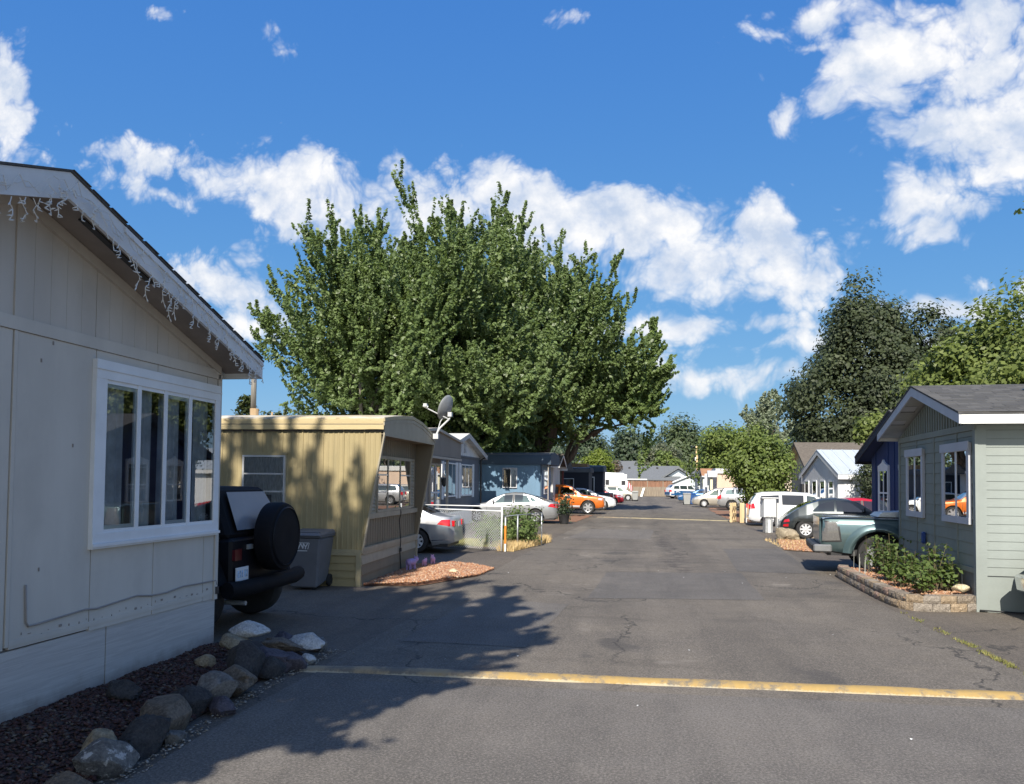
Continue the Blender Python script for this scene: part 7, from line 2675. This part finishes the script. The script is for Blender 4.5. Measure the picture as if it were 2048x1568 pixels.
rock(-3.36, 4.12, .10, .22, .20, .16, 'brown', 1, 'dark brown rock cut off at the bottom left corner')
rock(-3.50, 4.66, .14, .19, .20, .19, 'spot', 2, 'grey rock with white lichen patches at the near end of the row', rz=30)
rock(-3.66, 4.82, .12, .15, .13, .17, 'tan', 22, 'pale tan pointed rock touching the white lichen rock')
rock(-3.52, 5.06, .13, .17, .20, .18, 'dark', 3, 'blackish block of lava right after the lichen rock', rz=15)
rock(-3.60, 5.46, .17, .22, .25, .22, 'brown', 4, 'large rounded brown grey boulder third along the row', rz=40)
rock(-3.42, 5.30, .04, .09, .10, .07, 'grey', 5, 'flat grey stone lying at the boulder foot on the asphalt')
rock(-3.68, 5.90, .14, .17, .18, .17, 'dark', 6, 'black lava rock between the brown boulder and the pale round one')
rock(-3.62, 6.20, .17, .19, .21, .20, 'grey', 7, 'pale grey round boulder with smooth top in mid row', rz=20, rough=.18)
rock(-3.46, 6.02, .07, .12, .12, .11, 'purple', 8, 'low bluish black stone leaning on the pale round boulder')
rock(-3.68, 6.58, .15, .19, .23, .18, 'brown', 9, 'brown faceted rock right behind the pale round boulder', rz=60)
rock(-3.78, 7.02, .20, .20, .26, .27, 'dark', 10, 'tall dark green black rock, biggest of the row', rz=10)
rock(-3.62, 7.20, .12, .14, .17, .17, 'dark', 23, 'narrow black rock at the foot of the tallest dark rock')
rock(-3.72, 7.42, .14, .22, .20, .18, 'purple', 11, 'purplish rough lava rock after the tallest one')
rock(-3.55, 7.52, .10, .20, .16, .13, 'purple', 12, 'low purple black lava lump near the bump end')
rock(-3.98, 7.60, .15, .20, .16, .16, 'dark', 24, 'dark reddish lava lump behind the purple one')
rock(-4.30, 7.12, .15, .13, .11, .09, 'tan', 13, 'smooth tan oval stone lying on the bark by the wall', rough=.1)
rock(-4.32, 5.94, .17, .17, .13, .11, 'dark', 14, 'single black green rock on the bark under the window')
rock(-4.38, 7.85, .18, .19, .15, .12, 'tan', 15, 'tan wedge shaped stone under the white slab', rz=20)
rock(-4.30, 8.02, .30, .26, .15, .10, 'white', 16, 'white slab rock propped up at the house corner', rz=-18, tilt=14, rough=.15)
rock(-3.92, 8.02, .14, .34, .15, .11, 'brown', 17, 'long flat brown rock between the white slab and pale pointed one', rz=-18)
rock(-4.06, 8.42, .12, .14, .12, .13, 'purple', 18, 'small dark rock behind the long flat brown one')
rock(-3.66, 8.14, .17, .27, .13, .12, 'white', 19, 'pale jagged pointed rock at the far end of the row', rz=-22, tilt=8, rough=.3)
rock(-3.66, 8.42, .09, .13, .11, .09, 'grey', 20, 'grey round stone just behind the pale jagged rock', rough=.12)
rock(-3.50, 7.80, .06, .085, .08, .07, 'white', 21, 'small white egg shaped stone at the end of the speed bump', rough=.05)
rock(-4.60, 8.30, .10, .14, .12, .12, 'dark', 25, 'dark stone close against the beige house corner')
rock(5.04, 28.6, .26, .46, .42, .34, 'tan', 30, 'big tan boulder on orange gravel before the beetle', None, rz=20)
rock(5.85, 27.6, .12, .30, .26, .18, 'tan', 31, 'low reddish tan rock beside the big boulder', None)
rock(5.07, 13.50, .33, .15, .12, .075, 'cream', 32, 'cream oval stone resting on the planter wall end', None, rough=.06)
rock(-3.84, 15.6, .10, .11, .09, .08, 'cream', 33, 'small cream stone on the orange gravel bed', None)

# loose pale leaves and grit along the rocks and the asphalt
M['litter'] = chip_mat('dry_litter', [(.30, .27, .22), (.20, .16, .11), (.42, .40, .36), (.14, .11, .08)])
chips('leaf_litter', [(-3.42, 4.4), (-3.22, 4.5), (-3.42, 6.8), (-3.36, 8.3), (-3.1, 8.35), (-3.6, 8.5), (-3.55, 6.8)], 520, .017, .3, M['litter'], lambda x, y: .006, 'dry leaves and grit lying along the foot of the rocks', 'litter', 7)
sc_p = []
rr = random.Random(12)
mb = MB()
for i in range(28):
    x, y = rr.uniform(-3.1, 4.2), 4.2 + 26 * rr.random() ** 1.6
    s = rr.uniform(.010, .022)
    a = rr.uniform(0, PI)
    vs = [(x + s * math.cos(a + q) * (1 if j % 2 else .6), y + s * math.sin(a + q), .004 + rr.uniform(0, .012)) for j, q in enumerate((0, 1.6, 3.1, 4.7))]
    mb.add(vs, [(0, 1, 2, 3)])
tag(mb.build('paper_litter', paint('white_litter', (.75, .75, .72), .1, 9, .8)), 'tiny white scraps of litter scattered over the asphalt', 'litter', kind='stuff')

# block planter: two courses of split-faced blocks
bw = thing('planter_wall', 'low two course planter wall of tan split faced blocks before the green house', 'retaining wall', (0, 0, 0))
M['block'] = [rock_mat('block_%s' % n_, a, b_) for n_, a, b_ in (('tan', (.30, .22, .14), (.44, .34, .23)), ('grey', (.26, .22, .18), (.38, .33, .27)), ('pink', (.34, .22, .16), (.46, .32, .24)), ('dull', (.22, .18, .14), (.34, .28, .21)))]
path = [(4.32, 17.75), (4.13, 17.66), (4.08, 17.2), (4.05, 16.2), (4.02, 15.2), (4.00, 14.2), (4.02, 13.45), (4.09, 13.16), (4.26, 12.98), (4.5, 12.97), (4.95, 13.11), (5.42, 13.27)]
seglen = [0]
for p, q in zip(path, path[1:]):
    seglen.append(seglen[-1] + math.hypot(q[0] - p[0], q[1] - p[1]))


def along(s):
    for i in range(len(path) - 1):
        if s <= seglen[i + 1] or i == len(path) - 2:
            t = (s - seglen[i]) / (seglen[i + 1] - seglen[i])
            return path[i][0] + (path[i + 1][0] - path[i][0]) * t, path[i][1] + (path[i + 1][1] - path[i][1]) * t
rr = random.Random(8)
for course in range(2):
    s = 0.0 if course == 0 else .14
    off = .0 if course == 0 else .02
    while s < seglen[-1] - .12:
        ln = rr.uniform(.27, .31)
        e = min(s + ln, seglen[-1])
        a, b_ = along(s + .005), along(e - .005)
        dx_, dy_ = b_[0] - a[0], b_[1] - a[1]
        L = math.hypot(dx_, dy_)
        if L < .06:
            s = e
            continue
        nx, ny = -dy_ / L, dx_ / L            # towards the bed
        z0, z1 = (-.01, .115) if course == 0 else (.119, .235)
        n = 7
        mb = MB()
        vs, fs = [], []
        for j in range(4):
            zz = z0 + (z1 - z0) * j / 3
            for i in range(n + 1):
                t = i / n
                bu = .016 * mnoise.noise(Vector((s * 9 + t * 4, zz * 30, course * 5))) + (.012 if 0 < j < 3 and 0 < i < n else 0)
                px, py = a[0] + dx_ * t - nx * (bu - off), a[1] + dy_ * t - ny * (bu - off)
                vs.append((px, py, zz))
        m0 = len(vs)
        for zz in (z0, z1):
            for q, sh in ((a, .02), (b_, -.02)):
                vs.append((q[0] + nx * (.19 + off) + dx_ / L * sh, q[1] + ny * (.19 + off) + dy_ / L * sh, zz))
        for j in range(3):
            for i in range(n):
                k0 = j * (n + 1) + i
                fs.append((k0, k0 + 1, k0 + n + 2, k0 + n + 1))
        top = [3 * (n + 1) + i for i in range(n + 1)]
        bot = list(range(n + 1))
        fs.append(tuple(top) + (m0 + 3, m0 + 2))
        fs.append(tuple(reversed(bot)) + (m0, m0 + 1))
        fs.append((m0, m0 + 2, top[0], 2 * (n + 1), n + 1, 0))
        fs.append((n, 2 * n + 1, 3 * n + 2, top[-1], m0 + 3, m0 + 1))
        fs.append((m0 + 1, m0 + 3, m0 + 2, m0))
        mb.add(vs, fs)
        mb.build('block', rr.choice(M['block']), bw)
        s = e
mb = MB()
mb.hexa([(5.43, 13.24, -.01), (5.62, 13.20, -.01), (5.66, 13.38, -.01), (5.46, 13.42, -.01)], [(5.43, 13.24, .05), (5.62, 13.20, .05), (5.66, 13.38, .05), (5.46, 13.42, .05)])
tag(mb.build('loose_paver', M['block'][2], bevel=.01), 'single flat paver lying at the corner of the green house', 'paver')


# leafy shrubs in the planter: stems with broad leaves
def shrub(label, x, y, z, hh, r, n_stem, seed, name='leafy_shrub', leaf=.085, mat=None, cat='shrub', group='shrubs in the block planter', per=26, lean=.25):
    rg = np.random.default_rng(seed)
    t = thing(name, label, cat, (x, y, z), 0, group)
    mb = MB()
    Ps, Ns = [], []
    for i in range(n_stem):
        a, rad = rg.uniform(0, 2 * PI), r * rg.uniform(.05, .75)
        b0 = np.array([math.cos(a) * rad * .5, math.sin(a) * rad * .5, 0])
        H_ = hh * rg.uniform(.6, 1.0)
        tp = b0 + np.array([math.cos(a) * rad * lean * 2 + rg.normal(0, .05), math.sin(a) * rad * lean * 2 + rg.normal(0, .05), H_])
        mid_ = (b0 + tp) / 2 + rg.normal(0, .03, 3)
        mb.tube([tuple(b0), tuple(mid_), tuple(tp)], [.008, .006, .003], 4)
        u = rg.uniform(.22, 1, per)
        base_ = b0[None] * (1 - u)[:, None] + tp[None] * u[:, None]
        aa = rg.uniform(0, 2 * PI, per)
        outw = np.stack([np.cos(aa), np.sin(aa), rg.uniform(-.2, .5, per)], 1)
        Ps.append(base_ + outw * (leaf * rg.uniform(.3, 1.5, per))[:, None])
        Ns.append(unit(outw * .45 + np.array([0, 0, .8]) + rg.normal(0, .35, (per, 3))))
    mb.build('stems', wood('stem_%d' % seed, (.13, .11, .06), .2), t)
    P_, N_ = np.concatenate(Ps), np.concatenate(Ns)
    leaves_mesh('foliage', P_, N_, leaf * rg.uniform(.7, 1.35, len(P_)), mat or M['lf_shrub'], t, rg, aspect=.68, fold=.3)
    return t


sh = [(4.66, 16.7, .80, .32), (4.80, 16.1, .86, .34), (4.55, 15.4, .66, .34), (4.80, 14.95, .70, .32), (4.5, 14.45, .55, .34), (4.80, 14.05, .86, .26), (4.55, 13.75, .46, .32), (5.05, 14.0, .60, .26)]
sl_ = ['leafy shrub at the far end of the planter, against the pickup wheel', 'tallest leafy shrub in the planter, second from its far end', 'bushy shrub with yellowish leaves in mid planter', 'shrub in mid planter close to the green house wall', 'low spreading shrub in the planter just before the corner', 'upright shrub below the blue box on the wall', 'lowest shrub at the near corner of the planter', 'sparse shrub nearest the green house corner']
for i, ((x, y, hh, r), lb) in enumerate(zip(sh, sl_)):
    shrub(lb, x, y, .17, hh, r, 13, 100 + i, per=17, leaf=.085)
mb = MB()
rr = random.Random(3)
for i in range(9):
    x, y = 4.30 + rr.uniform(0, .25), 17.2 - rr.uniform(0, .9)
    mb.tube([(x, y, .17), (x + .01, y, .17 + rr.uniform(.2, .42))], .0035, 5)
tag(mb.build('garden_stakes', paint('white_stake', (.42, .43, .38), .05, 5, .6)), 'thin white stakes among the shrubs at the planter far end', 'stakes', kind='stuff')

# grass and weeds: seam tufts, dry grass, lawn strip
M['dry_grass'] = chip_mat('dry_grass', [(.62, .45, .20), (.72, .55, .28), (.50, .34, .14), (.66, .52, .30)])
M['weed'] = chip_mat('seam_weeds', [(.16, .17, .04), (.26, .24, .07), (.10, .13, .03), (.36, .30, .12)])
M['lawn'] = chip_mat('pale_lawn', [(.30, .30, .10), (.42, .38, .15), (.20, .24, .07), (.50, .44, .22)])


def blades(name, pts, hgt, wdt, mat, label, cat, seed):
    rg = np.random.default_rng(seed)
    P_ = np.array(pts, float)
    n = len(P_)
    a = rg.uniform(0, 2 * PI, n)
    hh = hgt * rg.uniform(.4, 1.2, n)
    ln = rg.normal(0, .45, (n, 2)) * hh[:, None]
    w = wdt * rg.uniform(.6, 1.3, n)
    dx_, dy_ = np.cos(a) * w, np.sin(a) * w
    v0 = P_ + np.stack([-dx_, -dy_, np.zeros(n)], 1)
    v1 = P_ + np.stack([dx_, dy_, np.zeros(n)], 1)
    v2 = P_ + np.stack([ln[:, 0], ln[:, 1], hh], 1)
    co = np.stack([v0, v1, v2], 1).reshape(-1, 3)
    o = fast_mesh(name, co, np.arange(3 * n).reshape(n, 3), mat, tri=True)
    return tag(o, label, cat, kind='stuff')


rg_ = np.random.default_rng(77)
pts = []
for i in range(2600):
    y = 6.5 + 6.3 * rg_.random()
    dens = mnoise.noise(Vector((y * 1.4, 0, 5)))
    if dens < -.12 or (y > 10.6 and rg_.random() < .65):
        continue
    pts.append((3.98 + .05 * mnoise.noise(Vector((y * 1.7, 2, 0))) + rg_.normal(0, .028), y, -.008))
blades('seam_weeds', pts, .035, .006, M['weed'], 'yellow green weeds growing in the asphalt seam on the right', 'weeds', 1)
pts = [(rg_.uniform(-3.95, -2.95) , 0, 0) for _ in range(1)]
pts = []
while len(pts) < 5200:
    x, y = rg_.uniform(-4.1, -2.8), rg_.uniform(21.2, 26.0)
    if in_poly(x, y, [(-4.0, 21.3), (-3.55, 21.25), (-2.9, 25.0), (-3.2, 25.9), (-4.1, 24.4)]):
        pts.append((x, y, 0))
blades('dry_grass', pts, .22, .010, M['dry_grass'], 'straw coloured dry grass tuft spilling onto the road by the fence post', 'grass', 2)
pts = [(rg_.uniform(-7.4, -4.2), rg_.uniform(22.6, 25.2), -.01) for _ in range(9000)]
blades('lawn_grass', pts, .09, .010, M['lawn'], 'pale yellow green strip of lawn behind the chain link fence', 'grass', 3)
sheet('lawn_bed', [(-9, 22.5), (-4.1, 22.0), (-4.0, 25.4), (-9, 25.6)], 0.0, M['dirt'], .4, .1)
pts = [(rg_.uniform(4.2, 6.2), rg_.uniform(24.0, 28.4), 0) for _ in range(900)]
blades('dry_grass', pts, .10, .010, M['dry_grass'], 'sparse dry grass on the orange gravel by the boulder', 'grass', 4)
clump_tree('round_bush', 'dark green bush behind the fence post and dry grass', 'shrub', (-3.75, 23.4), .55, .62, .48, 70, 46, .085, M['lf_shrub'], 120, trunk_r=.03, clump=.36)
clump_tree('round_bush', 'smaller green bush on the lawn side of the fence post', 'shrub', (-4.55, 23.2), .45, .38, .38, 36, 40, .085, M['lf_shrub'], 121, trunk_r=.03, clump=.3)

# chain link fence with gate on the driveway edge
cf = thing('chain_link_fence', 'low chain link fence with white rails, gate and bare posts', 'fence', (0, 0, 0))
M['rail_white'] = paint('white_rail', (.72, .73, .73), .06, 6, .45)
F0, F1 = Vector((-3.88, 21.3, 0)), Vector((-6.35, 22.35, 0))
zt = 1.12
MB().tube([tuple(F0 + Vector((0, 0, zt))), tuple(F1 + Vector((0, 0, zt)))], .021, 8).build('top_rail', M['rail_white'], cf, smooth='all')
MB().tube([tuple(F0), tuple(F0 + Vector((0, 0, 1.30)))], .026, 8).build('post', M['rail_white'], cf, smooth='all')
MB().tube([tuple(F1), tuple(F1 + Vector((0, 0, zt)))], .022, 8).build('post', M['rail_white'], cf, smooth='all')
MB().tube([tuple(F0 + Vector((.02, 1.4, 1.20))), (-7.2, 23.4, 1.20)], .018, 8).build('rail', M['rail_white'], cf, smooth='all')
mb = MB()
D = F1 - F0
Lf = D.length
D.normalize()
n = int(Lf / .075)
for i in range(-15, n + 1):
    for sg in (1, -1):
        u0 = i * .075 if sg > 0 else (i + 15) * .075
        pts = []
        z = .03
        u = u0
        while z <= zt + .001:
            if 0 <= u <= Lf:
                pts.append(tuple(F0 + D * u + Vector((0, .004 * sg, z))))
            z += .0755
            u += .075 * sg
        if len(pts) > 1:
            mb.tube(pts, .0036, 4, cap=False)
mb.build('wire_mesh', M['galv'], cf, fix=False)
# gate frame beside it
mb = MB()
g0, g1 = F1 + D * .06, F1 + D * 1.15
mb.tube([tuple(g0 + Vector((0, 0, .05))), tuple(g0 + Vector((0, 0, .80))), tuple(g0 + D * .05 + Vector((0, 0, .90))), tuple(g0 + D * .14 + Vector((0, 0, .94))), tuple(g1 + Vector((0, 0, .94))), tuple(g1 + Vector((0, 0, .05)))], .022, 8)
mb.build('gate_frame', M['rail_white'], cf, smooth='all')
for p0, p1 in (((-3.62, 22.5), .98), ((-3.05, 23.6), 1.0)):
    MB().tube([(p0[0], p0[1], 0), (p0[0], p0[1], p1)], .022, 8).build('bare_post', M['galv'], cf, smooth='all')
MB().tube([(-3.86, 21.6, .96), (-3.62, 22.5, .97), (-3.05, 23.6, 1.0)], .012, 6).build('bare_rail', M['galv'], cf, smooth='all')
mp = thing('marker_post', 'thin orange and white marker post at the end of the chain link fence', 'post', (-3.76, 21.22, 0))
M['marker'] = paint('marker_orange', (.80, .26, .03), .1, 6, .5)
MB().tube([(0, 0, 0), (0, 0, .22)], .026, 8).build('foot', M['white'], mp)
MB().tube([(0, 0, .22), (0, 0, .72)], .03, 8).build('sleeve', M['marker'], mp)
MB().tube([(0, 0, .72), (0, 0, .95)], .02, 8).build('tip', M['white'], mp)
# dark planter pot by the silver sedan
pp = thing('potted_plant', 'dark pot with a scruffy plant at the silver sedan tail', 'plant pot', (-3.62, 36.2, 0))
MB().lathe([(.20, 0), (.27, .42), (.30, .45), (.28, .45), (.26, .40)], 18).build('pot', M['black_plastic'], pp, smooth=True)
rg2 = np.random.default_rng(9)
P_ = rg2.normal(0, .17, (500, 3)) * np.array([1, 1, 1.5]) + np.array([0, 0, .78])
leaves_mesh('foliage', P_, unit(rg2.normal(0, 1, (500, 3)) + np.array([0, 0, .6])), np.full(500, .12), M['lf_far2'], pp, rg2)


# wheeled bins
def wheelie_bin(label, x, y, rz, mat, sc=1.0, group='wheeled bins', logo=True):
    t = thing('wheeled_bin', label, 'bin', (x, y, 0), rz, group)
    t.scale = (sc,) * 3
    mb = MB()
    mb.hexa([(-.25, -.27, .02), (.25, -.27, .02), (.25, .25, .10), (-.25, .25, .10)], [(-.33, -.36, .92), (.33, -.36, .92), (.33, .34, .92), (-.33, .34, .92)])
    mb.build('body', mat, t, bevel=.035)
    mb = MB()
    mb.box(-.345, .345, -.375, .355, .92, .955)
    mb.build('rim', mat, t, bevel=.012)
    mb = MB()
    mb.hexa([(-.35, -.40, .957), (.35, -.40, .957), (.35, .40, .957), (-.35, .40, .957)], [(-.31, -.34, 1.0), (.31, -.34, 1.0), (.31, .38, 1.04), (-.31, .38, 1.04)])
    mb.box(-.12, .30, -.28, .22, 1.0, 1.025)
    mb.build('lid', mat, t, bevel=.012)
    MB().tube([(-.26, .43, .93), (.26, .43, .93)], .018, 8).build('handle', mat, t)
    for sx in (-1, 1):
        mb = MB()
        mb.lathe([(.02, -.03), (.10, -.03), (.115, -.015), (.115, .015), (.10, .03), (.02, .03)], 16, (sx * .27, .27, .115), 'X')
        mb.build('wheel', M['black_rubber'], t)
    if logo:
        q = lambda u, z: (u, -.27 - .09 * (z - .02) / .9 - .006, z)
        mb = MB()

        def stroke(pts, wd=.010):
            for (a, b_), (c_, d_) in zip(pts, pts[1:]):
                l = math.hypot(c_ - a, d_ - b_)
                nx, nz = -(d_ - b_) / l * wd, (c_ - a) / l * wd
                mb.add([q(a + nx, b_ + nz), q(c_ + nx, d_ + nz), q(c_ - nx, d_ - nz), q(a - nx, b_ - nz)], [(0, 1, 2, 3)])
        stroke([(-.08, .72), (-.03, .82), (.01, .73)])
        stroke([(.01, .73), (.02, .82), (.06, .76), (.10, .82)])
        stroke([(.06, .76), (.055, .72)])
        stroke([(-.10, .72), (-.06, .83), (.13, .83), (.10, .72)], .006)
        stroke([(-.09, .69), (.09, .69)], .007)
        mb.build('logo', M['white'], t, fix=False)
    return t


M['bin_grey'] = paint('bin_grey', (.145, .150, .165), .08, 3, .5, .1, 60)
M['bin_pale'] = paint('bin_pale', (.34, .35, .34), .06, 3, .5)
M['bin_blue'] = paint('bin_blue', (.03, .10, .30), .06, 3, .5)
wheelie_bin('grey wheeled bin with white logo beside the tan mobile home corner', -5.93, 13.20, 2, M['bin_grey'])
wheelie_bin('pale grey bin far down on the left by the beige minivan', -.75, 84.5, 180, M['bin_pale'], 1.05, logo=False)
wheelie_bin('pale grey bin on the right at the beige minivan nose', 4.05, 72.5, 0, M['bin_pale'], 1.05, logo=False)
wheelie_bin('blue bin just right of the pale grey bin', 4.5, 73.6, 20, M['bin_blue'], 1.05, logo=False)

# mailbox stand
mbx = thing('mailbox_stand', 'white cluster mailbox on a grey pedestal before the white minivan', 'mailbox', (5.02, 32.6, 0), 12)
M['mail_white'] = paint('mailbox_white', (.70, .71, .70), .05, 4, .5)
MB().box(-.22, .28, -.20, .25, .62, 1.38).build('box', M['mail_white'], mbx, fix=False, bevel=.012)
mb = MB()
for r_ in range(4):
    for c_ in range(2):
        mb.box(-.185 + c_ * .235, .03 + c_ * .235 - .02, -.212, -.199, .66 + r_ * .178, .82 + r_ * .178)
mb.build('mail_doors', M['mail_white'], mbx, fix=False, kind='stuff')
MB().box(-.30, .36, -.24, .30, 1.382, 1.42).build('roof', M['mail_white'], mbx, fix=False)
MB().box(-.14, .16, -.14, .16, 0, .618).build('pedestal', M['galv'], mbx, fix=False)
MB().box(-.06, .04, -.22, -.15, 0, .52).build('stub_post', M['mail_white'], mbx, fix=False)
MB().box(.36, .42, -.1, .1, .2, 1.2).build('side_post', M['mail_white'], mbx, fix=False)

# pallets stood on edge
M['pallet_wood'] = wood('pallet_wood', (.62, .46, .26), .15, 2, 3, .75)
pt = thing('wooden_pallet', 'pale wooden pallet standing on edge beside the road', 'pallet', (4.62, 41.0, 0), -20)
for y in (0, .42, .84):
    MB().box(-.05, .05, y - .02 - .45, y + .06 - .45, 0, .98).build('stringer', M['pallet_wood'], pt, fix=False)
for i in range(6):
    MB().box(-.075, -.052, -.47, .47, .03 + i * .175, .11 + i * .175).build('slat', M['pallet_wood'], pt, fix=False)
    if i % 2 == 0:
        MB().box(.052, .075, -.47, .47, .03 + i * .175, .11 + i * .175).build('slat', M['pallet_wood'], pt, fix=False)
pt2 = thing('wooden_post', 'square pale timber post beside the pallet', 'post', (4.95, 40.2, 0))
MB().box(-.11, .11, -.11, .11, 0, 1.0).build('shaft', M['pallet_wood'], pt2, fix=False, bevel=.01)
ws = thing('wooden_steps', 'small white wooden steps between the pallet and the white minivan', 'steps', (5.45, 40.8, 0))
for i in range(3):
    MB().box(-.2, .25, -.1 + .18 * i, .12 + .18 * i, .18 + .26 * i, .24 + .26 * i).build('tread', M['white'], ws, fix=False)
MB().box(-.24, -.2, -.15, .6, 0, .9).build('stringer', M['white'], ws, fix=False)
MB().box(.25, .29, -.15, .6, 0, .9).build('stringer', M['white'], ws, fix=False)
# purple animal-shaped garden ornaments by the tan home
M['lilac'] = paint('lilac_plastic', (.36, .27, .55), .08, 5, .5)
M['pink'] = paint('pink_plastic', (.70, .38, .58), .08, 5, .5)
for i, (x, y, s, mt, lb) in enumerate(((-4.88, 16.0, 1.0, 'lilac', 'lilac toy animal in the gravel by the tan home, largest of three'), (-4.80, 16.75, .62, 'pink', 'pink toy animal in the middle by the tan home'), (-4.72, 17.15, .75, 'pink', 'pink toy animal nearest the far corner of the tan home'))):
    t = thing('garden_ornament', lb, 'ornament', (x, y, .05), 70 + 20 * i, 'toy animals by the tan home')
    t.scale = (s,) * 3
    mb = MB()
    mb.tube([(-.14, 0, .15), (-.10, 0, .155), (.06, 0, .155), (.14, 0, .16)], [.03, .075, .08, .045], 12)
    for lx in (-.09, .07):
        for ly in (-.04, .04):
            mb.tube([(lx, ly, .12), (lx, ly, -.02)], [.026, .022], 8)
    mb.build('body', M[mt], t, smooth=True)
    mb = MB()
    mb.lathe([(.004, -.055), (.045, -.03), (.055, .01), (.035, .05), (.004, .06)], 12, (.18, 0, .20))
    for sg in (1, -1):
        mb.tube([(.17, sg * .03, .24), (.17, sg * .045, .285)], [.016, .004], 6)
    mb.build('head', M[mt], t, smooth=True)

# poles
M['pole_wood'] = wood('pole_wood', (.36, .25, .14), .2, 2, 2, .85)
M['pole_tan'] = wood('tan_pole_wood', (.60, .42, .22), .15, 2, 2, .8)  # paler tan wood of the far pole
p_ = thing('wooden_pole', 'slim tan wooden pole with a small box at the far end', 'pole', (7.25, 104, 0))
MB().tube([(0, 0, 0), (-.12, 0, 4.0), (-.22, 0, 6.9)], [.15, .14, .12], 10).build('shaft', M['pole_tan'], p_, smooth='all')
MB().box(-.42, -.24, -.12, .12, 5.0, 5.4).build('box', M['mail_white'], p_, fix=False)
p_ = thing('utility_pole', 'grey brown utility pole beyond the tan roof, beside the beige eave', 'pole', (-17.15, 32.0, 0))
MB().tube([(0, 0, 0), (0, 0, 5.1)], .19, 10).build('guard', M['pole_wood'], p_, smooth='all')
MB().tube([(-.05, 0, 5.1), (-.05, 0, 6.75)], .12, 10).build('shaft', M['bark_grey'], p_, smooth='all')
p_ = thing('short_post', 'short brown forked post right of the utility pole', 'post', (-16.2, 31.6, 0))
MB().tube([(0, 0, 0), (0, 0, 4.6)], .10, 8).build('shaft', M['pole_wood'], p_, smooth='all')
MB().tube([(0, 0, 3.9), (.12, 0, 4.9)], .04, 6).build('prong', M['pole_wood'], p_, smooth='all')

# end of the road: board fence, taller fence, flag, hoop board, leaning board
M['fence_wood'] = wood('weathered_fence', (.25, .21, .16), .25, 2, 3, .9)
M['fence_red'] = wood('reddish_fence', (.25, .135, .085), .3, 2, 3, .9)
bf = thing('board_fence', 'weathered grey brown board fence closing the end of the road', 'fence', (0, 114.2, 0))
mb = MB()
x = -7.0
rr = random.Random(31)
while x < 5.4:
    mb.box(x, x + .135, -.012 - .01 * rr.random(), .012, .02, 1.40 + rr.uniform(-.04, .04))
    x += .15
mb.build('boards', M['fence_wood'], bf, fix=False, kind='stuff')
for x in (-6.5, -4.1, -1.7, .7, 3.1, 5.4):
    MB().box(x - .06, x + .06, .012, .11, 0, 1.45).build('post', M['fence_wood'], bf, fix=False)
for z in (.4, 1.1):
    MB().box(-7, 5.4, .012, .05, z, z + .09).build('rail', M['fence_wood'], bf, fix=False)
bf = thing('tall_fence', 'taller reddish brown board fence behind the end fence', 'fence', (0, 122, 0))
mb = MB()
x = -2.5
while x < 4.6:
    mb.box(x, x + .155, -.012 - .01 * rr.random(), .012, .02, 2.25 + rr.uniform(-.05, .05))
    x += .17
mb.build('boards', M['fence_red'], bf, fix=False, kind='stuff')
for x in (-1.6, .8, 3.2):
    MB().box(x - .06, x + .06, -.12, -.014, 0, 2.3).build('post', M['fence_wood'], bf, fix=False)
hb_ = thing('hoop_board', 'white basketball backboard on a post beside the camper', 'backboard', (-2.35, 95.5, 0))
MB().box(-.55, .5, -.03, .03, 2.15, 3.0).build('board', M['mail_white'], hb_, fix=False)
MB().box(-.22, .18, -.036, -.03, 2.3, 2.65).build('target_square', M['drape'], hb_, fix=False)
MB().tube([(0, .1, 0), (0, .1, 2.6)], .05, 8).build('post', M['galv'], hb_, smooth='all')
fl = thing('flag', 'small red and white striped flag hanging by the hoop board', 'flag', (-1.55, 94.5, 0))
MB().tube([(-.35, 0, 0), (-.35, 0, 2.5)], .025, 6).build('staff', M['galv'], fl)
for i in range(7):
    mb = MB()
    a = -.33 + .1 * i
    mb.add([(a, .02 * math.sin(i), 2.35 - .12 * i), (a + .1, .02 * math.sin(i + 1), 2.25 - .12 * i), (a + .1, .02 * math.sin(i + 1), 1.55 - .12 * i), (a, .02 * math.sin(i), 1.65 - .12 * i)], [(0, 1, 2, 3)])
    mb.build('stripe', P_RED if i % 2 == 0 else M['white'], fl, fix=False)
lb = thing('leaning_board', 'pale board leaning on the end fence', 'board', (.05, 113.7, 0))
mb = MB()
mb.hexa([(-.35, -.3, 0), (.0, -.3, 0), (.0, -.2, 0), (-.35, -.2, 0)], [(.05, .3, 1.25), (.35, .3, 1.25), (.35, .36, 1.25), (.05, .36, 1.25)])
mb.build('board', M['cream'], lb)
